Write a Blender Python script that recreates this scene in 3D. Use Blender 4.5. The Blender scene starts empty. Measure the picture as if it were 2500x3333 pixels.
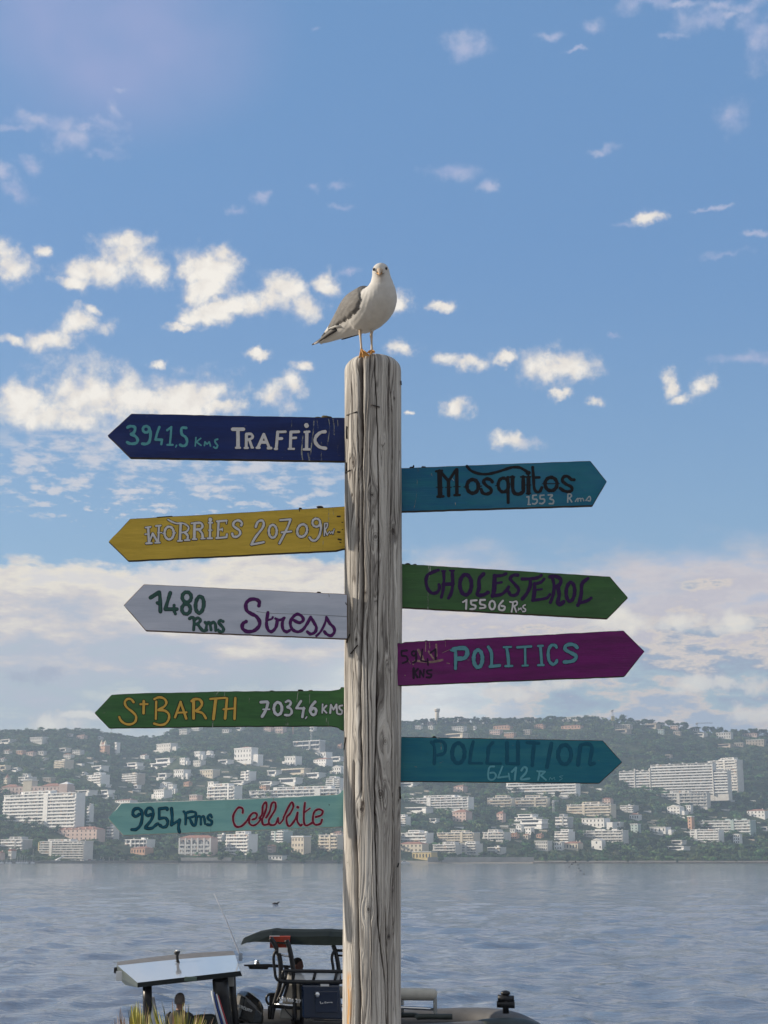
import bpy, math, random
import numpy as np
from mathutils import Vector, Matrix
random.seed(7); RNG = np.random.default_rng(7)
sc = bpy.context.scene; COL = sc.collection
rad = math.radians

# ------------------------------------------------------------------ camera
F = 4814.0; CX, CY = 1250.0, 1666.5; PITCH = rad(13.24); EYE = 3.8
cam_d = bpy.data.cameras.new("camera"); cam = bpy.data.objects.new("camera", cam_d); COL.objects.link(cam)
cam.location = (0, 0, EYE); cam.rotation_euler = (math.pi/2 + PITCH, 0, 0)
cam_d.sensor_fit = 'VERTICAL'; cam_d.sensor_height = 36.0; cam_d.lens = 36.0*F/3333.0
cam_d.clip_start = 0.1; cam_d.clip_end = 60000
sc.camera = cam
sc.render.resolution_x = 768; sc.render.resolution_y = 1024
CP, SP = math.cos(PITCH), math.sin(PITCH)
def ray(px, py):
    u = (px-CX)/F; v = -(py-CY)/F
    return Vector((u, CP - v*SP, SP + v*CP))
def P(px, py, Y):
    d = ray(px, py); k = Y/d.y
    return Vector((d.x*k, Y, EYE + d.z*k))
def mpp(py, Y):                     # metres per photo pixel at distance Y
    return (Y/ray(CX, py).y)/F

# ------------------------------------------------------------------ light
SUN_EL, SUN_AZ = rad(24), rad(-84)           # azimuth from +Y towards +X: low sun on the left
sdir = Vector((math.sin(SUN_AZ)*math.cos(SUN_EL), math.cos(SUN_AZ)*math.cos(SUN_EL), math.sin(SUN_EL)))
sun_d = bpy.data.lights.new("sun", 'SUN'); sun_d.energy = 5.0; sun_d.angle = rad(0.6); sun_d.color = (1.0, 0.87, 0.70)
sun = bpy.data.objects.new("sun", sun_d); COL.objects.link(sun)
sun.rotation_euler = (-sdir).to_track_quat('-Z', 'Y').to_euler(); sun.location = (-30, 10, 30)
sc.view_settings.view_transform = 'Standard'; sc.view_settings.look = 'None'
sc.view_settings.exposure = 0.15; sc.view_settings.gamma = 1.0
sc.cycles.use_denoising = True; sc.cycles.use_adaptive_sampling = True; sc.cycles.adaptive_threshold = 0.015
sc.cycles.max_bounces = 5; sc.cycles.diffuse_bounces = 2; sc.cycles.glossy_bounces = 3; sc.cycles.transmission_bounces = 3
sc.cycles.volume_bounces = 0; sc.cycles.transparent_max_bounces = 6; sc.cycles.caustics_reflective = False; sc.cycles.caustics_refractive = False

class NT:
    """Small helper to write node trees."""
    def __init__(s, tree): s.t = tree; s.n = tree.nodes; s.l = tree.links
    def new(s, typ, **kw):
        n = s.n.new(typ)
        for k, v in kw.items(): setattr(n, k, v)
        return n
    def put(s, sock, v):
        if v is None: return
        if isinstance(v, bpy.types.NodeSocket): s.l.new(v, sock)
        else: sock.default_value = v
    def m(s, op, a, b=None, c=None, clamp=False):
        n = s.new('ShaderNodeMath', operation=op, use_clamp=clamp)
        for i, v in enumerate((a, b, c)):
            if v is not None: s.put(n.inputs[i], v)
        return n.outputs[0]
    def v(s, op, a, b=None, c=None, out=0):
        n = s.new('ShaderNodeVectorMath', operation=op)
        for i, v in enumerate((a, b, c)):
            if v is not None: s.put(n.inputs[i], v)
        return n.outputs['Value'] if op in ('LENGTH', 'DOT_PRODUCT', 'DISTANCE') else n.outputs[0]
    def noise(s, vec, scale=5, detail=4, rough=0.55, out='Fac', dist=0.0, lac=2.0):
        n = s.new('ShaderNodeTexNoise'); s.put(n.inputs['Vector'], vec)
        n.inputs['Scale'].default_value = scale; n.inputs['Detail'].default_value = detail
        n.inputs['Roughness'].default_value = rough; n.inputs['Distortion'].default_value = dist
        n.inputs['Lacunarity'].default_value = lac
        return n.outputs[out]
    def step(s, x, a, b, lo=0.0, hi=1.0):
        n = s.new('ShaderNodeMapRange', interpolation_type='SMOOTHSTEP')
        s.put(n.inputs[0], x); s.put(n.inputs[1], a); s.put(n.inputs[2], b); s.put(n.inputs[3], lo); s.put(n.inputs[4], hi)
        return n.outputs[0]
    def mix(s, f, a, b, blend='MIX'):
        n = s.new('ShaderNodeMix', data_type='RGBA', blend_type=blend)
        s.put(n.inputs[0], f); s.put(n.inputs[6], a); s.put(n.inputs[7], b)
        return n.outputs[2]
    def ramp(s, f, stops, interp='LINEAR'):
        n = s.new('ShaderNodeValToRGB'); s.put(n.inputs[0], f); r = n.color_ramp; r.interpolation = interp
        while len(r.elements) < len(stops): r.elements.new(0.5)
        for e, (p, c) in zip(r.elements, stops): e.position = p; e.color = (*c, 1)
        return n.outputs[0]
def lin(r, g, b):                   # sRGB 0-255 -> linear
    f = lambda c: (c/12.92 if c <= .04045 else ((c+.055)/1.055)**2.4)
    return (f(r/255), f(g/255), f(b/255))
def lin4(r, g, b): return (*lin(r, g, b), 1)

# ------------------------------------------------------------------ sky
def azel(px, py):
    d = ray(px, py); return math.atan2(d.x, d.y), math.atan2(d.z, math.hypot(d.x, d.y))
PXR = 1/4814.0*1.02                 # radians per photo pixel, near enough
def make_sky():
    w = bpy.data.worlds.new("World"); sc.world = w; w.use_nodes = True
    T = NT(w.node_tree); T.n.clear()
    out = T.new('ShaderNodeOutputWorld'); bg = T.new('ShaderNodeBackground'); T.l.new(bg.outputs[0], out.inputs[0])
    sky = T.new('ShaderNodeTexSky', sky_type='NISHITA', sun_disc=False, sun_elevation=SUN_EL, sun_rotation=SUN_AZ,
                altitude=0, air_density=1.0, dust_density=0.6, ozone_density=2.2)
    d = T.new('ShaderNodeTexCoord').outputs['Generated']
    xyz = T.new('ShaderNodeSeparateXYZ'); T.l.new(d, xyz.inputs[0]); x, y, z = xyz.outputs
    az = T.m('ARCTAN2', x, y); el = T.m('ARCSINE', z)
    comb = T.new('ShaderNodeCombineXYZ'); T.l.new(az, comb.inputs[0]); T.l.new(el, comb.inputs[1]); p0 = comb.outputs[0]
    base = T.v('MULTIPLY', sky.outputs[0], (0.14, 0.14, 0.15))
    # a whiter, hazier blue low down, as clean sea air has
    lowf = T.step(el, 0.02, 0.42, 0.0, 1.0)
    base = T.mix(0.72, base, T.mix(lowf, (*lin(152, 189, 211), 1), (*lin(106, 153, 205), 1)))
    # --- cumulus: patches at their own bearing and height in the sky, edges broken up by noise
    wn = T.noise(d, 26, 5, 0.62, 'Color')
    warp = T.v('MULTIPLY', T.v('SUBTRACT', wn, (0.5, 0.5, 0.5)), (0.040, 0.030, 0))
    p = T.v('ADD', p0, warp)
    fb = T.noise(d, 46, 8, 0.64)
    fine = T.m('SUBTRACT', fb, 0.5)
    def blobs(rows):
        m = None
        for cx, cy, rx, ry in rows:
            a, e = azel(cx, cy); ix, iy = 1/(rx*PXR), 1/(ry*PXR)
            q = T.v('MULTIPLY_ADD', p, (ix, iy, 0), (-a*ix, -e*iy, 0))
            l = T.v('LENGTH', q)
            m = l if m is None else T.m('MINIMUM', m, l)
        return m
    K = 1/1.327
    def C(ox, oy, rows, g=1.0): return [(ox+a*K, oy+b*K, c*K*g, e*K*g) for a, b, c, e in rows]
    front = C(0, 700, [(50,205,85,80),(170,135,38,26),(520,185,115,80),(420,255,165,58),(640,240,90,62),(320,300,110,26),(560,130,52,42),
        (900,245,120,85),(960,175,68,58),(870,320,80,55),(790,488,85,20),(900,425,105,36),(1090,392,110,40),(1230,320,105,52),(1310,370,70,55),(1400,285,60,45),
        (40,515,80,22),(230,520,90,42),(370,470,88,40),(430,430,40,22),(90,815,110,80),(330,780,150,130),(470,800,150,120),(250,870,240,55),(620,830,150,70),
        (830,770,160,90),(720,830,200,60),(960,820,120,48),(1180,790,70,58),(1250,750,60,40),(1130,598,55,18),(1322,662,42,24),(690,635,30,20),(850,455,90,30),(1000,405,90,32),(1160,365,90,40)], 1.46) \
      + C(1250, 700, [(80,390,60,35),(240,375,50,18),(95,560,65,32),(330,622,110,24),(505,620,48,22),(745,655,118,68),(755,765,30,24),(880,800,32,20),(340,812,55,42),
        (1240,740,36,46),(1285,785,42,28),(1390,740,48,45),(560,970,95,34),(100,850,20,11),(1120,10,50,26)], 1.42)
    high = C(1250, 0, [(365,188,85,42),(890,115,55,28),(715,150,45,14),(1160,38,115,25),(1370,80,100,45),(1250,150,38,15),(1620,150,62,95),(1510,505,78,56),
        (940,655,50,20),(265,745,115,30),(430,808,48,28),(1120,935,40,32),(1065,962,62,14),(1390,905,90,9),(1560,1540,120,24),(830,220,40,8),(1290,25,60,14),(1460,10,70,16),(1500,60,60,16),(1590,20,70,22),(1475,1100,100,16),(1000,1440,36,9),(1610,1000,50,12)], 1.34) \
      + C(0, 0, [(190,525,170,42),(330,595,120,50),(430,520,60,25),(460,460,25,38),(440,655,85,22),(70,560,90,20),(85,825,65,40),(145,715,50,32),(1375,790,42,20),
        (1490,785,45,16),(1135,860,40,22),(1030,905,40,12),(1495,900,42,17),(1380,130,28,10),(510,390,26,8),(30,760,50,30),(380,545,70,18),(1525,1166,44,15)], 1.34)
    ff = T.m('SUBTRACT', 1.0, blobs(front)); fh = T.m('SUBTRACT', 1.0, blobs(high))
    rag = T.m('MULTIPLY', fine, 2.5)
    cf = T.step(T.m('ADD', ff, rag), -0.12, 0.86); ch = T.step(T.m('ADD', fh, rag), -0.20, 1.15)
    # tone inside the clouds: billows, their lit and shaded sides put into the colour
    bil = T.noise(T.v('ADD', d, T.v('MULTIPLY', warp, (.3, .3, .3))), 46, 5, 0.52)
    bil2 = T.noise(T.v('ADD', T.v('ADD', d, (0.0045, 0.0, -0.0055)), T.v('MULTIPLY', warp, (.3, .3, .3))), 46, 5, 0.52)
    rel = T.m('MULTIPLY', T.m('SUBTRACT', bil, bil2), 1.5)
    tone = T.m('ADD', T.m('ADD', T.m('MULTIPLY', T.m('SUBTRACT', bil, 0.5), 1.1), rel), T.step(ff, -0.05, 0.65, 0.22, 0.74))
    ccol = T.ramp(tone, [(0.0, lin(180, 192, 216)), (0.36, lin(208, 208, 216)), (0.66, lin(240, 232, 222)), (1.0, lin(254, 247, 236))])
    hcol = T.ramp(T.m('ADD', tone, 0.0), [(0.0, lin(158, 174, 212)), (0.5, lin(180, 188, 216)), (1.0, lin(205, 206, 222))])
    col = base
    # veil of thin high cloud over the upper left
    a0, e0 = azel(330, 60)
    vq = T.v('LENGTH', T.v('MULTIPLY', T.v('SUBTRACT', p0, (a0, e0, 0)), (1/(760*PXR), 1/(430*PXR), 0)))
    veil = T.m('MULTIPLY', T.step(vq, 1.0, 0.2), T.step(T.noise(d, 9, 3), 0.3, 0.75, 0.25, 0.78))
    col = T.mix(veil, col, (*lin(168, 172, 214), 1))
    col = T.mix(T.m('MULTIPLY', ch, 0.88), col, hcol)
    # mottled small-cloud field left of the post
    a1, e1 = azel(520, 1560)
    mq = T.v('LENGTH', T.v('MULTIPLY', T.v('SUBTRACT', p0, (a1, e1, 0)), (1/(820*PXR), 1/(210*PXR), 0)))
    dn = T.v('MULTIPLY', d, (1, 1, 2.6))
    mot = T.noise(dn, 62, 5, 0.6)
    mm = T.m('MULTIPLY', T.step(mq, 1.0, 0.55), T.step(mot, T.step(el, azel(0,1700)[1], azel(0,1440)[1], 0.56, 0.36), 0.66))
    col = T.mix(T.m('MULTIPLY', mm, 0.72), col, (*lin(226, 220, 220), 1))
    # the low bank of stratus above the hills
    sn = T.noise(T.v('MULTIPLY', d, (1, 1, 2.2)), 14, 6, 0.6)
    edgeL = azel(300, 1775)[1]; edgeR = azel(2300, 1745)[1]
    edge = T.step(az, -0.06, 0.06, edgeL, edgeR)
    wig = T.m('MULTIPLY', T.m('SUBTRACT', sn, 0.5), 0.085)
    soft = T.step(az, -0.03, 0.08, 0.010, 0.040)
    dep = T.m('ADD', T.m('SUBTRACT', edge, el), wig)         # how far below the bank's top
    bank = T.step(dep, 0.0, soft)
    tex = T.noise(T.v('MULTIPLY', d, (1, 1, 3.2)), 22, 6, 0.62)
    bt = T.m('ADD', T.m('MULTIPLY', dep, 7.4), T.m('MULTIPLY', T.m('SUBTRACT', tex, 0.5), 1.45))
    bankL = T.ramp(bt, [(0.0, lin(228, 222, 218)), (0.17, lin(243, 233, 216)), (0.35, lin(216, 208, 206)), (0.54, lin(187, 192, 205)), (0.78, lin(181, 193, 203)), (1.0, lin(206, 211, 209))])
    bankR = T.ramp(bt, [(0.0, lin(188, 195, 214)), (0.2, lin(214, 206, 208)), (0.38, lin(201, 195, 203)), (0.49, lin(228, 214, 202)), (0.60, lin(156, 169, 192)), (0.76, lin(168, 190, 203)), (0.88, lin(220, 207, 199)), (1.0, lin(171, 184, 204))])
    bcol = T.mix(T.step(az, -0.05, 0.07), bankL, bankR)
    col = T.mix(T.m('MULTIPLY', bank, 0.97), col, bcol)
    # bright halo round the post just over the ridge, painted into the sky colour
    a2, e2 = azel(1330, 2290)
    gq = T.v('LENGTH', T.v('MULTIPLY', T.v('SUBTRACT', p0, (a2, e2, 0)), (1/(480*PXR), 1/(260*PXR), 0)))
    col = T.mix(T.m('MULTIPLY', T.step(gq, 1.0, 0.1), T.step(tex, 0.25, 0.7, 0.55, 0.95)), col, (*lin(252, 251, 246), 1))
    # low cumulus near the ridge
    lowrows = [(180,2372,130,46),(290,2330,90,26),(1560,2205,110,34),(1670,2255,150,36),(1790,2230,100,40),(1480,2180,60,26),(2010,2020,140,52),(2180,2040,130,40),(2420,2030,120,50),(2330,2230,170,40),(2480,2330,130,40),(1900,2100,60,20)]
    fl = T.m('SUBTRACT', 1.0, blobs(lowrows))
    cl = T.step(T.m('ADD', fl, rag), 0.0, 0.6)
    lt = T.m('ADD', T.m('MULTIPLY', T.m('SUBTRACT', bil, 0.5), 1.6), T.step(fl, 0.0, 0.7, 0.3, 0.8))
    lcol = T.ramp(lt, [(0.0, lin(186, 192, 206)), (0.45, lin(214, 209, 208)), (1.0, lin(247, 240, 226))])
    col = T.mix(T.m('MULTIPLY', cl, 0.8), col, lcol)
    dk = T.step(T.m('ADD', T.m('SUBTRACT', 1.0, blobs([(150, 2172, 62, 26), (66, 2196, 74, 26)])), rag), 0.0, 0.9)
    col = T.mix(T.m('MULTIPLY', dk, 0.6), col, (*lin(158, 166, 188), 1))
    col = T.mix(T.m('MULTIPLY', cf, 0.97), col, ccol)
    # unseen sky beside and behind the camera: bright broken cloud added as fill light
    bn = T.noise(d, 2.6, 6, 0.58)
    bc = T.m('MULTIPLY', T.step(y, 0.80, 0.35), T.step(bn, 0.36, 0.56))
    bc = T.m('MULTIPLY', bc, T.step(z, -0.02, 0.05))
    col = T.mix(bc, col, (BACK, BACK*0.985, BACK*0.97, 1))
    T.l.new(col, bg.inputs[0]); bg.inputs[1].default_value = 0.90
    w.cycles.sampling_method = 'MANUAL'; w.cycles.sample_map_resolution = 1024
BACK = 0.56; HAZE = 0.00019
make_sky()

# ------------------------------------------------------------------ helpers: meshes, materials, tags
def vnoise(x, y, seed=0):
    xi = np.floor(x).astype(np.int64); yi = np.floor(y).astype(np.int64); xf = x-xi; yf = y-yi
    def h(a, b):
        n = (a*374761393 + b*668265263 + seed*1442695041) & 0xffffffff
        n = ((n ^ (n >> 13))*1274126177) & 0xffffffff
        return ((n ^ (n >> 16)) & 0xffff)/65535.0
    u = xf*xf*(3-2*xf); v = yf*yf*(3-2*yf)
    return (h(xi, yi)*(1-u)+h(xi+1, yi)*u)*(1-v) + (h(xi, yi+1)*(1-u)+h(xi+1, yi+1)*u)*v
def fbm(x, y, o=4, seed=0, g=0.5):
    s = 0; a = 1; t = 0
    for i in range(o): s = s + a*vnoise(x*2**i, y*2**i, seed+i*17); t += a; a *= g
    return s/t
def mesh_np(name, V, Fq, smooth=True):
    me = bpy.data.meshes.new(name); V = np.asarray(V, np.float32); Fq = np.asarray(Fq, np.int32)
    n = Fq.shape[1]
    me.vertices.add(len(V)); me.vertices.foreach_set('co', V.ravel())
    me.loops.add(Fq.size); me.loops.foreach_set('vertex_index', Fq.ravel())
    me.polygons.add(len(Fq)); me.polygons.foreach_set('loop_start', np.arange(0, Fq.size, n, dtype=np.int32))
    me.polygons.foreach_set('use_smooth', np.full(len(Fq), smooth))
    me.update(calc_edges=True); me.validate(); return me
def grid_faces(nr, nc, wrap=False):
    r = np.arange(nr-1)[:, None]; c = np.arange(nc if wrap else nc-1)[None, :]; c2 = (c+1) % nc
    a = r*nc+c; b = r*nc+c2; cc = (r+1)*nc+c2; dd = (r+1)*nc+c
    return np.stack([a, b, cc, dd], -1).reshape(-1, 4)
class MB:
    """Collects boxes, tubes, lofts ... and links them as one mesh object."""
    def __init__(s): s.v = []; s.f = []; s.mi = []; s.sm = []
    def face(s, f, mi=0, sm=False): s.f.append(tuple(f)); s.mi.append(mi); s.sm.append(sm)
    def add(s, pts): i = len(s.v); s.v.extend([tuple(p) for p in pts]); return i
    def box(s, c, size, mi=0, rz=0.0, taper=1.0):
        cx, cy, cz = c; a, b, h = size[0]/2, size[1]/2, size[2]/2; ca, sa = math.cos(rz), math.sin(rz)
        pts = []
        for dz, t in ((-h, 1), (h, taper)):
            for dx, dy in ((-a*t, -b*t), (a*t, -b*t), (a*t, b*t), (-a*t, b*t)):
                pts.append((cx+dx*ca-dy*sa, cy+dx*sa+dy*ca, cz+dz))
        i = s.add(pts)
        for q in ((0,3,2,1),(4,5,6,7),(0,1,5,4),(1,2,6,5),(2,3,7,6),(3,0,4,7)): s.face([i+k for k in q], mi)
        return s
    def tube(s, pts, r, n=8, mi=0, caps=True, flat=None):
        pts = [Vector(p) for p in pts]; rr = r if isinstance(r, (list, tuple)) else [r]*len(pts)
        t0 = (pts[1]-pts[0]).normalized(); u = t0.orthogonal().normalized()
        rings = []
        for k, p in enumerate(pts):
            t = (pts[min(k+1, len(pts)-1)]-pts[max(k-1, 0)])
            t = t.normalized() if t.length > 1e-9 else t0
            u = (u - t*u.dot(t)); u = u.normalized() if u.length > 1e-6 else t.orthogonal().normalized()
            w = t.cross(u)
            rings.append(s.add([p + (u*math.cos(2*math.pi*j/n)+w*math.sin(2*math.pi*j/n))*rr[k] for j in range(n)]))
        for a, b in zip(rings, rings[1:]):
            for j in range(n): s.face((a+j, a+(j+1) % n, b+(j+1) % n, b+j), mi, True)
        if caps:
            s.face([rings[0]+j for j in range(n)][::-1], mi); s.face([rings[-1]+j for j in range(n)], mi)
        return s
    def loft(s, rings, mi=0, closed=True, caps=True, sm=True):
        n = len(rings[0]); idx = [s.add(r) for r in rings]
        for a, b in zip(idx, idx[1:]):
            for j in range(n if closed else n-1): s.face((a+j, a+(j+1) % n, b+(j+1) % n, b+j), mi, sm)
        if caps and closed: s.face([idx[0]+j for j in range(n)][::-1], mi); s.face([idx[-1]+j for j in range(n)], mi)
        return s
    def ball(s, c, r, mi=0, n=12, m=8):
        r = r if isinstance(r, (tuple, list)) else (r, r, r); c = Vector(c)
        rings = []
        for i in range(m+1):
            a = math.pi*i/m; k = max(math.sin(a), 1e-3)
            rings.append([c+Vector((r[0]*k*math.cos(2*math.pi*j/n), r[1]*k*math.sin(2*math.pi*j/n), -r[2]*math.cos(a))) for j in range(n)])
        return s.loft(rings, mi)
    def prism(s, poly, off, mi=0, mi_side=None):     # polygon of 3-D points pushed along off
        off = Vector(off); n = len(poly); a = s.add(poly); b = s.add([Vector(p)+off for p in poly]); ms = mi if mi_side is None else mi_side
        s.face([a+j for j in range(n)], mi); s.face([b+j for j in range(n)][::-1], mi)
        for j in range(n): s.face((a+(j+1) % n, a+j, b+j, b+(j+1) % n), ms)
        return s
    def build(s, name, mat, parent=None, origin=None, bevel=0, fixn=True):
        o0 = Vector(origin) if origin is not None else (Vector(parent['o']) if parent is not None and 'o' in parent else Vector((0, 0, 0)))
        me = bpy.data.meshes.new(name)
        me.from_pydata([tuple(Vector(p)-o0) for p in s.v], [], s.f); me.polygons.foreach_set('material_index', s.mi); me.polygons.foreach_set('use_smooth', s.sm)
        if fixn:
            import bmesh
            bm = bmesh.new(); bm.from_mesh(me); bmesh.ops.recalc_face_normals(bm, faces=bm.faces); bm.to_mesh(me); bm.free()
        me.update()
        for m in (mat if isinstance(mat, (list, tuple)) else [mat]): me.materials.append(m)
        o = bpy.data.objects.new(name, me); COL.objects.link(o)
        if parent is not None: o.parent = parent
        else: o.location = o0
        if bevel:
            b = o.modifiers.new('bevel', 'BEVEL'); b.width = bevel; b.segments = 2; b.limit_method = 'ANGLE'
        return o
def tag(o, label=None, cat=None, group=None, kind=None):
    if label: o['label'] = label
    if cat: o['category'] = cat
    if group: o['group'] = group
    if kind: o['kind'] = kind
    return o
def thing(name, label, cat, loc=(0, 0, 0), rz=0.0, group=None, world=True):
    o = bpy.data.objects.new(name, None); COL.objects.link(o); o.location = loc; o.rotation_euler = (0, 0, rz); o.empty_display_size = 0.2
    tag(o, label, cat, group)
    if world: o['o'] = tuple(loc)        # children are modelled in world coordinates and shifted here
    return o
def mat(name, col, rough=0.6, var=0.0, scale=6.0, metal=0.0, spec=0.5, bump=0.0, stretch=(1, 1, 1), col2=None, coat=0.0):
    m = bpy.data.materials.new(name); m.use_nodes = True; T = NT(m.node_tree); b = T.n['Principled BSDF']
    b.inputs['Roughness'].default_value = rough; b.inputs['Metallic'].default_value = metal; b.inputs['Specular IOR Level'].default_value = spec
    b.inputs['Coat Weight'].default_value = coat; b.inputs['Coat Roughness'].default_value = 0.08
    c = (*col, 1)
    if var or col2:
        tc = T.new('ShaderNodeTexCoord').outputs['Object']; vec = T.v('MULTIPLY', tc, stretch)
        n = T.noise(vec, scale, 5, 0.6)
        c2 = (*(col2 if col2 else tuple(max(0, k*(1-var)) for k in col)), 1)
        T.put(b.inputs['Base Color'], T.mix(T.step(n, 0.32, 0.68), c, c2))
        if bump:
            bn = T.new('ShaderNodeBump'); bn.inputs['Strength'].default_value = bump; bn.inputs['Distance'].default_value = 0.01
            T.l.new(n, bn.inputs['Height']); T.l.new(bn.outputs[0], b.inputs['Normal'])
    else: b.inputs['Base Color'].default_value = c
    return m
# ------------------------------------------------------------------ terrain
RUN = 1000.0
def shore_y(X): return 1740.0 + 0.10*np.clip(np.asarray(X, float), -900, 900) + 14*np.sin(np.asarray(X, float)/70.0)
_sk = [(-900,2400),(0,2386),(300,2384),(380,2400),(450,2411),(520,2408),(590,2372),(750,2350),(1000,2352),(1300,2364),(1450,2350),(1650,2352),(1900,2346),(2050,2356),(2200,2366),(2300,2384),(2500,2396),(3400,2420)]
_ska = np.array([ray(px, py).x/ray(px, py).y for px, py in _sk]); _ske = np.array([ray(px, py).z/ray(px, py).y for px, py in _sk])
def terrain(X, Y):
    X = np.asarray(X, float); Y = np.asarray(Y, float)
    Ys = shore_y(X); t = Y-Ys; a = X/np.maximum(Y, 1)
    H = EYE + np.interp(a, _ska, _ske)*(Ys+RUN)
    q = np.clip((t-45)/(RUN-45), 0, 1)
    z = 1.2 + np.clip(t, 0, 45)*0.05 + (H-3.4)*(0.10*q + 0.90*q**1.12)
    und = (fbm(X/150.0, Y/150.0, 3, 5)-.5)*26 + (fbm(X/45.0, Y/45.0, 2, 9)-.5)*9
    z = z + und*np.clip(q*6, 0, 1)*np.clip((1-q)*7+.15, 0, 1)
    z = np.where(t > RUN, H - .10*(t-RUN), z)
    return np.where(t < 0, np.maximum(-3, .8+t*.25), z)
def site(px, py):
    """The place on the hillside that photo pixel (px, py) looks at."""
    d = ray(px, py); Y = np.arange(1600.0, 2800.0, 1.0); k = Y/d.y; X = d.x*k; zr = EYE+d.z*k
    hit = np.nonzero(terrain(X, Y) >= zr)[0]
    i = hit[0] if len(hit) else int(np.argmin(zr-terrain(X, Y)))
    return Vector((X[i], Y[i], float(terrain(X[i], Y[i]))))
def make_terrain():
    xs = np.linspace(-1500, 1500, 330); ts = np.concatenate([np.linspace(-30, 60, 24), np.linspace(70, 1100, 170), np.linspace(1130, 2600, 24)])
    X = np.repeat(xs[None, :], len(ts), 0); Y = shore_y(X)+ts[:, None]
    me = mesh_np('hillside', np.stack([X, Y, terrain(X, Y)], -1).reshape(-1, 3), grid_faces(len(ts), len(xs)))
    m = bpy.data.materials.new('hillside_ground'); m.use_nodes = True; T = NT(m.node_tree); b = T.n['Principled BSDF']
    tc = T.new('ShaderNodeTexCoord').outputs['Object']
    n1 = T.noise(tc, 0.02, 6, .6); n2 = T.noise(tc, 0.25, 4, .6)
    c = T.mix(T.step(n1, .35, .65), (.035, .05, .022, 1), (.07, .085, .04, 1))
    c = T.mix(T.step(n2, .62, .72), c, (.19, .165, .12, 1))
    z = T.new('ShaderNodeSeparateXYZ'); T.l.new(tc, z.inputs[0])
    c = T.mix(T.step(z.outputs[2], 3.6, 2.2), c, (.30, .27, .23, 1))
    T.put(b.inputs['Base Color'], c); b.inputs['Roughness'].default_value = .95; b.inputs['Specular IOR Level'].default_value = .1
    me.materials.append(m); o = bpy.data.objects.new('hillside', me); COL.objects.link(o); o['kind'] = 'structure'
make_terrain()

# ------------------------------------------------------------------ sea
def make_sea():
    nr, ncol = 760, 640
    Y = 13*np.exp(np.linspace(0, math.log(1850/13.0), nr)); A = np.concatenate([np.linspace(-.9, -.33, 60)[:-1], np.linspace(-.33, .33, 520), np.linspace(.33, .9, 63)[1:]]); ncol = len(A)
    X = Y[:, None]*A[None, :]; Yg = np.repeat(Y[:, None], ncol, 1)
    sp = np.gradient(Y)[:, None]                              # row spacing = the shortest wave it can carry
    z = np.zeros_like(X); r = np.random.default_rng(3)
    for lam, amp, n in ((9, .045, 5), (4.2, .046, 7), (2.1, .044, 9), (1.0, .032, 10), (.5, .016, 9)):
        for i in range(n):
            th = rad(-18 + r.normal()*27); l = lam*r.uniform(.75, 1.3); k = 2*math.pi/l; ph = r.uniform(0, 6.28)
            w = np.clip((l/sp-2.2)/3, 0, 1)
            s = np.sin(k*(X*math.sin(th)+Yg*math.cos(th)) + ph + 2.2*(fbm(X/(lam*3.1)+i, Yg/(lam*3.1), 2, i)-.5)*3)
            z += amp*w*(s + .35*s*s)/math.sqrt(n)*1.35
    patch = .45+1.1*fbm(X/38, Yg/55, 3, 77); z *= patch
    # a boat wake rolling in behind the moored boats
    for px, py, lx, ly, h in ((395, 3212, 2.6, .8, .24), (300, 3222, 2.4, .8, .17), (470, 3246, 1.5, .5, .12), (640, 3243, 2.2, .45, .12), (880, 3262, 2.4, .4, .10), (560, 3272, 3.0, .4, .10)):
        c = P(px, py, -EYE/(ray(px, py).z/ray(px, py).y)); dx = X-c.x; dy = Yg-c.y-.12*dx
        z += h*np.exp(-(dx/lx)**2-(dy/ly)**2)*(.75+.5*fbm(X*1.3, Yg*1.3, 2, 4))
    me = mesh_np('sea', np.stack([X, Yg, z], -1).reshape(-1, 3), grid_faces(nr, ncol))
    m = bpy.data.materials.new('sea_water'); m.use_nodes = True; T = NT(m.node_tree); b = T.n['Principled BSDF']
    g = T.new('ShaderNodeTexCoord').outputs['Object']
    n1 = T.noise(T.v('MULTIPLY', g, (.10, .05, .1)), 1.0, 3, .55)
    T.put(b.inputs['Base Color'], T.mix(T.step(n1, .35, .65), (.145, .175, .228, 1), (.190, .220, .272, 1)))
    b.inputs['IOR'].default_value = 1.55; b.inputs['Roughness'].default_value = .07; b.inputs['Specular IOR Level'].default_value = .5
    def bumpn(vec, scale, det, st, dist, prev=None):
        n = T.noise(vec, scale, det, .6); bn = T.new('ShaderNodeBump'); bn.inputs['Strength'].default_value = st; bn.inputs['Distance'].default_value = dist
        T.l.new(n, bn.inputs['Height'])
        if prev is not None: T.l.new(prev, bn.inputs['Normal'])
        return bn.outputs[0]
    nb = bumpn(T.v('MULTIPLY', g, (.42, 1.0, 1)), 2.0, 5, 1.0, .10)
    nb = bumpn(T.v('MULTIPLY', g, (.38, 1.0, 1)), .22, 6, .50, .42, nb)
    T.l.new(nb, b.inputs['Normal'])
    me.materials.append(m); o = bpy.data.objects.new('sea', me); COL.objects.link(o); o['kind'] = 'structure'
    bed = MB(); bed.box((0, 900, -4.5), (9000, 3400, 1)); tag(bed.build('seabed', mat('seabed_sand', (.10, .10, .08), .9)), kind='structure')
make_sea()

# ------------------------------------------------------------------ quay the post stands on
QZ = 2.2
qm = MB(); qm.box((0, -6, QZ-3.2), (90, 36, 6.4))
tag(qm.build('quay', mat('quay_paving', (.33, .30, .26), .85, .35, 3, bump=.4)), kind='structure')

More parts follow.
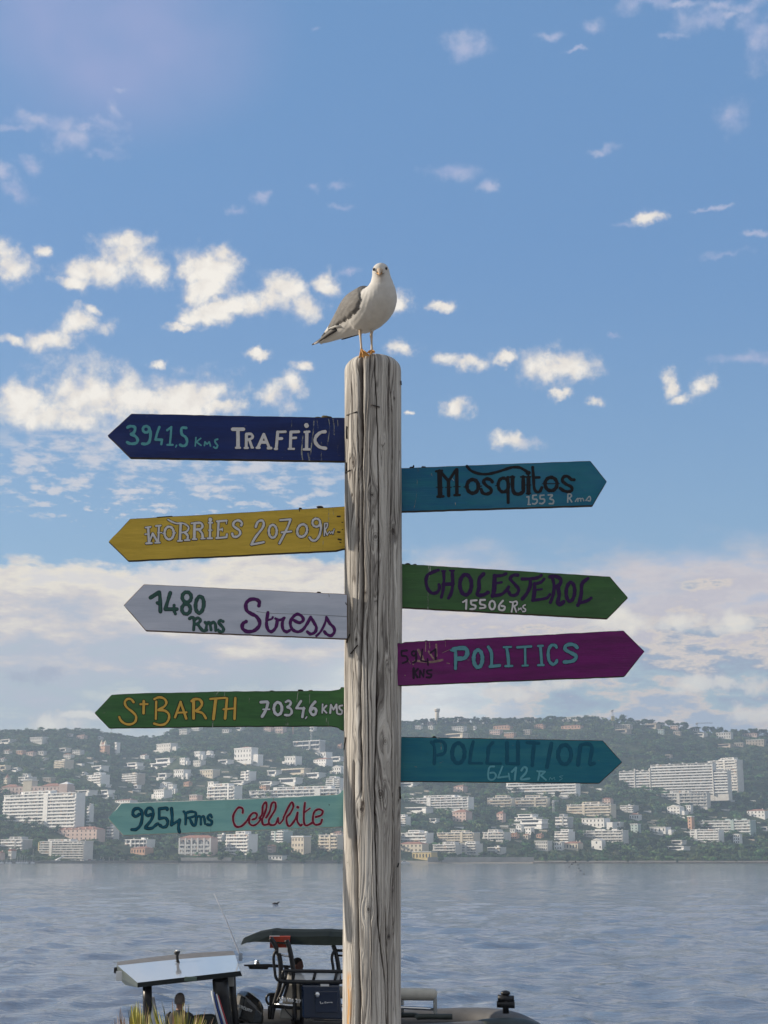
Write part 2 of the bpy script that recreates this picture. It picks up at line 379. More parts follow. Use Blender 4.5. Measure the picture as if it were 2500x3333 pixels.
# ------------------------------------------------------------------ shoreline
def shore_strip(name, px0, px1, back, h, z0, mt, label, cat, depth=1.6):
    pts = []
    for px in np.linspace(px0, px1, max(2, int((px1-px0)/12))):
        d = ray(px, 2805); a = d.x/d.y; Y = 1740.0
        for _ in range(6): Y = float(shore_y(a*Y))+back
        pts.append(Vector((a*Y, Y, z0)))
    mb = MB(); rings = []
    for p in pts: rings.append([p, p+Vector((0, 0, h)), p+Vector((0, depth, h)), p+Vector((0, depth, 0))])
    mb.loft(rings, sm=False); o = mb.build(name, mt, origin=pts[len(pts)//2]); tag(o, label, cat, kind='thing'); return o
stone = mat('harbour_stone', (.25, .23, .21), .9, .45, .35, stretch=(1, 1, 4)); wallm = mat('rendered_wall', (.46, .44, .41), .9, .3, .08)
palew = mat('pale_wall', (.62, .58, .52), .9, .2, .1)
shore_strip('rock_breakwater', -60, 1140, -2, 3.6, -.6, stone, 'long low grey stone breakwater along the water left of the post', 'breakwater', 9)
shore_strip('promenade_wall', 578, 752, 16, 7.2, -.6, palew, 'pale wall in front of the arcaded pink building', 'wall', 1.2)
shore_strip('sea_wall', 1392, 1738, 4, 7.6, -.6, wallm, 'tall plain grey sea wall at the water right of the post', 'wall')
shore_strip('rock_shore', 1735, 2560, -6, 2.2, -.6, mat('shore_rocks', (.36, .29, .23), .95, .4, .3), 'low brown rocky shore below the green bank on the right', 'rocks', 8)
# ------------------------------------------------------------------ signpost
YP = 6.70; PXC = 1214.5
PR_T, PR_B = 92.7*mpp(1250, YP), 93.7*mpp(3300, YP)
zt = P(PXC, 1141, YP-.09).z; z_lo = QZ-.15
def py_of_z(z):                     # photo row of a point at height z in the post's front plane
    s = (z-EYE)/(YP-.12); v = (s*CP-SP)/(CP+s*SP); return CY-v*F
def make_post(root):
    nth_f, nth_b, nz = 420, 70, 1150
    th = np.concatenate([np.linspace(-math.pi/2-.12, math.pi/2+.12, nth_f, endpoint=False), np.linspace(math.pi/2+.12, 1.5*math.pi-.12, nth_b, endpoint=False)]); nth = len(th)
    z = np.linspace(z_lo, zt, nz); TH, Z = np.meshgrid(th, z)
    fr = (Z-z_lo)/(zt-z_lo); R = PR_B + (PR_T-PR_B)*fr
    cx = P(PXC, 1250, YP).x*fr + P(1211, 3300, YP).x*(1-fr)
    PY = np.array([py_of_z(q) for q in z])[:, None]*np.ones_like(TH)
    pxl = lambda x, y: np.arcsin(np.clip((x-np.interp(y, [1250, 3300], [1215.3, 1211]))/93.2, -.995, .995))
    # grain: stream lines that part round the knots
    s = TH*.13; gs = s.copy()
    knots = [(1213,1612,7),(1281,1725,8),(1224,1748,11),(1190,1930,6),(1255,2412,10),(1239,2585,11),(1177,2634,8),(1297,2604,8),(1245,1450,6),(1160,2080,6),(1270,2180,7),(1200,2960,9),(1265,3050,7),(1150,1500,5),(1285,1290,6)]
    ring = np.zeros_like(TH); core = np.zeros_like(TH); kn = np.zeros_like(TH)
    for kx, ky, kr in knots:
        sk = float(pxl(kx, ky))*.13; zk = float(P(kx, ky, YP-.12).z); r = kr*mpp(ky, YP)
        dx = s-sk; dz = (Z-zk)*.42; d2 = dx*dx+dz*dz+1e-7
        gs = gs - dx*np.clip(r*r*3.4/d2, 0, 1.0)*np.exp(-d2/(r*r*30))
        dd = np.sqrt(dx*dx+((Z-zk)*.75)**2)/r
        kn = np.maximum(kn, np.exp(-(dd/1.0)**4)); ring += np.where(dd < 2.2, np.sin(dd*11+2*fbm(s*90, Z*60, 2, 3))*np.exp(-dd*.9), 0); core += np.exp(-(dd/.28)**2)
    gs = gs + (fbm(s*20, Z*2.1, 3, 31)-.5)*.060 + (fbm(s*52, Z*7, 3, 35)-.5)*.016
    g1 = fbm(gs*210, Z*1.3, 4, 11, .6); g2 = fbm(gs*640, Z*3.2, 3, 23, .6); g3 = fbm(gs*48, Z*.55, 3, 41)
    ridge = np.abs(2*fbm(gs*120, Z*1.6, 2, 61)-1)              # narrow dark checks along the grain
    # cracks
    cr = [([(1160,1176),(1300,1177),(1340,1176),(1600,1178),(1900,1181),(2100,1176),(2300,1173),(2480,1177),(2600,1176)], .0060, .045),
          ([(2480,1153),(2627,1154),(2861,1162),(3100,1167),(3333,1170),(3500,1171)], .0068, .05),
          ([(1165,1221),(1400,1231),(1600,1236),(1900,1232),(2200,1229),(2500,1222),(2640,1221),(3000,1228),(3200,1252),(3400,1260)], .0021, .03),
          ([(1170,1265),(1300,1276),(1480,1281),(1700,1274),(2000,1268),(2300,1274),(2600,1280),(3000,1278),(3333,1288)], .0020, .024),
          ([(1400,1165),(1600,1171),(1800,1168),(2100,1162)], .0022, .02), ([(2950,1252),(3150,1259),(3400,1262)], .0022, .022),
          ([(2000,1196),(2400,1200),(2520,1203)], .0016, .014), ([(1200,1146),(1330,1144),(1500,1150)], .0013, .012), ([(1700,1293),(2200,1296),(2700,1297),(3300,1299)], .0016, .016),
          ([(1350,1206),(1700,1208),(2050,1206)], .0011, .010), ([(2700,1215),(3000,1208),(3333,1212)], .0013, .012)]
    dep = np.zeros_like(TH); cmask = np.zeros_like(TH)
    for pl, w, dp in cr:
        ys = [a for a, b in pl]; xs = [b for a, b in pl]
        tc = pxl(np.interp(PY, ys, xs), PY) + (fbm(Z*9, Z*0+w*999, 3, 7)-.5)*.06
        e = np.clip((PY-ys[0])/60+.15, 0, 1)*np.clip((ys[-1]-PY)/60+.0, 0, 1)
        ww = w*(.55+.9*fbm(Z*4, Z*0+w*333, 2, 13))
        d = np.abs(TH-tc)*.13; gsh = np.exp(-(d/ww)**2)
        dep += dp*e*gsh; cmask = np.maximum(cmask, e*np.exp(-(d/(ww*.9))**2))
    rr = R - dep - .0016*(1-ridge)**3*1.6 - .0022*(g1-.5) + .0012*ring - .002*core + .010*(fbm(TH*1.2+9, Z*.8, 3, 2)-.5)
    # the rounded top
    top = np.clip((zt-Z)/.080, 0, 1); rr = rr*np.clip(1-(1-top)**2.4, 0, 1)**(1/2.4)
    X = cx + rr*np.sin(TH); Y = YP - rr*np.cos(TH)
    V = np.stack([X, Y, Z], -1).reshape(-1, 3)
    root_o = np.array(root['o']); V = V-root_o
    me = mesh_np('post', V, grid_faces(nz, nth, True))
    tone = .50 + .60*(g1-.5) + .42*(g2-.5) + .42*(g3-.5) + .26*(fbm(s*14, Z*3.2, 4, 91)-.5) - .32*(1-ridge)**5 + .20*ring - .26*core - .16*kn
    tone = np.clip(tone, 0, 1)
    # bare orange wood where the surface has split away low on the left
    bx = (TH-pxl(1139, PY))*.13; bare = np.exp(-(bx/.016)**4)*np.clip((PY-3160)/25, 0, 1)*np.clip((fbm(s*120, Z*14, 3, 8)-.30)*6, 0, 1)
    a = me.color_attributes.new('wood', 'FLOAT_COLOR', 'POINT')
    a.data.foreach_set('color', np.stack([tone, bare, cmask, np.ones_like(tone)], -1).astype(np.float32).ravel())
    m = bpy.data.materials.new('weathered_wood'); m.use_nodes = True; T = NT(m.node_tree); b = T.n['Principled BSDF']
    at = T.new('ShaderNodeAttribute', attribute_name='wood'); sp = T.new('ShaderNodeSeparateColor'); T.l.new(at.outputs['Color'], sp.inputs[0])
    c = T.ramp(sp.outputs[0], [(0.04, (.070, .060, .056)), (.26, (.265, .252, .238)), (.48, (.465, .448, .422)), (.74, (.64, .625, .592)), (1, (.76, .745, .71))])
    c = T.mix(sp.outputs[1], c, T.ramp(sp.outputs[0], [(.2, (.34, .17, .06)), (.6, (.62, .36, .14)), (.9, (.72, .52, .28))]))
    c = T.mix(T.m('MULTIPLY', sp.outputs[2], .8), c, (.07, .035, .04, 1))
    T.put(b.inputs['Base Color'], c); b.inputs['Roughness'].default_value = .85; b.inputs['Specular IOR Level'].default_value = .2
    me.materials.append(m); o = bpy.data.objects.new('post', me); COL.objects.link(o); o.parent = root
sroot = thing('signpost', 'tall grey weathered wooden post carrying nine painted arrow boards', 'signpost', (P(PXC, 2000, YP).x, YP, QZ))
make_post(sroot)
stm = mat('rusty_metal', (.03, .025, .025), .6, .4, 40)
for pts in ([(1130,1388),(1129,1400),(1130,1428)], [(1129,1506),(1129,1538)], [(1131,1352),(1163,1341)], [(1206,1317),(1236,1326)], [(1126,1540),(1140,1531)], [(1303,1240),(1304,1254)], [(1122,2440),(1127,2400)], [(1119,2830),(1136,2806)], [(1300,2560),(1301,2600)], [(1296,2810),(1292,2822)], [(1140,2064),(1130,2092)], [(1165,2100),(1143,2128)]):
    def onpost(x, y):
        q = np.clip((x-np.interp(y, [1250, 3300], [1215.3, 1211]))/93.2, -.999, .999); R = 93*mpp(y, YP)
        p = P(x, y, YP - R*math.sqrt(max(0, 1-q*q))); return p + Vector((.003*q, -.003, 0))
    MB().tube([onpost(x, y) for x, y in pts], .0032, 6).build('staple', stm, sroot)

# ---- lettering: strokes laid on a board's face as low beads of paint
def cr_spline(pts, closed, n=7):
    pts = [Vector((p[0], p[1], 0)) for p in pts]; N = len(pts)
    if N == 2: return pts
    out = []; R_ = range(N if closed else N-1)
    for i in R_:
        g = lambda k: pts[k % N] if closed else pts[min(max(k, 0), N-1)]
        p0, p1, p2, p3 = g(i-1), g(i), g(i+1), g(i+2)
        for k in range(n):
            t = k/n; out.append(.5*((2*p1)+(p2-p0)*t+(2*p0-5*p1+4*p2-p3)*t*t+(3*p1-p0-3*p2+p3)*t**3))
    out.append(pts[0] if closed else pts[-1]); return out
def ribbon(mb, pts, w, proj, h0, th, mi, closed=False):
    """pts in photo pixels, w = width in photo pixels, proj(px,py,lift) -> point on the board."""
    n = len(pts); t = []
    for i in range(n):
        a = pts[(i-1) % (n-1)] if closed else pts[max(i-1, 0)]; b = pts[(i+1) % (n-1)] if closed else pts[min(i+1, n-1)]
        d = (b-a); t.append(d.normalized() if d.length > 1e-6 else Vector((1, 0, 0)))
    prof = [(-1, 0), (-.93, .8), (0, 1), (.93, .8), (1, 0)]
    secs = []
    if not closed:
        for ang in (80, 50, 25): secs.append((pts[0]-t[0]*math.sin(rad(ang))*w/2, t[0], math.cos(rad(ang))))
    ph0 = random.random()*6; secs += [(p, q, 1+.09*math.sin(ph0+i*.55)+.05*math.sin(ph0*2+i*1.3)) for i, (p, q) in enumerate(zip(pts, t))]
    if not closed:
        for ang in (25, 50, 80): secs.append((pts[-1]+t[-1]*math.sin(rad(ang))*w/2, t[-1], math.cos(rad(ang))))
    rings = []
    for p, q, k in secs:
        nx = Vector((-q.y, q.x, 0))
        rings.append([proj(p.x+nx.x*a*w/2*k, p.y+nx.y*a*w/2*k, h0+th*b*(.6+.4*k)) for a, b in prof])
    mb.loft(rings, mi, closed=False, caps=False, sm=False)
def ell(cx, cy, rx, ry, tilt=0, n=14):
    return [(cx+rx*math.cos(2*math.pi*k/n)+tilt*math.sin(2*math.pi*k/n), cy+ry*math.sin(2*math.pi*k/n)) for k in range(n)]
class Crop:
    def __init__(s, ox, oy, cw): s.ox, s.oy, s.s = ox, oy, 1659.0/cw
    def pt(s, p): return (s.ox+p[0]/s.s, s.oy+p[1]/s.s)
BW = [0.0]
def letters(parent, name, crop, strokes, proj, fill, outline=None, ow=0.0, lift=.0006):
    """strokes: (width in crop px, points[, 'c' closed | 's' straight corners])"""
    mb = MB(); k = 0
    for st in strokes:
        w, pts = st[0]/crop.s, [crop.pt(p) for p in st[1]]; fl = st[2] if len(st) > 2 else ''
        closed = 'c' in fl
        q = [Vector((*p, 0)) for p in pts] if 's' in fl else cr_spline(pts, closed)
        if 's' in fl and len(q) > 2:
            parts = [[a, b] for a, b in zip(q, q[1:])]
        else: parts = [q]
        for prt in parts:
            if outline: ribbon(mb, prt, w+2*ow, proj, lift, .0006+k*.000012, 1, closed)
            ribbon(mb, prt, w, proj, lift+(.0014 if outline else 0), .0010+k*.000012, 0, closed)
            k += 1
    o = mb.build(name, [fill, outline] if outline else [fill], parent); return o
def paint(name, rgb, rough=.55, var=.12): return mat(name, rgb, rough, var, 40, spec=.25, stretch=(1, 1, 1))
def board_mat(name, rgb, rgb2, streak=.5, grain=1.0):
    m = bpy.data.materials.new(name); m.use_nodes = True; T = NT(m.node_tree); b = T.n['Principled BSDF']
    tc = T.new('ShaderNodeTexCoord').outputs['Object']
    n1 = T.noise(T.v('MULTIPLY', tc, (1.2, 1, 9)), 3.0, 6, .62); n2 = T.noise(T.v('MULTIPLY', tc, (2.2, 1, 60)), 4.0, 4, .65); n3 = T.noise(tc, 9, 5, .65)
    c = T.mix(T.step(n1, .30, .70), (*rgb, 1), (*rgb2, 1))
    c = T.mix(T.m('MULTIPLY', T.step(n2, .56, .74), .40*grain), c, tuple(min(1, k*1.5+.015) for k in rgb)+(1,))
    c = T.mix(T.m('MULTIPLY', T.step(n3, .60, .74), streak*.5), c, tuple(k*.55 for k in rgb2)+(1,))
    n4 = T.noise(T.v('MULTIPLY', tc, (1, 1, 1.8)), 2.1, 4, .6); c = T.mix(T.step(n4, .46, .72, 0, .42*(.4+streak)), c, tuple(k*1.25+.035 for k in rgb2)+(1,))
    n5 = T.noise(T.v('MULTIPLY', tc, (1, 1, 3)), 34, 6, .7); c = T.mix(T.step(n5, .665, .70, 0, .55*(.3+streak)), c, (.20, .18, .15, 1))
    T.put(b.inputs['Base Color'], c); b.inputs['Roughness'].default_value = .55; b.inputs['Specular IOR Level'].default_value = .3
    bn = T.new('ShaderNodeBump'); bn.inputs['Strength'].default_value = .5; bn.inputs['Distance'].default_value = .002; T.l.new(n2, bn.inputs['Height']); T.l.new(bn.outputs[0], b.inputs['Normal'])
    return m
def drip_alpha(m):
    T = NT(m.node_tree); tc = T.new('ShaderNodeTexCoord').outputs['Object']
    T.put(T.n['Principled BSDF'].inputs['Alpha'], T.step(T.noise(T.v('MULTIPLY', tc, (1, 1, .45)), 46, 4, .6), .36, .66, .05, .78))
edge_m = mat('grimy_board_edge', (.05, .045, .04), .9, .5, 30); drip_m = mat('whitish_drip', (.52, .55, .50), .8, .4, 60); drip_alpha(drip_m); lump_m = mat('dark_grime', (.035, .03, .03), .95, .5, 50); moss_m = mat('dry_moss', (.16, .14, .07), .95, .5, 60); scuff_m = mat('scuffed_wood', (.36, .24, .22), .9, .5, 60)
def board(label, poly, Yb, mt, drips=(), lumps=(), edge=None, thick=.026, scuffs=()):
    """poly: outline in photo pixels, clockwise from the upper post end."""
    proj = lambda x, y, l: P(x, y, Yb) + Vector((0, -l, 0))
    poly = [Vector((*p, 0)) for p in poly]
    # slightly uneven outline, corners softened
    fine = []
    n = len(poly)
    for i, p in enumerate(poly):
        a, b = poly[i-1], poly[(i+1) % n]; ra = min(3.0, (a-p).length*.3); rb = min(3.0, (b-p).length*.3)
        e0 = p+(a-p).normalized()*ra; e1 = p+(b-p).normalized()*rb
        for t in (0, .33, .67, 1): fine.append((1-t)**2*e0+2*t*(1-t)*p+t*t*e1)
        m = max(1, int((b-p).length/22))
        for k in range(1, m):
            q = e1.lerp(b+(p-b).normalized()*min(3.0, (b-p).length*.3), k/m); fine.append(q+Vector((0, (random.random()-.5)*1.1, 0)))
    c = sum(fine, Vector())/len(fine)
    def inset(p, d):
        return p + Vector((math.copysign(min(d, abs(c.x-p.x)), c.x-p.x)*.9, math.copysign(min(d, abs(c.y-p.y)), c.y-p.y), 0))
    rings = [[proj(*inset(p, 2.0).xy, 0) for p in fine], [proj(*inset(p, .4).xy, -.0022) for p in fine], [proj(*p.xy, -.006) for p in fine], [proj(*p.xy, -thick) for p in fine]]
    mb = MB(); idx = [mb.add(r) for r in rings]; N = len(fine)
    mb.face([idx[0]+j for j in range(N)], 0)
    for r, (a, b) in enumerate(zip(idx, idx[1:])):
        for j in range(N): mb.face((a+j, a+(j+1) % N, b+(j+1) % N, b+j), 1 if r < 2 else 2)
    mb.face([idx[-1]+j for j in range(N)][::-1], 2)
    for i, (w, pts, mi) in enumerate(drips): ribbon(mb, cr_spline(pts, False), w, proj, .0003, .0004+i*.00001, mi)
    for x, y, rx, ry, mi in lumps:
        for q in range(3): mb.ball(proj(x+(random.random()-.5)*rx, y+(random.random()-.3)*ry*.5, -thick*.45), (rx*.75*mpp(y, Yb), .010, ry*(.6+random.random()*.5)*mpp(y, Yb)), mi, 7, 5)
    if edge is None: edge = edge_m
    o = mb.build('arrow_board', [mt, edge, edge, drip_m, lump_m, moss_m, scuff_m], sroot, fixn=True); o['label'] = label; o['o'] = tuple(sroot['o'])
    return o, proj
D = 3; L = 4; MS = 5; SC = 6
white_l = paint('white_lettering', (.66, .66, .68)); black_l = paint('black_outline', (.012, .012, .018)); teal_l = paint('teal_lettering', (.10, .36, .40))
# 1 ---- Traffic
b, pj = board('dark blue arrow board reading Traffic, pointing left', [(1150,1360),(427,1345.7),(349,1417.5),(423,1490),(1122,1502),(1150,1502)], YP+.01,
    board_mat('navy_paint', (.006, .025, .150), (.004, .015, .095)),
    drips=[(4,[(1022,1368),(1020,1400),(1014,1450),(1010,1480)],D),(2.5,[(1070,1365),(1073,1388),(1070,1420),(1066,1448)],D),(3,[(1084,1364),(1087,1385),(1088,1415)],D),(2,[(1099,1368),(1100,1390)],D),(2,[(1032,1366),(1036,1400)],D),(4,[(986,1420),(982,1470),(985,1496)],D),(5,[(1003,1476),(1008,1498)],D),(3,[(1046,1440),(1045,1470),(1047,1498)],D),(1.6,[(927,1462),(929,1480)],D),(2,[(1100,1450),(1099,1480)],D),(2,[(950,1366),(949,1390)],D)],
    lumps=[(1056,1355,14,6,MS),(1070,1357,9,5,L),(1036,1357,12,3,MS)])
c = Crop(340, 1330, 400)
letters(b, 'painted_number', c, [(38,[(312,255),(350,238),(405,248),(413,290),(390,330),(358,345),(415,372),(448,418),(435,460),(390,475),(340,472),(308,455)]),
    (36,ell(562,280,42,42),'c'),(38,[(603,262),(622,320),(618,400),(600,455),(560,478),(512,475)]),(34,[(742,250),(712,330),(690,418),(778,422),(768,480)],'s'),
    (32,[(848,292),(903,250),(896,360),(885,480)],'s'),(28,[(850,490),(922,490)]),(18,[(975,495),(962,520)]),(36,[(1105,262),(1043,265),(1045,345),(1095,385),(1116,440),(1100,490),(1060,505),(1022,490)]),
    (20,[(1236,392),(1226,505)]),(20,[(1300,402),(1240,450),(1305,497)],'s'),(20,[(1350,500),(1358,450),(1385,482),(1415,450),(1432,505)],'s'),(24,[(1528,414),(1494,428),(1500,462),(1528,500),(1508,535),(1478,520)])], pj, teal_l)
c = Crop(730, 1330, 400)
letters(b, 'painted_word', c, [(44,[(112,280),(262,280)]),(46,[(186,285),(187,520)]),(32,[(160,530),(212,530)]),(38,[(300,345),(297,520)]),(32,[(278,532),(318,532)]),(36,[(300,345),(360,345),(385,378),(360,410),(310,420)]),(36,[(340,425),(372,515)]),(26,[(368,528),(390,528)]),
    (40,[(535,350),(460,515)]),(42,[(535,350),(605,520)]),(40,[(495,455),(575,455)]),(34,[(440,530),(475,530)]),(38,[(592,535),(632,535)]),(40,[(722,318),(703,530)]),(38,[(722,318),(824,314)]),(38,[(715,408),(778,405)]),(32,[(685,545),(712,545)]),
    (40,[(900,318),(893,530)]),(38,[(900,318),(1006,314)]),(38,[(900,400),(965,396)]),(32,[(872,545),(940,545)]),(66,[(1110,229),(1111,231)]),(42,[(1115,318),(1112,545)]),(32,[(1085,318),(1148,313)]),(32,[(1074,552),(1154,552)]),
    (44,[(1362,313),(1300,325),(1240,380),(1228,450),(1285,518),(1370,538)])], pj, white_l, black_l, 1.0)
# 2 ---- Worries
b, pj = board('mustard yellow arrow board reading Worries, pointing left', [(1150,1648),(1117,1648),(760,1669),(423,1688),(352.5,1764),(416,1826),(1095,1793),(1118,1787),(1150,1787)], YP+.012,
    board_mat('mustard_paint', (.64, .45, .060), (.48, .33, .040), .35),
    drips=[(3,[(1070,1660),(1070,1690),(1068,1720)],D),(2,[(1084,1655),(1086,1676)],D),(2,[(1014,1745),(1010,1780)],D),(1.6,[(1052,1760),(1051,1790)],D),(5,[(1098,1681),(1107,1681)],L),(6,[(1100,1731.5),(1106,1732)],L),(5,[(1101,1755),(1110,1757)],L),(3,[(1113,1700),(1116,1700)],L),(3,[(1114,1724),(1116,1724)],L),(3,[(1106,1765),(1110,1766)],L),(3.5,[(512,1684),(560,1680.5)],L),(2.5,[(975,1655),(975,1664)],L)],
    lumps=[(976,1654,7,5,L),(1038,1648,15,4.5,L),(540,1681,18,2,L)])
bk = black_l
c = Crop(340, 1640, 400)
letters(b, 'painted_word', c, [(30,[(592,325),(602,525)]),(22,[(556,322),(625,312)]),(26,[(565,535),(640,532)]),(30,[(737,300),(728,515)]),(22,[(695,300),(762,294)]),(26,[(688,526),(748,524)]),(28,[(612,505),(652,400),(712,505)],'s'),(20,[(552,412),(600,408)]),(16,[(720,392),(775,390)]),
    (32,ell(875,395,62,86),'c'),(16,[(790,400),(815,400)]),(16,[(935,393),(960,393)]),(24,[(860,214),(920,247),(980,266),(1040,262),(1090,275),(1138,318),(1118,368),(1050,390)]),(34,[(1030,278),(1020,490)]),(32,[(1085,388),(1125,430),(1122,480)]),(24,[(992,502),(1048,500)]),(24,[(1086,492),(1150,490)]),
    (26,[(1178,264),(1225,258)]),(34,[(1218,268),(1215,470)]),(32,[(1218,264),(1295,258),(1325,300),(1300,338),(1235,348)]),(32,[(1275,348),(1318,400),(1328,465)]),(24,[(1192,478),(1244,478)]),(24,[(1308,472),(1355,470)]),
    (52,[(1430,213),(1431,216)]),(30,[(1430,240),(1425,462)]),(22,[(1408,256),(1458,256)]),(20,[(1408,358),(1452,356)]),(24,[(1392,467),(1455,465)]),
    (32,[(1542,240),(1532,452)]),(26,[(1520,238),(1652,228)]),(24,[(1535,350),(1592,346)]),(12,[(1592,326),(1594,370)]),(28,[(1512,464),(1648,452),(1655,412)],'s'),(14,[(1650,228),(1648,268)])], pj, white_l, bk, 1.9)
c = Crop(730, 1640, 400)
letters(b, 'painted_number', c, [(32,[(230,292),(238,258),(195,224),(140,242),(122,290),(160,328),(205,360),(215,405),(175,443),(122,440),(108,402)]),(32,[(425,312),(455,245),(508,226),(534,265),(515,330),(430,440),(366,548)]),(28,[(366,552),(535,518)]),(32,ell(655,372,53,86),'c'),
    (28,[(757,222),(895,210)]),(30,[(895,212),(850,330),(745,535)]),(24,[(775,387),(905,373)]),(32,ell(1052,362,66,84,-10),'c'),(30,ell(1243,255,52,54),'c'),(30,[(1298,265),(1306,330),(1284,430),(1235,492),(1185,492),(1150,455)]),
    (22,[(1357,268),(1352,428)]),(20,[(1370,265),(1393,268),(1388,310),(1358,355)]),(20,[(1362,360),(1392,422)]),(13,[(1400,408),(1421,374),(1436,404),(1455,374),(1466,408),(1485,342)],'s')], pj, white_l, bk, 1.9)
# 3 ---- Stress
b, pj = board('pale grey white arrow board reading Stress, pointing left', [(1131,1933.5),(468,1901),(401.5,1970),(473.6,2053),(1131,2080)], YP-.118,
    board_mat('grey_white_paint', (.56, .60, .71), (.45, .50, .61), .25, .5),
    drips=[(1.0,[(835,1990),(880,1996),(1000,2000),(1131,2007)],L),(2.5,[(1125,1962),(1128,1968)],L),(1.2,[(1070,1933),(1072,1943)],L)], lumps=[(1036,1927,9,4,L),(1060,1931,10,1.6,L),(1085,1932,7,1.8,L)], edge=mat('brown_board_edge', (.16, .11, .09), .9, .5, 30))
c = Crop(390, 1890, 380); dkg = paint('dark_green_lettering', (.035, .10, .085)); nav = paint('navy_outline', (.012, .028, .055)); pur = paint('purple_lettering', (.075, .008, .105))
letters(b, 'painted_number', c, [(44,[(436,242),(555,168)]),(44,[(560,165),(572,250),(578,440)]),(36,[(532,315),(560,330)]),(42,[(718,172),(690,260),(646,405)]),(42,[(646,406),(812,405)]),(36,[(772,352),(772,420),(790,470)]),(42,ell(952,235,64,72),'c'),(42,ell(943,403,60,71),'c'),(44,ell(1135,342,58,116,-8),'c')], pj, dkg, nav, 1.3)
letters(b, 'painted_unit', c, [(36,[(990,540),(1030,520),(1056,560),(1050,698)]),(34,[(1055,560),(1110,530),(1145,560),(1120,602),(1068,622)]),(36,[(1110,620),(1150,680),(1190,713),(1235,700)]),(34,[(1212,592),(1234,620),(1225,690)]),(34,[(1230,612),(1265,590),(1285,630),(1297,700)]),(34,[(1292,612),(1335,590),(1360,630),(1362,708)]),(36,[(1468,580),(1430,568),(1405,597),(1440,637),(1473,680),(1463,722),(1420,724),(1398,702)])], pj, dkg, nav, 1.1)
c = Crop(750, 1890, 390)
letters(b, 'painted_word', c, [(52,[(395,348),(398,290),(345,258),(270,264),(217,320),(226,410),(290,458),(358,495),(405,570),(390,640),(320,695),(230,704),(168,660),(172,598),(218,566)]),(46,[(520,442),(505,540),(502,620),(530,690),(580,702),(632,640),(650,545)]),(30,[(520,545),(572,530),(588,505)]),(38,[(625,525),(680,545),(748,515)]),(44,[(738,520),(718,600),(733,680),(780,708),(818,690)]),
    (44,[(872,545),(955,582),(1010,545),(985,490),(920,465),(850,525),(830,600),(860,675),(930,708),(1000,680),(1060,600),(1112,505)]),(44,[(1112,505),(1160,585),(1190,650),(1170,715),(1110,738),(1066,708)]),(34,[(1190,766),(1250,705),(1305,600),(1330,505)]),(44,[(1330,510),(1375,590),(1432,650),(1438,715),(1390,762),(1330,738),(1302,705)])], pj, pur)
# 4 ---- St Barth
b, pj = board('green arrow board reading St Barth in yellow, pointing left', [(1150,2232),(1118.6,2236),(1104,2243.5),(1076,2248),(700,2250),(629,2253),(477,2255),(362,2261),(307,2321),(354,2370.5),(700,2365.5),(1076,2363.5),(1099,2367.5),(1112,2377),(1150,2380)], YP+.01,
    board_mat('leaf_green_paint', (.055, .175, .055), (.038, .115, .045)), edge=mat('dark_green_edge', (.02, .035, .02), .9, .5, 30),
    drips=[(3,[(699,2253),(696,2300),(692,2366)],D),(2,[(712,2251),(703,2262),(699,2275)],D),(1.6,[(732,2251),(730,2275)],D),(2,[(970,2255),(966,2285)],D),(1.6,[(1008,2260),(1008,2290)],D),(2,[(932,2336),(931,2360)],D),(1.6,[(938,2338),(937,2360)],D),(1.8,[(980,2345),(980,2360)],D),(1.8,[(1063,2338),(1062,2356)],D),(1.8,[(1072,2256),(1072,2270)],D),(1.4,[(1068,2345),(1069,2361)],D),(1.5,[(812,2270),(811,2290)],D)],
    lumps=[(978,2246,12,4,L),(1012,2247,9,2.5,MS),(886,2248,8,1.8,L),(1114,2238,8,4,L)])
yel = paint('yellow_lettering', (.68, .43, .09)); c = Crop(300, 2230, 420)
dk = paint('dark_outline', (.014, .018, .014))
letters(b, 'painted_word', c, [(30,[(535,220),(500,182),(450,182),(422,222),(442,280),(520,345),(565,400),(555,468),(500,503),(430,498),(375,460),(350,412)]),(36,[(665,208),(662,360)]),(28,[(622,246),(712,244)]),(32,[(825,215),(820,432)]),(30,[(802,180),(860,157),(930,177),(955,230),(920,282),(850,322),(930,327),(985,372),(985,440),(940,498),(870,513),(798,495)]),
    (34,[(1138,218),(1068,412)]),(34,[(1138,218),(1210,428)]),(24,[(1100,355),(1215,350)]),(36,[(1305,205),(1305,428)]),(34,[(1280,205),(1320,182),(1385,188),(1413,240),(1385,293),(1335,330)]),(30,[(1345,337),(1420,362),(1463,426)]),(28,[(1520,178),(1715,164)]),(36,[(1590,182),(1560,436)])], pj, yel, dk, 2.1)
c2 = Crop(700, 2230, 430)
letters(b, 'painted_word', c2, [(32,[(152,168),(127,420)]),(32,[(255,165),(245,424)]),(24,[(106,304),(250,292)])], pj, yel, dk, 2.1)
letters(b, 'painted_number', c2, [(36,[(575,215),(655,210)]),(36,[(665,222),(640,310),(592,395)]),(22,[(605,305),(684,304)]),(36,ell(790,295,50,78),'c'),(30,[(890,212),(925,197),(953,222),(933,260),(908,275),(952,300),(963,345),(930,378),(880,375)]),(30,[(1080,200),(1022,290),(1122,295)],'s'),(30,[(1115,285),(1097,402)]),(16,[(1153,398),(1137,420)]),(34,[(1258,210),(1208,270),(1197,330),(1226,373),(1262,358),(1268,312),(1240,288),(1210,308)]),
    (22,[(1352,242),(1346,348)]),(22,[(1400,258),(1357,303),(1400,348)],'s'),(24,[(1446,352),(1456,248),(1488,308),(1524,245),(1534,352)],'s'),(24,[(1598,256),(1563,265),(1567,300),(1594,322),(1588,362),(1548,363)])], pj, paint('pale_lettering', (.62, .66, .72)), bk, 1.9)
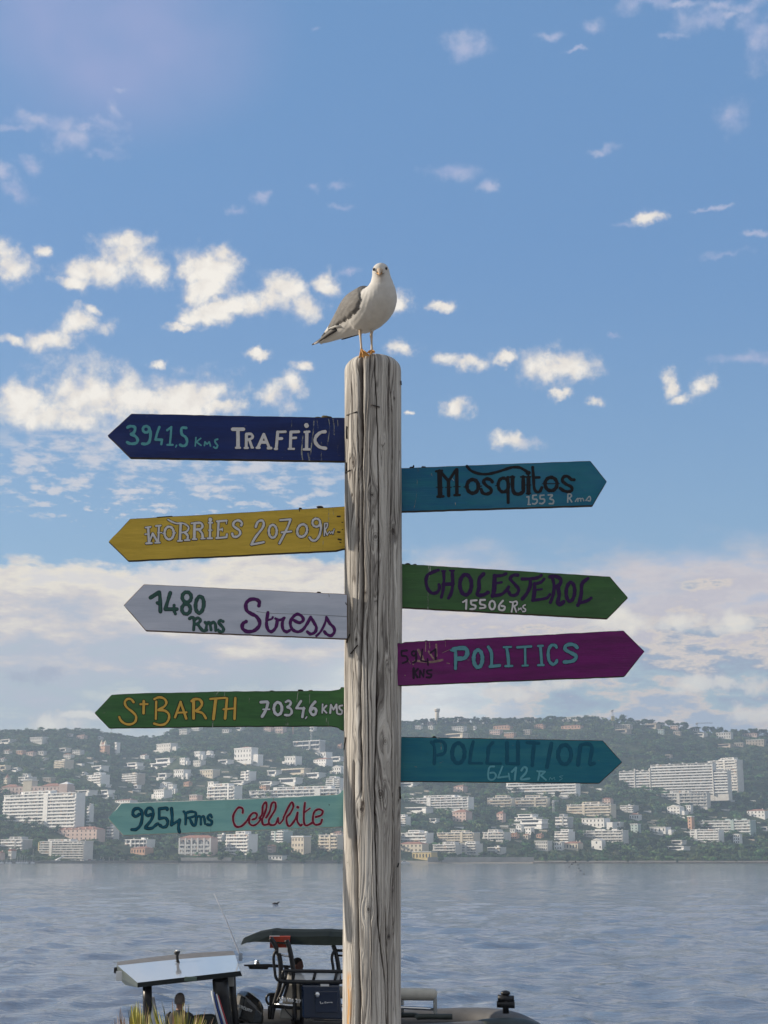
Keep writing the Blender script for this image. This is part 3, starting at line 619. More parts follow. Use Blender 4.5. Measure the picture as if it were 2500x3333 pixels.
# 5 ---- Cellulite
b, pj = board('faded turquoise arrow board reading Cellulite, pointing left', [(1150,2566),(1116,2570),(1111,2578),(1101,2585),(900,2596),(393,2614),(351,2665),(400,2720),(1116,2692),(1150,2692)], YP+.012,
    board_mat('turquoise_paint', (.27, .54, .52), (.20, .44, .45), .2, .6), edge=mat('pale_board_edge', (.50, .56, .54), .9, .4, 30),
    drips=[(2,[(890,2597),(889,2625)],D),(1.5,[(687,2660),(686,2710)],D),(2,[(1071,2618),(1072,2621)],L)], lumps=[(1050,2587,12,1.5,L),(1085,2586,8,1.5,MS)])
c = Crop(340, 2590, 400); blt = paint('petrol_lettering', (.008, .10, .16)); nv2 = paint('deep_navy_outline', (.008, .025, .055))
letters(b, 'painted_number', c, [(30,[(470,250),(425,280),(385,250),(398,190),(460,172),(505,220),(508,310),(485,398),(430,453),(370,457)]),(28,[(630,252),(580,270),(556,222),(590,168),(645,182),(658,250),(630,330),(560,418),(562,440),(640,438),(700,390),(722,378)]),(28,[(848,188),(842,166),(740,177)]),(28,[(740,177),(740,308)]),(28,[(740,310),(820,300),(855,350),(838,408),(790,425),(748,397)]),(30,[(905,170),(915,290),(905,395)]),(26,[(905,395),(1012,330)]),(30,[(1015,325),(1000,420),(1012,490)])], pj, blt, nv2, 1.7)
letters(b, 'painted_unit', c, [(26,[(1072,215),(1098,260),(1095,383)]),(24,[(1088,240),(1160,215),(1228,227),(1222,272),(1135,300)]),(28,[(1150,300),(1190,388),(1228,393),(1242,285)]),(22,[(1250,282),(1296,287),(1302,388)]),(22,[(1300,295),(1342,282),(1358,378)]),(26,[(1448,288),(1428,258),(1398,280),(1406,318),(1448,345),(1438,392),(1388,390)])], pj, blt, nv2, 1.4)
c = Crop(730, 2570, 400); red = paint('crimson_lettering', (.20, .008, .035)); pk = paint('pink_outline', (.66, .55, .58))
letters(b, 'painted_word', c, [(28,[(250,315),(248,258),(190,245),(130,330),(122,420),(160,498),(230,495),(300,430),(345,360),(395,315),(440,332),(428,385),(380,405)]),(26,[(345,365),(338,450),(390,485),(450,455),(495,395)]),(28,[(475,385),(512,330),(522,220),(560,172),(572,230),(540,340),(512,410),(530,475),(592,468)]),(28,[(565,380),(612,300),(642,190),(688,177),(690,260),(640,350),(602,420),(622,475),(690,468),(728,385)]),(22,[(728,385),(742,462),(798,400),(812,345)]),(28,[(800,380),(860,252),(910,172),(933,230),(890,320),(842,380),(852,470),(890,490),(958,402),(990,312)]),(28,[(990,310),(985,420),(1028,485),(1048,472)]),(42,[(992,238),(994,239)]),(28,[(1090,180),(1077,300),(1077,440),(1110,485),(1195,445)]),(18,[(1082,310),(1158,252)]),(28,[(1235,370),(1308,345),(1328,290),(1270,266),(1212,310),(1197,420),(1230,474),(1298,460),(1320,405)])], pj, red, pk, 1.5)
# 6 ---- Mosquitos
b, pj = board('blue arrow board reading Mosquitos in black, pointing right', [(1280,1524),(1305,1523),(1660,1509),(1922,1499.5),(1976,1567),(1930,1646),(1304,1665.5),(1280,1667)], YP+.01,
    board_mat('azure_paint', (.004, .098, .22), (.007, .145, .215)), drips=[(2.5,[(1360,1522),(1361,1534)],D),(3,[(1437,1519),(1438,1535)],D),(1.3,[(1358,1562),(1356,1610),(1346,1663)],D),(2,[(1404,1542),(1406,1548)],D),(2,[(1482,1637),(1483,1645)],D),(1.5,[(1470,1556),(1477,1564)],D),(2.2,[(1440,1520),(1450,1519)],D)],
    lumps=[(1340,1520,7,4,L),(1346,1516,3,4,L),(1379,1519,8,4,L),(1365,1522,9,2,MS)])
c = Crop(1300, 1480, 360); o6 = 1566.8
letters(b, 'painted_word', c, [(66,[(602,250),(612,620)]),(36,[(550,250),(640,240)]),(40,[(572,630),(660,625)]),(56,[(860,225),(863,600)]),(36,[(825,608),(905,605)]),(48,[(628,270),(735,392)]),(44,[(840,240),(740,392)]),(54,[(737,395),(739,615)]),(14,[(552,490),(655,490)]),(14,[(692,490),(780,490)]),(14,[(815,480),(915,480)]),
    (56,ell(1100,475,86,102),'c'),(16,[(968,485),(1010,485)]),(16,[(1190,480),(1235,470)]),(50,[(1395,410),(1370,378),(1310,362),(1262,400),(1302,460),(1368,510),(1375,560),(1310,590),(1250,572),(1228,522)]),(50,ell(1560,455,78,104),'c'),(54,[(1628,345),(1632,715)]),(14,[(1440,465),(1475,465)]),
    (42,[(1012,172),(1080,242),(1200,286),(1330,290),(1480,255),(1640,203),(1710,188),(1800,192),(1880,232),(1940,268)]),(64,[(1925,275),(1940,272)])] +
    [(w, [(x+o6, y) for x, y in p]) for w, p in [(56,[(130,335),(133,500),(160,575),(228,590),(288,555),(292,500),(290,335)]),(26,[(95,335),(160,335)]),(26,[(255,335),(320,332)]),(56,[(370,335),(370,580)]),(26,[(336,335),(400,332)]),(26,[(340,582),(400,580)]),(12,[(322,455),(410,455)]),(46,[(433,190),(445,350),(456,500),(492,558),(540,550),(570,492)]),(36,[(445,345),(535,340)])]] +
    [(54,ell(708+o6,440,90,100),'c')] + [(w, [(x+o6, y) for x, y in p]) for w, p in [(14,[(580,435),(835,435)]),(48,[(1055,376),(1010,370),(960,326),(902,332),(877,385),(930,440),(1008,480),(1022,530),(970,555),(900,540),(845,502)])]], pj, paint('black_lettering', (.006, .006, .010)))
c = Crop(1640, 1480, 360); gl = paint('grey_lettering', (.34, .40, .44))
letters(b, 'painted_number', c, [(24,[(347,635),(374,630),(372,740)],'s'),(20,[(360,747),(398,747)]),(24,[(485,607),(437,612)]),(24,[(437,612),(437,665),(490,672),(498,710),(465,740),(432,735)]),(24,[(600,607),(547,612)]),(24,[(547,612),(547,662),(600,667),(610,705),(575,735),(537,730)]),(24,[(667,605),(728,607),(690,660),(742,682),(738,732),(682,735)])], pj, gl)
letters(b, 'painted_unit', c, [(24,[(962,595),(958,712)]),(22,[(968,590),(1000,592),(1014,622),(975,655)]),(22,[(985,655),(1018,708)]),(17,[(1072,703),(1092,670),(1112,657),(1110,703)]),(17,[(1115,662),(1148,657),(1154,698)]),(17,[(1158,665),(1184,657),(1199,693)]),(19,[(1232,688),(1265,642),(1285,627),(1300,650),(1293,693),(1262,690)])], pj, gl)
# 7 ---- Cholesterol
b, pj = board('dark green arrow board reading Cholesterol in purple, pointing right', [(1280,1833),(1307,1834.5),(1986,1876),(2045,1946),(1978,2014),(1307,1978),(1280,1976.5)], YP+.01,
    board_mat('moss_green_paint', (.048, .140, .044), (.034, .095, .036)), edge=mat('earth_board_edge', (.06, .05, .03), .9, .5, 30),
    drips=[(2.5,[(1395,1842),(1397,1880),(1394,1920),(1393,1982)],D),(3,[(1400,1845),(1400,1868)],D),(2,[(1342,1890),(1343,1891)],D),(1.5,[(1371,1860),(1372,1862)],D)], lumps=[(1328,1834,10,2.5,L),(1350,1836,8,2,L)])
c = Crop(1300, 1820, 400); dp = paint('violet_lettering', (.030, .005, .070)); o7 = 380*4.1475; y7 = 83
B7 = lambda rows: [(r[0], [(x+o7, y+y7) for x, y in r[1]]) + tuple(r[2:]) for r in rows]
letters(b, 'painted_word', c, [(46,[(525,148),(440,180),(378,220),(360,300),(382,398),(440,458),(508,448),(542,390),(535,345)]),(44,[(597,165),(602,300),(590,420),(567,515)]),(46,[(715,165),(720,340),(700,455),(664,525)]),(48,[(590,340),(725,335)]),(24,[(570,160),(622,160)]),(26,[(680,155),(740,155)]),(54,ell(895,345,78,136),'c'),(52,[(1138,198),(1078,270),(1076,390),(1052,478),(1130,484),(1198,448)]),(60,[(1285,225),(1280,400),(1258,495)]),(44,[(1285,225),(1380,220),(1440,196)]),(36,[(1290,330),(1380,312)]),(46,[(1262,492),(1370,478),(1445,420),(1475,375)]),(46,[(1600,216),(1540,217),(1497,265),(1560,340),(1610,410),(1580,478),(1510,488),(1478,445)])] +
    B7([(46,[(80,185),(180,182),(285,168),(340,135)]),(50,[(190,190),(190,280),(140,385),(84,455)]),(42,[(378,185),(330,230),(255,250)]),(54,[(250,250),(245,380),(227,470)]),(32,[(255,335),(346,322)]),(42,[(225,472),(340,458),(418,438),(455,395)]),(46,[(490,165),(513,280),(500,400),(462,500)]),(52,[(455,155),(530,147),(603,190),(588,258),(532,288)]),(54,[(562,285),(580,400),(562,500),(590,532),(642,492)]),(50,ell(733,358,57,126,-6),'c'),(50,[(968,178),(890,250),(880,380),(852,500),(832,540)]),(44,[(850,512),(955,480),(1012,442)])]), pj, dp)
letters(b, 'painted_number', c, [(28,[(860,580),(905,552),(900,672)],'s'),(28,[(1042,556),(967,562)]),(28,[(967,562),(972,610),(1025,630),(1018,668),(958,675)]),(28,[(1155,551),(1092,553)]),(28,[(1092,553),(1092,605),(1150,622),(1153,655),(1088,664)]),(28,ell(1253,622,38,57),'c'),(28,[(1398,562),(1347,625),(1352,683),(1405,688),(1423,645),(1378,632)]),(24,[(1492,577),(1530,592),(1526,650),(1514,712)]),(24,[(1532,582),(1578,572),(1588,610),(1542,640)]),(24,[(1550,640),(1577,712)])] +
    B7([(12,[(27,613),(36,577),(50,600),(65,573),(77,608)],'s'),(20,[(122,537),(97,547),(97,575),(124,592),(122,622),(88,625)])]), pj, white_l, bk, 1.6)
# 8 ---- Politics
b, pj = board('magenta purple arrow board reading Politics, pointing right', [(1290,2091),(1305,2094),(1318,2089),(1690,2070),(2030,2051.7),(2099,2120),(2034,2202),(1296.5,2232),(1290,2232)], YP-.06,
    board_mat('plum_paint', (.150, .005, .135), (.095, .005, .088), .5, 1.1),
    scuffs=(), drips=[(7,[(1352,2150),(1400,2155),(1440,2148)],SC),(9,[(1362,2116),(1372,2135),(1378,2150)],SC),(6,[(1420,2098),(1421,2135)],SC),(5,[(1345,2154),(1345,2162)],SC),(3,[(1386,2090),(1385,2120)],SC),(2,[(1398,2092),(1399,2110)],SC),(3,[(1455,2158),(1463,2160)],SC),(5,[(1395,2120),(1412,2145)],SC),(2,[(1330,2150),(1336,2160)],SC),(2,[(1317,2198),(1320,2199)],SC),(1.6,[(1440,2125),(1468,2112)],SC),(1.2,[(1450,2088),(1450,2104)],SC)],
    lumps=[(1388,2086,5,4,L),(1296,2094,5,4,L),(1360,2088,14,2,L),(1458,2082,10,1.5,L)])
c = Crop(1280, 2050, 420); tl = paint('turquoise_lettering', (.105, .30, .36)); dn = paint('indigo_outline', (.012, .008, .06)); o8 = 400*3.95; y8 = -39.5; k8 = 3.95/3.858
B8 = lambda rows: [(r[0]*k8, [(x*k8+o8, y*k8+y8) for x, y in r[1]]) + tuple(r[2:]) for r in rows]
letters(b, 'painted_word', c, [(40,[(800,255),(803,380),(800,498)]),(24,[(740,262),(775,275)]),(54,[(775,252),(840,238),(928,242),(953,300),(918,362),(832,372)]),(48,ell(1090,372,56,110),'c'),(40,[(1222,222),(1262,300),(1264,455)]),(40,[(1245,474),(1368,460)]),(40,[(1457,228),(1475,340),(1485,466)]),(26,[(1420,225),(1515,221)]),(28,[(1440,468),(1530,465)])] +
    B8([(30,[(14,260),(188,248)]),(32,[(112,262),(115,486)]),(22,[(78,490),(148,487)]),(34,[(305,245),(322,478)]),(26,[(275,243),(335,240)]),(26,[(275,484),(346,482)]),(38,[(505,258),(490,237),(447,232),(411,280),(402,350),(416,430),(460,473),(500,450),(510,425)]),(44,[(765,262),(735,234),(680,221),(622,242),(620,290),(690,330),(753,370),(728,420),(668,440),(605,444)])]), pj, tl, dn, 1.5)
letters(b, 'painted_number', c, [(26,[(178,266),(107,271)]),(26,[(107,271),(112,330),(170,342),(183,398),(122,428)]),(24,ell(264,303,26,30),'c'),(28,[(293,275),(294,395),(257,423)]),(22,[(375,252),(356,398),(425,410)],'s'),(20,[(440,372),(448,455)]),(24,[(477,298),(543,248),(545,380)],'s'),
    (30,[(263,495),(262,620)]),(28,[(318,502),(275,550),(313,612)],'s'),(24,[(340,612),(346,522),(388,605),(396,512)],'s'),(26,[(493,517),(437,527),(442,560),(488,577),(478,610),(428,610)])], pj, paint('aubergine_lettering', (.022, .006, .03)))
# 9 ---- Pollution
b, pj = board('teal blue arrow board with faded word Pollution, pointing right', [(1280,2397),(1303,2398),(1963,2410),(2026,2481),(1952,2550),(1303,2544),(1280,2544)], YP+.01,
    board_mat('petrol_paint', (.006, .135, .225), (.020, .180, .235), .7, 1.0), drips=[(3,[(1424,2402),(1433,2408),(1435,2422)],D),(2,[(1436,2425),(1436,2440)],D)], lumps=[(1414,2398,7,4,L)])
c = Crop(1300, 2380, 380); fd = paint('faded_navy_lettering', (.006, .098, .172)); o9 = 340*4.366; k9 = 4.366/4.1475
B9 = lambda rows: [(r[0]*k9, [(x*k9+o9, y*k9) for x, y in r[1]]) + tuple(r[2:]) for r in rows]
letters(b, 'painted_word', c, [(44,[(455,155),(498,230),(496,462)]),(44,[(500,142),(600,142),(652,200),(638,308),(545,338)]),(56,ell(838,312,88,142),'c'),(48,[(1050,152),(1015,300),(998,450)]),(36,[(998,455),(1175,455)]),(48,[(1328,162),(1270,230),(1260,350),(1246,452)]),(36,[(1246,460),(1440,460)])] +
    B9([(50,[(40,155),(45,300),(42,425)]),(40,[(42,435),(200,440)]),(50,[(190,145),(190,430)]),(44,[(315,152),(470,160)]),(48,[(408,170),(390,350),(385,462)]),(52,[(643,165),(610,330),(582,485)]),(52,ell(820,315,88,130),'c'),(54,[(1030,215),(1015,340),(1002,455)]),(48,[(1035,190),(1128,170),(1188,210),(1178,320),(1160,440),(1220,432)])]), pj, fd)
letters(b, 'painted_number', c, [(26,[(1345,502),(1282,512),(1262,600),(1272,678),(1330,688),(1372,640),(1348,592),(1292,592)]),(27,[(1465,502),(1402,658)]),(26,[(1402,660),(1555,640)]),(24,[(1552,602),(1568,688)])] +
    B9([(28,[(107,550),(165,492),(147,655)],'s'),(28,[(237,530),(270,487),(308,502),(298,560),(227,648),(345,640)]),(24,[(450,537),(480,560),(462,658)]),(24,[(480,542),(556,546),(500,600),(568,658)],'s'),(8,[(612,658),(626,622),(650,650),(680,622),(690,658)],'s'),(8,[(798,602),(752,612),(788,640),(752,662)])]), pj, paint('chalky_lettering', (.13, .40, .50)))
# ------------------------------------------------------------------ gull on the post
GY = YP-.055
def gp(x, y, dep=0.0): return P(950+x/3.687, 820+y/3.687, GY+dep)
GS = mpp(1040, GY)/3.687
def make_gull():
    rows = [(336,1096,.205,5,40),(352,1084,.20,14,44),(420,1042,.17,48,66),(540,950,.125,112,104),(662,848,.075,186,160),(790,748,.025,254,222),(905,690,-.025,264,250),
            (1000,612,-.062,247,250),(1050,535,-.088,214,226),(1073,455,-.104,176,186),(1078,385,-.112,140,147),(1075,325,-.118,119,121),(1071,272,-.124,104,107),(1067,226,-.128,100,101),(1065,188,-.127,84,87),(1063,164,-.125,55,56),(1062,153,-.124,8,8)]
    A = np.array(rows, float); m = 150; t = np.linspace(0, len(rows)-1, m)
    def crs(col):
        y = A[:, col]; out = np.empty(m)
        for k, q in enumerate(t):
            i = min(int(q), len(y)-2); f = q-i; p0, p1, p2, p3 = y[max(i-1, 0)], y[i], y[i+1], y[min(i+2, len(y)-1)]
            out[k] = .5*(2*p1+(p2-p0)*f+(2*p0-5*p1+4*p2-p3)*f*f+(3*p1-p0-3*p2+p3)*f**3)
        return out
    S = [crs(c) for c in range(5)]; n = 112
    C = [gp(S[0][k], S[1][k], S[2][k]) for k in range(m)]
    u = None; V = []; info = []
    phi_tab = np.array([0, 8, 66, 92, 108, 114, 110, 92, 52, 0, 0, 0, 0, 0, 0, 0, 0], float)
    for k in range(m):
        tg = (C[min(k+1, m-1)]-C[max(k-1, 0)]).normalized()
        if u is None: u = (Vector((0, 0, 1))-tg*tg.z).normalized()
        u = (u-tg*u.dot(tg)).normalized(); s = tg.cross(u)     # s points to the bird's right, towards the camera's left
        pm = np.interp(t[k], range(len(rows)), phi_tab)
        jag = 2.2*math.sin(t[k]*7.3)+1.6*math.sin(t[k]*17+1)+1.0*math.sin(t[k]*31)
        for j in range(n):
            a = 2*math.pi*j/n - math.pi; d = abs(math.degrees(a))
            lim = pm+(jag if pm > 20 else 0)
            w = max(0.0, min(1.0, (lim-d)/9.0)) if pm > 3 else 0
            off = .0075*w*(3-2*w)*w*min(1, pm/40) if w else 0
            feath = 1+.006*math.sin(a*23+t[k]*5)*(1 if t[k] < 9 else .25)
            V.append(C[k]+(u*math.cos(a)*(S[3][k]*GS*feath+off) + s*math.sin(a)*(S[4][k]*GS*feath+off))); info.append((t[k], d, lim))
    mb = MB(); mb.v = [tuple(p) for p in V]
    for k in range(m-1):
        for j in range(n):
            q = (k*n+j, k*n+(j+1) % n, (k+1)*n+(j+1) % n, (k+1)*n+j)
            tt, d, lim = info[k*n+j]; mi = 0
            if d < lim and 1.6 < tt < 8.6: mi = 1
            if 2.35 < tt < 2.72 and d < lim+4: mi = 0
            if 1.2 < tt <= 2.35 and d < lim-8: mi = 2
            mb.face(q, mi, True)
    mb.face(list(range(n))[::-1], 2); mb.face([(m-1)*n+j for j in range(n)], 0)
    # folded primaries crossing over the tail: near pair and far pair
    def blade(pts, mi):
        rings = []
        P3 = [gp(*p[:3]) for p in pts]
        for k, p in enumerate(P3):
            tg = (P3[min(k+1, len(P3)-1)]-P3[max(k-1, 0)]).normalized(); up = (Vector((0, 0, 1))-tg*tg.z).normalized(); s = tg.cross(up); r = pts[k][3]*GS; th = pts[k][4]*GS
            rings.append([p+up*r*math.sin(2*math.pi*j/10)+s*th*math.cos(2*math.pi*j/10) for j in range(10)])
        mb.loft(rings, mi)
    blade([(590,868,.05,44,20),(520,922,.072,42,18),(430,985,.112,32,15),(350,1050,.150,20,11),(285,1092,.175,15,7),(243,1113,.190,9,4)], 2)
    blade([(330,1074,.150,14,8),(300,1090,.166,13,8),(270,1102,.178,11,7)], 7)
    blade([(880,930,.09,40,20),(790,985,.125,18,14),(700,1012,.155,18,10),(640,1035,.17,13,8),(596,1052,.185,5,4)], 2)
    blade([(585,893,.028,13,10),(520,893,.052,12,10),(470,912,.070,9,8),(442,922,.085,4,4)], 0)
    # legs with knees, and webbed feet gripping the rim of the post
    for (hx, hy, kx, ky, ax, ay, dh, da) in ((812,900,820,985,836,1172,-.005,-.055),(958,930,953,1012,962,1185,-.02,-.045)):
        mb.tube([gp(hx, hy-40, dh), gp(hx, hy, dh), gp(hx+4, hy+40, dh-.01)], [34*GS, 24*GS, 15*GS], 10, 0)
        mb.tube([gp(hx+2, hy+25, dh-.008), gp(kx, ky-25, (dh*.6+da*.4)), gp(kx, ky, (dh*.5+da*.5)), gp(kx+3, ky+30, (dh*.4+da*.6)), gp((kx+ax)/2, (ky+ay)/2, da), gp(ax-2, ay-18, da), gp(ax, ay+8, da)],
                [15*GS, 17*GS, 19*GS, 14*GS, 12*GS, 14*GS, 20*GS], 10, 3)
    def foot(heel, toes, mi=4):
        H = gp(*heel); T = [gp(*q) for q in toes]
        for q in T: mb.tube([H, H.lerp(q, .5)+Vector((0, -.002, .003)), q], [9*GS, 8*GS, 4*GS], 7, mi)
        for a, b in zip(T, T[1:]):
            mid = (a+b)/2; mid = mid.lerp(H, .18); off = Vector((0, .002, -.003))
            mb.prism([H, a, mid, b], off, mi)
    foot((834,1172,-.062), [(808,1272,-.086),(862,1262,-.090),(932,1246,-.084)])
    foot((960,1184,-.055), [(905,1206,-.080),(948,1222,-.086),(998,1200,-.078)])
    # bill, gape, eyes
    def bill(pts, mi):
        rings = []
        for x, y, dep, rx, rz in pts:
            c = gp(x, y, dep); rings.append([c+Vector((rx*GS*math.cos(2*math.pi*j/12), 0, rz*GS*math.sin(2*math.pi*j/12))) for j in range(12)])
        mb.loft(rings, mi)
    bill([(1056,214,-.150,46,34),(1055,218,-.168,36,28),(1054,226,-.186,25,22),(1053,238,-.203,17,17),(1053,252,-.214,12,14),(1053,268,-.219,7,9),(1053,276,-.219,2,3)], 3)
    bill([(1054,252,-.150,42,16),(1053,256,-.172,32,13),(1053,262,-.192,20,11),(1053,268,-.205,11,8),(1053,270,-.210,3,3)], 4)
    mb.ball(gp(1053,272,-.204), (9*GS, 5*GS, 6*GS), 6)
    for pts in ([(1000,262,-.158),(1018,246,-.176),(1036,242,-.190)], [(1118,248,-.156),(1096,262,-.170),(1072,252,-.190)], [(1022,272,-.166),(1040,252,-.190),(1053,248,-.206),(1068,254,-.190),(1088,270,-.166)]):
        mb.tube([gp(*p) for p in pts], [2.2*GS, 3.2*GS, 2.2*GS] if len(pts) == 3 else 2.4*GS, 6, 5)
    for ex, ey, ed in ((984,212,-.160),(1134,199,-.160)):
        c = gp(ex, ey, ed); mb.ball(c, (15*GS, 12*GS, 17*GS), 6 if False else 5, 12, 8)
        mb.ball(c+Vector((-.0012, -.0042, .0022)), .0011, 0, 6, 4)  # eye glint set in as a tiny white bead
        mb.tube([gp(ex-20, ey-14, ed+.004), gp(ex, ey-19, ed-.003), gp(ex+20, ey-14, ed+.004)], [2*GS, 4*GS, 2*GS], 6, 7)
    fw = mat('white_plumage', (.61, .60, .58), .85, .10, 30, bump=.25); fg = mat('grey_plumage', (.18, .175, .17), .8, .30, 26, stretch=(1, 1, 2.5), bump=.3)
    o = mb.build('gull', [fw, fg, mat('black_plumage', (.018, .017, .02), .6), mat('yellowish_horn', (.52, .40, .28), .5, .2, 30), mat('orange_web', (.62, .30, .07), .55, .25, 40), mat('dark_eye', (.01, .01, .012), .1), mat('red_spot', (.45, .06, .03), .5), mat('grey_feather_tip', (.30, .28, .28), .7)],
                 origin=gp(900, 1200), fixn=True)
    tag(o, 'grey and white gull standing on top of the wooden post, facing the camera', 'gull')
make_gull()

# ------------------------------------------------------------------ boats
blk = mat('black_tube', (.012, .012, .014), .35, .2, 8, spec=.4); dgreen = mat('dark_green_canvas', (.008, .013, .011), .8, .3, 5, spec=.12)
gel = mat('glossy_white_gelcoat', (.38, .41, .46), .10, .05, 2, spec=.6, coat=.8); greyrim = mat('grey_nonslip', (.15, .15, .155), .8, .25, 10); steel = mat('polished_steel', (.72, .73, .74), .18, metal=1.0)
grp = mat('grey_hypalon', (.115, .115, .118), .6, .25, 3, bump=.2); dgrp = mat('dark_green_hypalon', (.030, .040, .034), .55, .3, 3)
navy_g = mat('navy_gelcoat', (.007, .018, .050), .12, .1, 2, coat=.6); cream = mat('cream_vinyl', (.50, .47, .40), .5, .15, 6, bump=.2); paleg = mat('pale_grey_gelcoat', (.42, .40, .36), .35, .25, 3)
skin = mat('skin', (.36, .20, .14), .6, .2, 20); skin_d = mat('tanned_skin', (.16, .075, .06), .6, .2, 20)
whitet = mat('white_sticker', (.75, .75, .74), .5)
clear = bpy.data.materials.new('clear_acrylic'); clear.use_nodes = True
_b = clear.node_tree.nodes['Principled BSDF']; _b.inputs['Base Color'].default_value = (.85, .88, .90, 1); _b.inputs['Alpha'].default_value = .38; _b.inputs['Roughness'].default_value = .08
def c6(x, y, Y): return P(300+x/1.843, 2900+y/1.843, Y)
def cq(x, y, Y): return P(360+x/3.77, 3060+y/3.77, Y)        # crop of the left boat
def cr(x, y, Y): return P(820+x/5.352, 3020+y/5.352, Y)      # crop of the inflatable
def c7(x, y, Y): return P(1080+x/2.37, 3150+y/2.37, Y)
def hull(name, x0, x1, yc, beam, z0, z1, m, parent, bow='right'):
    rings = []
    for k in range(17):
        f = k/16; x = x0+(x1-x0)*f; q = f if bow == 'right' else 1-f
        hw = beam/2*(1-max(0, (q-.55)/.45)**2.2)+.02; dz = .35*max(0, q-.5)
        rings.append([(x, yc-hw, z1+dz), (x, yc-hw*.86, z0+.18+dz*.5), (x, yc, z0-.25+dz), (x, yc+hw*.86, z0+.18+dz*.5), (x, yc+hw, z1+dz), (x, yc+hw*.8, z1-.22+dz), (x, yc, z1-.28+dz), (x, yc-hw*.8, z1-.22+dz)])
    return MB().loft(rings, sm=False).build(name, m, parent)
def text_on(parent, name, strokes, W, o, m):
    """strokes in crop px -> beads on a vertical face; W maps (x, y) to a point."""
    mb = MB()
    for w, pts in strokes: mb.tube([W(*p) for p in pts], w, 6)
    return mb.build(name, m, parent)
# ---- left boat: glossy hardtop on black posts
B1 = thing('motor_boat', 'small motor boat with a glossy white hardtop on black posts, left of the inflatable', 'boat', (cq(850, 900, 26).x, 26.3, 0))
yb, yf = 27.6, 25.2
def sec(f):
    e = lambda a, b: (a[0]+(b[0]-a[0])*f, a[1]+(b[1]-a[1])*f)
    bow = math.sin(math.pi*f)
    R = [(e((80,268),(1505,130)), yb, -22), (e((86,312),(1530,182)), yb-.55, -10), (e((330,522),(1590,378)), yf, 0), (e((330,582),(1615,440)), yf+.06, 0), (e((180,550),(1560,440)), yb-.4, 0), (e((66,430),(1560,300)), yb+.02, 0)]
    return [cq(p[0], p[1]+dy*bow, Y) for p, Y, dy in R]
N_ = 24; S_ = [sec(k/N_) for k in range(N_+1)]
top = MB()
for a, b in ((0, 1), (1, 2)):
    pass
mb = MB(); mb.loft([[s[1], s[2]] for s in S_], 0, closed=False, caps=False, sm=True)
idx = [mb.add(s) for s in S_]
for a, b in zip(idx, idx[1:]):
    for j, mi in ((0, 1), (2, 2), (3, 2), (4, 2), (5, 1)): mb.face((a+j, a+(j+1) % 6, b+(j+1) % 6, b+j), mi, False)
mb.face([idx[0]+j for j in range(6)], 3); mb.face([idx[-1]+j for j in range(6)][::-1], 3)
mb.build('hardtop', [gel, greyrim, mat('black_trim', (.010, .014, .012), .5), mat('dark_grey_end', (.10, .12, .11), .4)], B1)
MB().box(cq(985, 476, yf-.0), (.20, .05, .07)).build('dome_light', mat('smoked_lens', (.10, .14, .11), .2), B1, bevel=.01)
MB().box(cq(80, 368, yb-.3), (.10, .10, .10)).build('navigation_light', blk, B1, bevel=.01)
MB().box(cq(104, 440, 26.6), (.10, .03, .16)).build('sticker', whitet, B1)
MB().tube([cq(820, 272, 26.7), cq(824, 262, 26.7), cq(818, 232, 26.7), cq(818, 190, 26.7), cq(816, 160, 26.7), cq(816, 136, 26.7)], [.055, .03, .025, .025, .05, .055], 10).build('mast_light', blk, B1)
MB().tube([cq(800, 136, 26.7), cq(838, 136, 26.7)], .022, 8).build('light_cap', whitet, B1)
MB().tube([cq(1612, 232, 26.9), cq(1575, 150, 26.9), c6(800, 165, 26.9), c6(730, 15, 26.9)], [.022, .013, .008, .004], 8).build('whip_antenna', mat('grey_antenna', (.42, .44, .48), .5), B1)
MB().box(cq(1595, 205, 26.9), (.06, .06, .13)).build('antenna_base', mat('grey_plastic', (.32, .36, .42), .5), B1)
for nm, pts, r in (('post', [(450,560,25.5),(452,760,25.5),(458,1029,25.6),(466,1300,25.6)], .075), ('post', [(1345,480,25.4),(1362,720,25.5),(1395,1029,25.6),(1420,1250,25.7)], .13), ('post', [(1490,450,27.2),(1498,700,27.2),(1525,930,27.2),(1550,1200,27.2)], .065)):
    MB().tube([cq(*p) for p in pts], r, 10).build(nm, blk, B1)
MB().tube([cq(1405, 600, 26), cq(1415, 660, 26), cq(1405, 700, 26)], .03, 6).build('strap', blk, B1)
MB().box(cq(1443, 500, 26.4), (.20, .05, .18)).build('bracket', mat('grey_bracket', (.38, .37, .33), .5), B1, bevel=.01)
hull('hull', cq(250, 900, 26).x, cq(1560, 900, 26).x, 26.4, 2.1, -.05, .80, mat('dark_hull', (.02, .024, .028), .3), B1, 'left')
sd = MB(); sd.loft([[cq(940, 940, 25.9), cq(940, 1100, 25.9), cq(940, 1100, 27.2), cq(940, 930, 27.2)], [cq(1120, 915, 25.9), cq(1120, 1100, 25.9), cq(1120, 1100, 27.2), cq(1120, 905, 27.2)], [cq(1270, 905, 25.9), cq(1290, 1100, 25.9), cq(1290, 1100, 27.2), cq(1270, 898, 27.2)], [cq(1345, 990, 25.9), cq(1345, 1100, 25.9), cq(1345, 1100, 27.2), cq(1345, 985, 27.2)]], sm=False)
sd.build('engine_cover', mat('dark_green_cover', (.016, .026, .024), .5, .4, 4), B1, bevel=.05)
MB().tube([cq(500, 700, 25.6), cq(505, 850, 25.6), cq(520, 1029, 25.6), cq(525, 1200, 25.6)], [.05, .085, .10, .10], 8).build('furled_cover', mat('white_canvas', (.62, .63, .64), .8, .2, 8, bump=.4), B1)
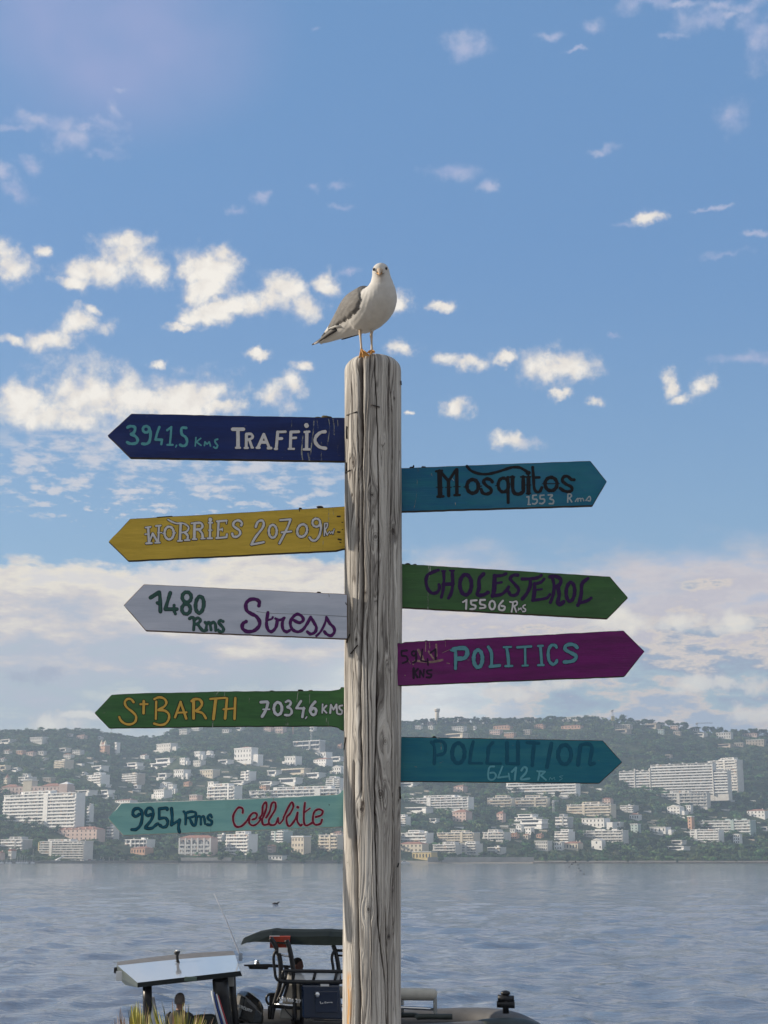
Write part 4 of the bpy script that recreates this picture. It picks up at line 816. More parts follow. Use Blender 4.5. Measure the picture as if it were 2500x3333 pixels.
for k, (m_, x) in enumerate(((whitet, 1238), (mat('blue_cloth', (.03, .06, .22), .8), 1270), (whitet, 1300), (mat('red_cloth', (.40, .04, .05), .8), 1318))):
    MB().tube([cq(x, 625+k*18, 25.1+k*.02), cq(x+42, 830, 25.15+k*.02), cq(x+100+k*2, 1040, 25.2+k*.02)], [.010, .018, .022], 6).build('furled_flag', m_, B1)
# ---- person seated in the left boat
def person(root, head, facing, mats, sit=True):
    """One continuous body: pelvis -> torso -> neck -> head, with arms and legs; head = centre of the head."""
    sk, cl, hr, tr, shoe_m = mats; fx, fy = math.cos(facing), math.sin(facing); F_ = Vector((fx, fy, 0)); R_ = Vector((fy, -fx, 0)); U = Vector((0, 0, 1)); H = Vector(head)
    rows = [(-.80,0,.05,.05),(-.78,0,.165,.12),(-.66,.0,.175,.125),(-.50,.01,.155,.115),(-.36,.015,.18,.125),(-.27,.01,.205,.115),(-.21,.0,.185,.095),(-.175,-.005,.11,.075),(-.14,0,.058,.06),(-.10,.01,.055,.060),(-.075,.02,.062,.082),(-.04,.018,.072,.096),(0,.01,.077,.102),(.05,.005,.075,.098),(.09,0,.060,.078),(.115,0,.035,.045),(.124,0,.006,.006)]
    b = MB()
    def ringat(dz, fwd, rx, ry): return [H+U*dz+F_*(fwd+ry*math.sin(2*math.pi*j/16))+R_*rx*math.cos(2*math.pi*j/16) for j in range(16)]
    idx = [b.add(ringat(*r)) for r in rows]
    for k, (p, q) in enumerate(zip(idx, idx[1:])):
        mi = 1 if rows[k][0] < -.15 else 0
        for j in range(16): b.face((p+j, p+(j+1) % 16, q+(j+1) % 16, q+j), mi, True)
    b.face([idx[0]+j for j in range(16)][::-1], 2)
    nose = H+F_*.108-U*.02; b.ball(nose, (.014, .014, .022), 0, 8, 6)
    b.tube([H+F_*.098-U*.055+R_*.022, H+F_*.102-U*.056, H+F_*.098-U*.055-R_*.022], .005, 6, 0)
    for sgn in (1, -1):
        b.ball(H+F_*.094+R_*.03*sgn+U*.012, .010, 3, 8, 6); b.ball(H+R_*.078*sgn-U*.01, (.014, .022, .03), 0, 8, 6)
        sh = H-U*.235+R_*.185*sgn; el = sh-U*.27+F_*.07+R_*.05*sgn; wr = el+F_*.24-U*.02-R_*.05*sgn
        b.tube([sh+U*.01-R_*.03*sgn, sh, sh.lerp(el, .5), el], [.055, .058, .048, .040], 10, 1); b.tube([el, el.lerp(wr, .35), wr], [.040, .040, .028], 10, 0)
        pc = wr+F_*.045; b.tube([wr, wr+F_*.03, wr+F_*.085], [.026, .036, .034], 8, 0)
        for k in range(4): q = wr+F_*.08+R_*(k-1.5)*.019; b.tube([q, q+F_*(.035+.006*(k in (1, 2)))-U*.012, q+F_*(.055+.01*(k in (1, 2)))-U*.035], [.009, .0085, .007], 6, 0)
        q = wr+F_*.03-R_*.03*sgn; b.tube([q, q+F_*.03-R_*.025*sgn, q+F_*.055-R_*.03*sgn], [.011, .010, .008], 6, 0)
        hp = H-U*.76+R_*.095*sgn; kn = hp+F_*(.42 if sit else .03)+U*(.02 if sit else -.42); an = kn-U*(.42 if sit else .40); 
        b.tube([hp-F_*.04, hp.lerp(kn, .5), kn], [.085, .080, .058], 10, 2); b.tube([kn, kn.lerp(an, .35), an], [.058, .055, .040], 10, 2)
        b.tube([an-F_*.05-U*.04, an+F_*.06-U*.045, an+F_*.17-U*.055], [.035, .042, .028], 8, 3)
    b.build('body', [sk, cl, tr, mats[4]], root)
    h = MB(); rr = []
    for dz, rx, ry, fw in ((-.045,.074,.070,-.035),(0,.083,.085,-.022),(.05,.082,.098,-.008),(.095,.067,.084,-.002),(.122,.040,.05,0),(.132,.006,.006,0)): rr.append(ringat(dz, fw, rx, ry))
    h.loft(rr); h.build('hair', hr, root)
hd = cq(850, 745, 26.0); pr = thing('person', 'person with short grey hair and dark top seated under the white hardtop', 'person', (hd.x, hd.y, .40))
person(pr, hd, rad(75), (skin, mat('dark_grey_shirt', (.055, .055, .055), .9), mat('grey_hair', (.26, .22, .19), .9, .35, 60), mat('blue_shorts', (.05, .06, .09), .9), mat('dark_shoes', (.02, .02, .02), .7)))
# ---- inflatable boat with T-top
B2 = thing('inflatable_boat', 'dark inflatable boat with navy console, black canopy frame and grey tubes beside the post', 'boat', (P(1150, 3300, 28.5).x, 28.6, 0))
yN, yF_ = 27.4, 29.8
# tubes: near tube from stern to bow, up and round, far tube back
near = [(P(700, 3335, yN+.5)), P(745, 3330, yN), P(900, 3333, yN), P(1110, 3337, yN), P(1330, 3333, yN), P(1520, 3324, yN+.05), P(1620, 3316, yN+.3), P(1690, 3316, yN+.65), P(1740, 3331, yN+1.0), P(1752, 3341, yN+1.25)]
off = Vector((0, 0, -.27)); near = [p+off*(1 if k < 9 else .9) for k, p in enumerate(near)]
tb = MB(); path = cr_spline([(0, 0)], False) if False else None
def smooth3(pts, n=6):
    out = []
    for i in range(len(pts)-1):
        p0, p1, p2, p3 = pts[max(i-1, 0)], pts[i], pts[i+1], pts[min(i+2, len(pts)-1)]
        for k in range(n): t = k/n; out.append(.5*((2*p1)+(p2-p0)*t+(2*p0-5*p1+4*p2-p3)*t*t+(3*p1-p0-3*p2+p3)*t**3))
    return out+[pts[-1]]
nt = smooth3(near, 8); tb.tube(nt, [.10]+[.27]*(len(nt)-1), 20, 0)
for k in range(len(tb.f)):
    pass
farp = [Vector((p.x, 2*(near[-1].y)-p.y+.2, p.z)) for p in near[:-1]][::-1]
ft = smooth3([near[-1]]+farp, 8); tb.tube(ft, [.26]*(len(ft)-1)+[.10], 16, 0)
tb.build('tube', grp, B2)
# dark green wear patch over the bow
cap = [p for p in nt if p.x > P(1560, 3320, 28).x]; MB().tube([p+Vector((0, .006, .008)) for p in cap], [.268]+[.276]*(len(cap)-1), 20).build('bow_cover', dgrp, B2)
hull('hull', P(760, 3330, 28.6).x, P(1700, 3330, 28.6).x, 28.6, 2.2, .0, .62, mat('grey_hull', (.10, .10, .10), .4), B2)
cb = c7(1342, 325, 28.2)
cl = MB(); cl.tube([cb-Vector((0, 0, .06)), cb+Vector((0, 0, .30))], [.06, .05], 10).tube([cb+Vector((-.16, 0, .10)), cb+Vector((.16, 0, .10))], [.06, .075], 10).tube([cb+Vector((-.14, 0, .20)), cb+Vector((.15, 0, .19))], [.07, .06], 10); cl.ball(cb+Vector((0, 0, .29)), (.09, .07, .05))
cl.build('mooring_bollard', blk, B2)
# canopy
can = MB(); rows_ = []
for x, yt, yb_ in ((-190,255,300),(-100,215,262),(40,170,245),(330,118,250),(420,132,270),(700,138,292),(1000,142,300),(1330,132,306),(1400,142,306),(1640,150,306),(1850,165,300),(1980,215,290)):
    yh = 28.6; a = cr(x, yt, yN+.5); b_ = cr(x, yb_, yN+.35); dpt = Vector((0, 2.0, 0)) if x > -100 else Vector((0, 1.2, 0))
    rows_.append([b_, a+Vector((0, .08, -.015)), a+Vector((0, .5, .05)), a+dpt*.8+Vector((0, 0, .05)), a+dpt+Vector((0, 0, -.03)), b_+dpt, b_+dpt*.5+Vector((0, 0, .03))])
can.loft(rows_, sm=False); can.build('canopy', dgreen, B2)
MB().box(cr(500, 240, 28.0), (.36, .4, .20)).ball(cr(500, 262, 28.0), (.19, .2, .10)).build('life_jacket_bag', mat('orange_red_cloth', (.42, .05, .02), .8, .3, 12), B2)
MB().box(cr(395, 155, yN+.42), (.18, .02, .035), rz=.0).build('sticker', whitet, B2)
def T(name, pts, r=.036, m=blk, n=8): return MB().tube(smooth3([cr(*p) for p in pts], 4) if len(pts) > 2 else [cr(*p) for p in pts], r, n).build(name, m, B2)
T('canopy_post', [(325,175,27.7),(400,290,27.7),(450,420,27.7),(490,560,27.7),(505,760,27.7),(490,960,27.7),(430,1200,27.7),(370,1420,27.7),(340,1590,27.7)], .044)
T('canopy_post', [(600,215,27.6),(640,310,27.6),(680,480,27.6),(715,700,27.6),(735,950,27.6),(740,1300,27.6),(740,1600,27.6)], .044)
T('canopy_post', [(1415,300,28.0),(1460,430,28.0),(1495,600,28.0),(1515,760,28.0),(1520,950,28.0)], .040)
T('canopy_post', [(1815,300,28.0),(1800,600,28.0),(1790,960,28.0),(1785,1300,28.0)], .040)
T('side_rail', [(440,400,27.6),(400,430,27.6),(378,520,27.6),(385,640,27.6),(400,760,27.6),(410,840,27.6),(440,900,27.6),(480,920,27.6)], .026)
T('side_rail', [(1440,400,27.9),(1400,470,27.9),(1395,560,27.9),(1415,680,27.9),(1420,790,27.9)], .026)
for a, b_ in (((430,375,27.7),(640,400,27.62)), ((460,465,27.7),(665,500,27.62)), ((1450,385,28),(1800,400,28)), ((1470,480,28),(1800,492,28)), ((1470,400,28.05),(1800,412,28.05))): T('ladder_rung', [a, b_], .018, steel if a[0] < 700 else blk)
MB().box(cr(543, 392, 27.58), (.16, .02, .09)).build('number_plate', whitet, B2)
T('brace', [(485,300,28.2),(485,370,28.2)], .02)
T('windscreen_rail', [(520,930,27.5),(540,800,27.5),(570,750,27.5),(700,752,27.5),(1000,755,27.5),(1600,762,27.5),(1790,765,27.5)], .032)
T('windscreen_rail', [(470,930,27.45),(700,938,27.45),(1000,945,27.45),(1530,945,27.45),(1560,930,27.6)], .036)
for a, b_ in (((610,760),(570,930)), ((1110,765),(1065,935)), ((1480,770),(1440,935))): T('windscreen_strut', [(a[0],a[1],27.5),(b_[0],b_[1],27.46)], .026)
ws = MB(); ws.prism([cr(760, 775, 27.55), cr(1560, 775, 27.55), cr(1520, 930, 27.5), cr(740, 930, 27.5)], (0, .02, 0)); ws.build('windscreen', clear, B2)
con = MB(); con.loft([[cr(870, 955, 27.5), cr(1530, 955, 27.5), cr(1540, 955, 28.7), cr(880, 955, 28.7)], [cr(865, 1000, 27.45), cr(1525, 1000, 27.45), cr(1540, 1000, 28.7), cr(880, 1000, 28.7)], [cr(880, 1580, 27.5), cr(1580, 1600, 27.5), cr(1580, 1600, 28.8), cr(890, 1590, 28.8)]], sm=False); con.build('console', navy_g, B2, bevel=.03)
hd_ = MB(); hd_.prism([cr(1090, 1105, 27.43), cr(1500, 1105, 27.43), cr(1500, 1480, 27.43), cr(1100, 1480, 27.43)], (0, .06, 0)); hd_.build('console_hatch', navy_g, B2, bevel=.012)
dk2 = MB(); dk2.ball(cr(1140, 1165, 27.42), (.045, .02, .05), 0, 14, 6); dk2.build('hatch_latch', steel, B2)
MB().box(cr(1270, 990, 27.44), (.15, .03, .055)).build('vent', whitet, B2)
sc_ = MB()
for pts in ([(1190,1285),(1198,1320),(1215,1322)], [(1232,1306),(1225,1318),(1238,1318),(1240,1304)], [(1292,1290),(1270,1292),(1265,1308),(1285,1312),(1290,1302)], [(1308,1298),(1302,1308),(1314,1310),(1316,1296)], [(1326,1296),(1326,1308)], [(1348,1292),(1338,1298),(1346,1304),(1338,1308)], [(1358,1296),(1360,1306)], [(1370,1292),(1378,1300),(1392,1290),(1384,1306),(1404,1300)]):
    sc_.tube([cr(x, y, 27.41) for x, y in pts], .007, 5)
sc_.build('boat_name', whitet, B2)
seat = MB(); seat.loft([[cr(620, 790, 27.9), cr(860, 960, 27.7), cr(860, 960, 28.9), cr(620, 790, 28.9)], [cr(600, 1000, 27.75), cr(870, 1000, 27.7), cr(870, 1000, 28.9), cr(600, 1000, 28.9)], [cr(540, 1260, 27.75), cr(860, 1260, 27.7), cr(860, 1260, 28.9), cr(540, 1260, 28.9)], [cr(480, 1580, 27.75), cr(860, 1600, 27.7), cr(860, 1600, 28.9), cr(480, 1580, 28.9)]], sm=False)
seat.build('helm_seat', paleg, B2, bevel=.03)
cr_t = lambda x, y: cr(x, y, 27.56)
num = MB()
for pts in ([(478,1222),(490,1226)],[(500,1232),(512,1262)],[(525,1207),(560,1214)],[(543,1210),(545,1268)],[(572,1216),(573,1270),(594,1274)],
            [(640,1238),(622,1232),(618,1252),(634,1258),(642,1238),(640,1275),(622,1282)],[(654,1238),(676,1240),(664,1256),(680,1268),(672,1286),(654,1280)],[(700,1246),(690,1256),(706,1268),(714,1256),(700,1246)],[(702,1266),(692,1280),(704,1292),(716,1280),(706,1268)],
            [(768,1252),(784,1246),(792,1260),(770,1296),(800,1300)],[(812,1256),(846,1256),(822,1306)]): num.tube([cr_t(*p) for p in pts], .016, 6)
num.build('registration_number', whitet, B2)
fr_ = MB(); fr_.prism([cr(300, 1150, 27.9), cr(490, 1150, 27.9), cr(430, 1400, 27.9), cr(300, 1370, 27.9)], (0, .12, 0)); fr_.build('seat_back', blk, B2, bevel=.02)
T('seat_frame', [(420,1150,27.8),(310,1155,27.8),(258,1200,27.8),(255,1270,27.8),(300,1340,27.8)], .022)
T('seat_frame', [(315,1360,27.85),(318,1590,27.85)], .040)
T('ladder_rung', [(395,1335,27.66),(720,1352,27.58)], .028, steel); T('ladder_rung', [(380,1372,27.68),(860,1400,27.6)], .030)
T('frame_post', [(850,960,27.6),(865,1300,27.6),(860,1600,27.6)], .030)
T('frame_post', [(590,930,27.65),(520,1120,27.66),(440,1300,27.67)], .030); T('frame_post', [(640,930,27.65),(600,1080,27.66),(550,1230,27.67)], .026)
T('hose', [(565,1390,27.55),(620,1470,27.55),(715,1570,27.55)], .010)
# rear sunshade with its light
ss = MB(); ss.loft([[cr(-135, 640, 28.6), cr(-135, 668, 28.6), cr(-135, 668, 30.2), cr(-135, 640, 30.2)], [cr(290, 628, 28.5), cr(290, 690, 28.5), cr(290, 690, 30.2), cr(290, 628, 30.2)], [cr(690, 655, 28.5), cr(690, 700, 28.5), cr(690, 700, 30.2), cr(690, 655, 30.2)]], sm=False)
ss.build('rear_sunshade', blk, B2); MB().loft([[cr(-70, 668, 28.7), cr(-40, 720, 28.7), cr(-40, 720, 29.9), cr(-70, 668, 29.9)], [cr(305, 668, 28.7), cr(270, 725, 28.7), cr(270, 725, 29.9), cr(305, 668, 29.9)]], sm=False).build('sunshade_box', blk, B2)
MB().tube([cr(93, 640, 29), cr(93, 610, 29), cr(95, 590, 29), cr(95, 565, 29)], [.06, .055, .03, .05], 10).build('anchor_light', steel, B2)
T('sunshade_strut', [(590,700,28.6),(650,780,28.5),(690,860,28.3)], .04)
# bolster seat and rails
MB().tube([c7(0, 192, 27.9), c7(14, 190, 27.9), c7(40, 188, 27.9), c7(400, 200, 27.9), c7(700, 205, 27.9), c7(775, 206, 27.9), c7(800, 207, 27.9), c7(812, 208, 27.9)], [.05, .085, .105, .108, .108, .106, .09, .05], 18).build('bolster_cushion', cream, B2)
sgp = mat('grey_painted_tube', (.30, .31, .30), .35, .2, 6)
def T7(name, pts, r, m=sgp): return MB().tube(smooth3([c7(*p) for p in pts], 4) if len(pts) > 2 else [c7(*p) for p in pts], r, 8).build(name, m, B2)
T7('seat_leg', [(20,230,27.9),(20,385,27.9)], .035); T7('seat_leg', [(790,205,27.85),(797,250,27.85),(798,380,27.85)], .035); T7('seat_leg', [(545,240,28.3),(545,380,28.3)], .03)
T7('seat_rail', [(15,290,27.9),(400,300,27.9),(795,318,27.9)], .032, steel)
T7('grab_rail', [(-170,402,27.6),(-160,370,27.6),(-130,345,27.6),(0,345,27.6),(75,345,27.6)], .045, sgp); T7('grab_rail', [(-140,392,27.6),(300,398,27.6)], .05, steel)
T7('grab_rail', [(535,366,28.2),(640,366,28.2),(668,382,28.2)], .045, dgrp); T7('grab_rail', [(650,390,27.7),(690,378,27.7),(930,378,27.7)], .05, dgrp)
# outboard engine
En = MB(); E = lambda x, y, Y=27.9: c6(x, y, Y)
En.loft([[E(845, 720, 27.55), E(868, 612, 27.6), E(885, 596, 27.75), E(920, 596, 28.0), E(900, 700, 28.2), E(850, 740, 28.1)],
         [E(880, 770, 27.40), E(920, 640, 27.42), E(945, 608, 27.6), E(965, 616, 28.1), E(950, 700, 28.3), E(890, 780, 28.3)],
         [E(960, 800, 27.40), E(985, 700, 27.42), E(1005, 655, 27.6), E(1010, 660, 28.1), E(1000, 760, 28.3), E(960, 810, 28.3)],
         [E(1022, 800, 27.5), E(1026, 740, 27.5), E(1030, 700, 27.65), E(1030, 702, 28.0), E(1028, 780, 28.1), E(1022, 810, 28.1)]], sm=False)
eo = En.build('outboard_engine', mat('black_cowling', (.010, .012, .012), .25, .1, 3, coat=.5), B2, bevel=.03)
me_ = MB(); base = (863, 692); dx, dy = .955, .375
def W(a, h): return c6(base[0]+a*dx+h*.25, base[1]+a*dy-h*.95, 27.36)
xo = 0
for L_ in ([[(0,0),(0,15),(5,6),(10,15),(10,0)]], [[(9,0),(0,0),(0,15),(9,15)],[(0,7.5),(7,7.5)]], [[(0,0),(0,15),(8,15),(9,10),(7,7.5),(0,7.5)],[(4,7.5),(10,0)]], [[(10,1),(3,0),(0,4),(0,11),(3,15),(10,14)]], [[(0,15),(0,3),(3,0),(7,0),(10,3),(10,15)]], [[(0,0),(0,15),(8,15),(9,10),(7,7.5),(0,7.5)],[(4,7.5),(10,0)]], [[(0,15),(5,7),(10,15)],[(5,7),(5,0)]]):
    for pl in L_: me_.tube([W(xo+a, b*1.0) for a, b in pl], .0105, 6)
    xo += 14.6
mo = me_.build('brand_lettering', mat('silver_lettering', (.60, .60, .58), .5), eo, origin=B2['o'])
me_ = MB(); me_.tube([E(880, 770, 28), E(880, 850, 28), E(885, 950, 28)], [.12, .10, .08], 10); me_.build('engine_leg', blk, B2)
# person at the console
hd = cr(795, 645, 28.55); pr = thing('person', 'person with dark hair standing behind the navy console, in shade of the canopy', 'person', (hd.x, hd.y, .35))
person(pr, hd, rad(-20), (skin_d, mat('black_shirt', (.012, .012, .015), .9), mat('dark_hair', (.012, .009, .009), .8, .3, 60), mat('dark_trousers', (.02, .02, .03), .9), mat('black_shoes', (.012, .012, .012), .7)), False)

# ------------------------------------------------------------------ spiky plants on the quay edge
leafm = bpy.data.materials.new('yucca_leaf'); leafm.use_nodes = True
_T = NT(leafm.node_tree); _p = _T.n['Principled BSDF']; _at = _T.new('ShaderNodeAttribute', attribute_name='leaf'); _T.l.new(_at.outputs['Color'], _p.inputs['Base Color']); _p.inputs['Roughness'].default_value = .55
def spiky(label, base_px, spread, blades, Y, seed):
    r = np.random.default_rng(seed); root_z = QZ; c = P(base_px, 3333, Y); base = Vector((c.x, Y, root_z))
    root = thing('spiky_plant', label, 'plant', tuple(base))
    V = []; Fc = []; Cc = []
    pal = [(.42, .38, .07), (.25, .28, .06), (.14, .18, .06), (.52, .45, .17), (.28, .17, .11), (.07, .09, .05)]
    blades = list(blades)+[(px+r.normal()*7, py+abs(r.normal())*9+2, w*.9, cidx) for px, py, w, cidx in blades for _ in range(1 if cidx in (4, 5) else 2)]
    for (px, py, w, cidx) in blades:
        tip = P(px, py, Y+r.normal()*.18); b0 = base+Vector(((tip.x-base.x)*.35+r.normal()*.02, r.normal()*.06, .15)); n = 9
        side = Vector((tip.z-b0.z, 0, -(tip.x-b0.x))).normalized(); side = (side+Vector((0, r.normal()*.5, 0))).normalized()
        i0 = len(V); col = np.array(pal[cidx])*r.uniform(.75, 1.2)
        for k in range(n):
            f = k/(n-1); p = b0.lerp(tip, f)+Vector((0, 0, .03*math.sin(math.pi*f))); ww = w*(1-f**2.2)*(.7+.3*min(1, f*4))+.0006
            fold = Vector((0, .35*ww, 0))
            V += [p-side*ww, p+fold, p+side*ww]; g = col*(.8+.35*f) if cidx != 4 else col*(1-.2*f)
            Cc += [g*.92, g, g*1.08]
        for k in range(n-1):
            a = i0+3*k; Fc += [(a, a+1, a+4, a+3), (a+1, a+2, a+5, a+4)]
    o_ = np.array(root['o']); me = mesh_np('leaves', np.array([tuple(v) for v in V])-o_, np.array(Fc), False)
    ca = me.color_attributes.new('leaf', 'FLOAT_COLOR', 'POINT'); ca.data.foreach_set('color', np.concatenate([np.array(Cc), np.ones((len(Cc), 1))], 1).astype(np.float32).ravel())
    me.materials.append(leafm); o = bpy.data.objects.new('leaves', me); COL.objects.link(o); o.parent = root
    MB().tube([base-Vector((0, 0, .1)), base+Vector((0, 0, .12)), base+Vector((0, 0, .3))], [.07, .06, .04], 8).build('stem', mat('fibrous_stem', (.14, .10, .06), .9, .4, 20), root)
def bl(lst): return [(360+x/3.77, 3060+y/3.77, w, c) for x, y, w, c in lst]
rr = np.random.default_rng(21)
L1 = [(255,790,.010,0),(275,770,.011,0),(300,760,.010,0),(318,748,.009,1),(345,745,.010,0),(365,770,.010,3),(330,800,.011,0),(285,830,.011,1),(390,830,.010,0),(405,870,.010,1),(440,780,.008,4),(425,880,.010,3),(350,850,.012,0),(310,870,.012,3),(455,850,.009,1),(262,850,.010,0),(380,900,.012,1),(470,905,.010,3)]
L1 += [(120,820,.006,4),(105,860,.006,4),(75,885,.005,4),(45,960,.006,4),(210,830,.006,5),(135,880,.007,4),(165,920,.007,4),(90,930,.006,4),(260,940,.007,5),(225,960,.008,4),(50,1000,.006,4),(195,985,.008,3)]
spiky('spiky yellow green plant in front of the white hardtop boat\'s left post', 455, 0, bl(L1), 10.0, 5)
L2 = [(625,735,.006,5),(500,740,.006,1),(530,790,.008,3),(550,830,.008,1),(580,860,.008,0),(600,900,.008,1),(520,860,.009,0),(755,720,.006,4),(770,830,.008,1),(800,870,.009,0),(890,760,.006,3),(920,780,.007,4),(965,775,.006,5),(860,850,.008,3),(905,860,.008,1),(945,880,.008,0),(830,900,.009,3),(780,930,.009,0),(700,930,.008,3),(660,900,.007,1),(870,930,.009,0)]
L2 += [(1090,845,.006,4),(1170,840,.006,4),(1075,900,.007,0),(1120,910,.007,1),(1145,930,.008,0),(1060,950,.008,3),(1265,950,.005,4),(1310,990,.005,5),(1010,960,.007,1),(1180,985,.007,3),(985,930,.006,0)]
spiky('sparse spiky plant in front of the seated person', 590, 0, bl(L2), 10.4, 6)
# ------------------------------------------------------------------ the town across the water
Wm = {'white': mat('white_render', (.86, .85, .83), .8, .08, .12), 'cream': mat('cream_render', (.70, .62, .49), .8, .12, .12), 'pink': mat('pink_render', (.66, .50, .44), .8, .12, .12), 'grey': mat('grey_concrete', (.46, .46, .46), .85, .2, .12),
      'pale': mat('pale_render', (.72, .70, .66), .8, .15, .12), 'peach': mat('peach_render', (.62, .38, .26), .8, .15, .12), 'yellow': mat('yellow_render', (.70, .56, .28), .8, .12, .12), 'beige': mat('beige_stone', (.52, .45, .37), .85, .2, .15), 'green': mat('greenish_glass_wall', (.42, .52, .50), .5, .2, .12)}
tile = mat('terracotta_tiles', (.40, .19, .13), .85, .3, .5); slate = mat('grey_roof', (.34, .34, .35), .8, .2, .2); roofw = mat('white_roof_edge', (.86, .85, .83), .8, .08, .12)
def glass_mat():
    m = bpy.data.materials.new('window_bays'); m.use_nodes = True; T = NT(m.node_tree); b = T.n['Principled BSDF']
    tc = T.new('ShaderNodeTexCoord').outputs['Object']; v = T.new('ShaderNodeTexVoronoi'); v.feature = 'F1'; T.put(v.inputs['Vector'], T.v('MULTIPLY', tc, (.42, .02, .30))); v.inputs['Scale'].default_value = 1.0; v.inputs['Randomness'].default_value = .6
    s = T.new('ShaderNodeSeparateColor'); T.l.new(v.outputs['Color'], s.inputs[0])
    c = T.ramp(s.outputs[0], [(0, (.05, .055, .06)), (.22, (.12, .125, .13)), (.42, (.22, .22, .23)), (.62, (.38, .38, .38)), (.80, (.62, .61, .59)), (.96, (.42, .26, .16))], 'CONSTANT')
    T.put(b.inputs['Base Color'], c); b.inputs['Roughness'].default_value = .35; return m
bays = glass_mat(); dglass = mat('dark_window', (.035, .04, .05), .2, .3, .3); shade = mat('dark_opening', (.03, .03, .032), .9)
BOXES = []                       # photo rectangles of the buildings, to keep trees from standing in front of them
NB = [0]
def place(name, label, cat, r, group=None, yaw=28, depth=None):
    x0, x1, yt, yb = r; s = site((x0+x1)/2, yb); k = mpp(yb, s.y); w = (x1-x0)*k; h = (yb-yt)*k; yaw = min(50, yaw+14) if yaw > 0 else 0
    d = depth or min(max(w*.55, 7), 15); yw = rad(yaw); w = max(w*.55, (w-d*math.sin(abs(yw)))/math.cos(yw)) if yaw else w
    o = thing(name, label, cat, (s.x, s.y+d/2, s.z), -yw, group, world=False); BOXES.append((x0, x1, yt, yb, s.y)); NB[0] += 1
    return o, w, h, d
def bx(name, c, size, m, root): return MB().box(c, size).build(name, m, root)
def block(label, r, floors=4, wall='white', yaw=30, fins=0, ph=1, name='apartment_block', cat='apartment block', bay=True, roofm=None, solid=.46, group=None):
    o, w, h, d = place(name, label, cat, r, group, yaw); wm = Wm[wall]; fh = h/(floors+.25); hb = fh*floors
    bx('wall', (0, 0, hb/2-3), (w, d, hb+6), wm, o)
    for i in range(floors):
        z = i*fh
        bx('window', (0, -d/2, z+fh*.62), (w*.955, .12, fh*.58), bays if bay else dglass, o)
        bx('balcony', (0, -d/2-.75, z+fh*(solid/2-.04)), (w*(1.0 if i < floors-1 else .94), 1.5, fh*solid), wm if wall in ('white', 'pale', 'cream') else roofw, o)
    for k in range(min(3, floors)):
        bx('side_window', (-w/2-.02, (k-1)*d*.27, hb*.55), (.12, d*.13, hb*.7), dglass, o)
    for k in range(fins): bx('partition', (-w/2+w*(k+.5)/fins, -d/2-.8, hb/2), (.35, 1.3, hb-.3), wm, o)
    bx('roof', (0, -.3, hb+fh*.09), (w+.5, d+1.0, fh*.18), roofm or roofw, o)
    rr_ = random.Random(label)
    if w > 14 and rr_.random() < .75:
        xs_ = rr_.uniform(-.28, .30)*w; bx('stair_tower', (xs_, -d/2-.9, hb*.5), (max(2.2, w*.06), 1.9, hb*1.0+rr_.choice([0, 1.6])), wm, o)
    if floors >= 3 and rr_.random() < .7:
        sw = w*rr_.uniform(.35, .7); xs_ = rr_.uniform(-.14, .14)*w; bx('setback_floor', (xs_, d*.08, hb+fh*.62), (sw, d*.7, fh*.9), wm, o); bx('setback_window', (xs_, d*.08-d*.35, hb+fh*.62), (sw*.86, .14, fh*.5), bays, o)
    if w > 12:
        for k in range(rr_.randint(1, 3)): i_ = rr_.randrange(floors); bx('awning', (rr_.uniform(-.4, .4)*w, -d/2-1.0, i_*fh+fh*.86), (rr_.uniform(2.5, 5), 1.6, .5), rr_.choice([tile, Wm['peach'], Wm['yellow'], Wm['grey']]), o)
    for k in range(ph): bx('rooftop_box', (rr_.uniform(-.36, .36)*w, rr_.uniform(-.1, .25)*d, hb+fh*.18+.8*1.1), (rr_.uniform(2.2, min(7, w*.25)+2.3), 3.2, 2.2), wm, o)
    for k in range(max(1, int(w/11))): bx('chimney', (-w/2+w*(k+.5+rr_.uniform(-.25, .25))/max(1, int(w/11)), rr_.uniform(-.2, .3)*d, hb+fh*.18+.6), (.8, .8, 1.7), wm, o)
    return o, w, h, d
def hip(w, d, h, over=.5, ridge=.45):
    a, b = w/2+over, d/2+over; r = max(0, a-b*1.0)*ridge*2/1.0 if a > b else 0; r = min(r, a*.7)
    mb = MB(); i = mb.add([(-a, -b, 0), (a, -b, 0), (a, b, 0), (-a, b, 0), (-r-.01, 0, h), (r+.01, 0, h)])
    for f in ((0, 1, 5, 4), (1, 2, 5), (2, 3, 4, 5), (3, 0, 4)): mb.face([i+k for k in f])
    mb.face([i+3, i+2, i+1, i]); return mb
def lift(mb, z, x=0): mb.v = [(p[0]+x, p[1], p[2]+z) for p in mb.v]; return mb
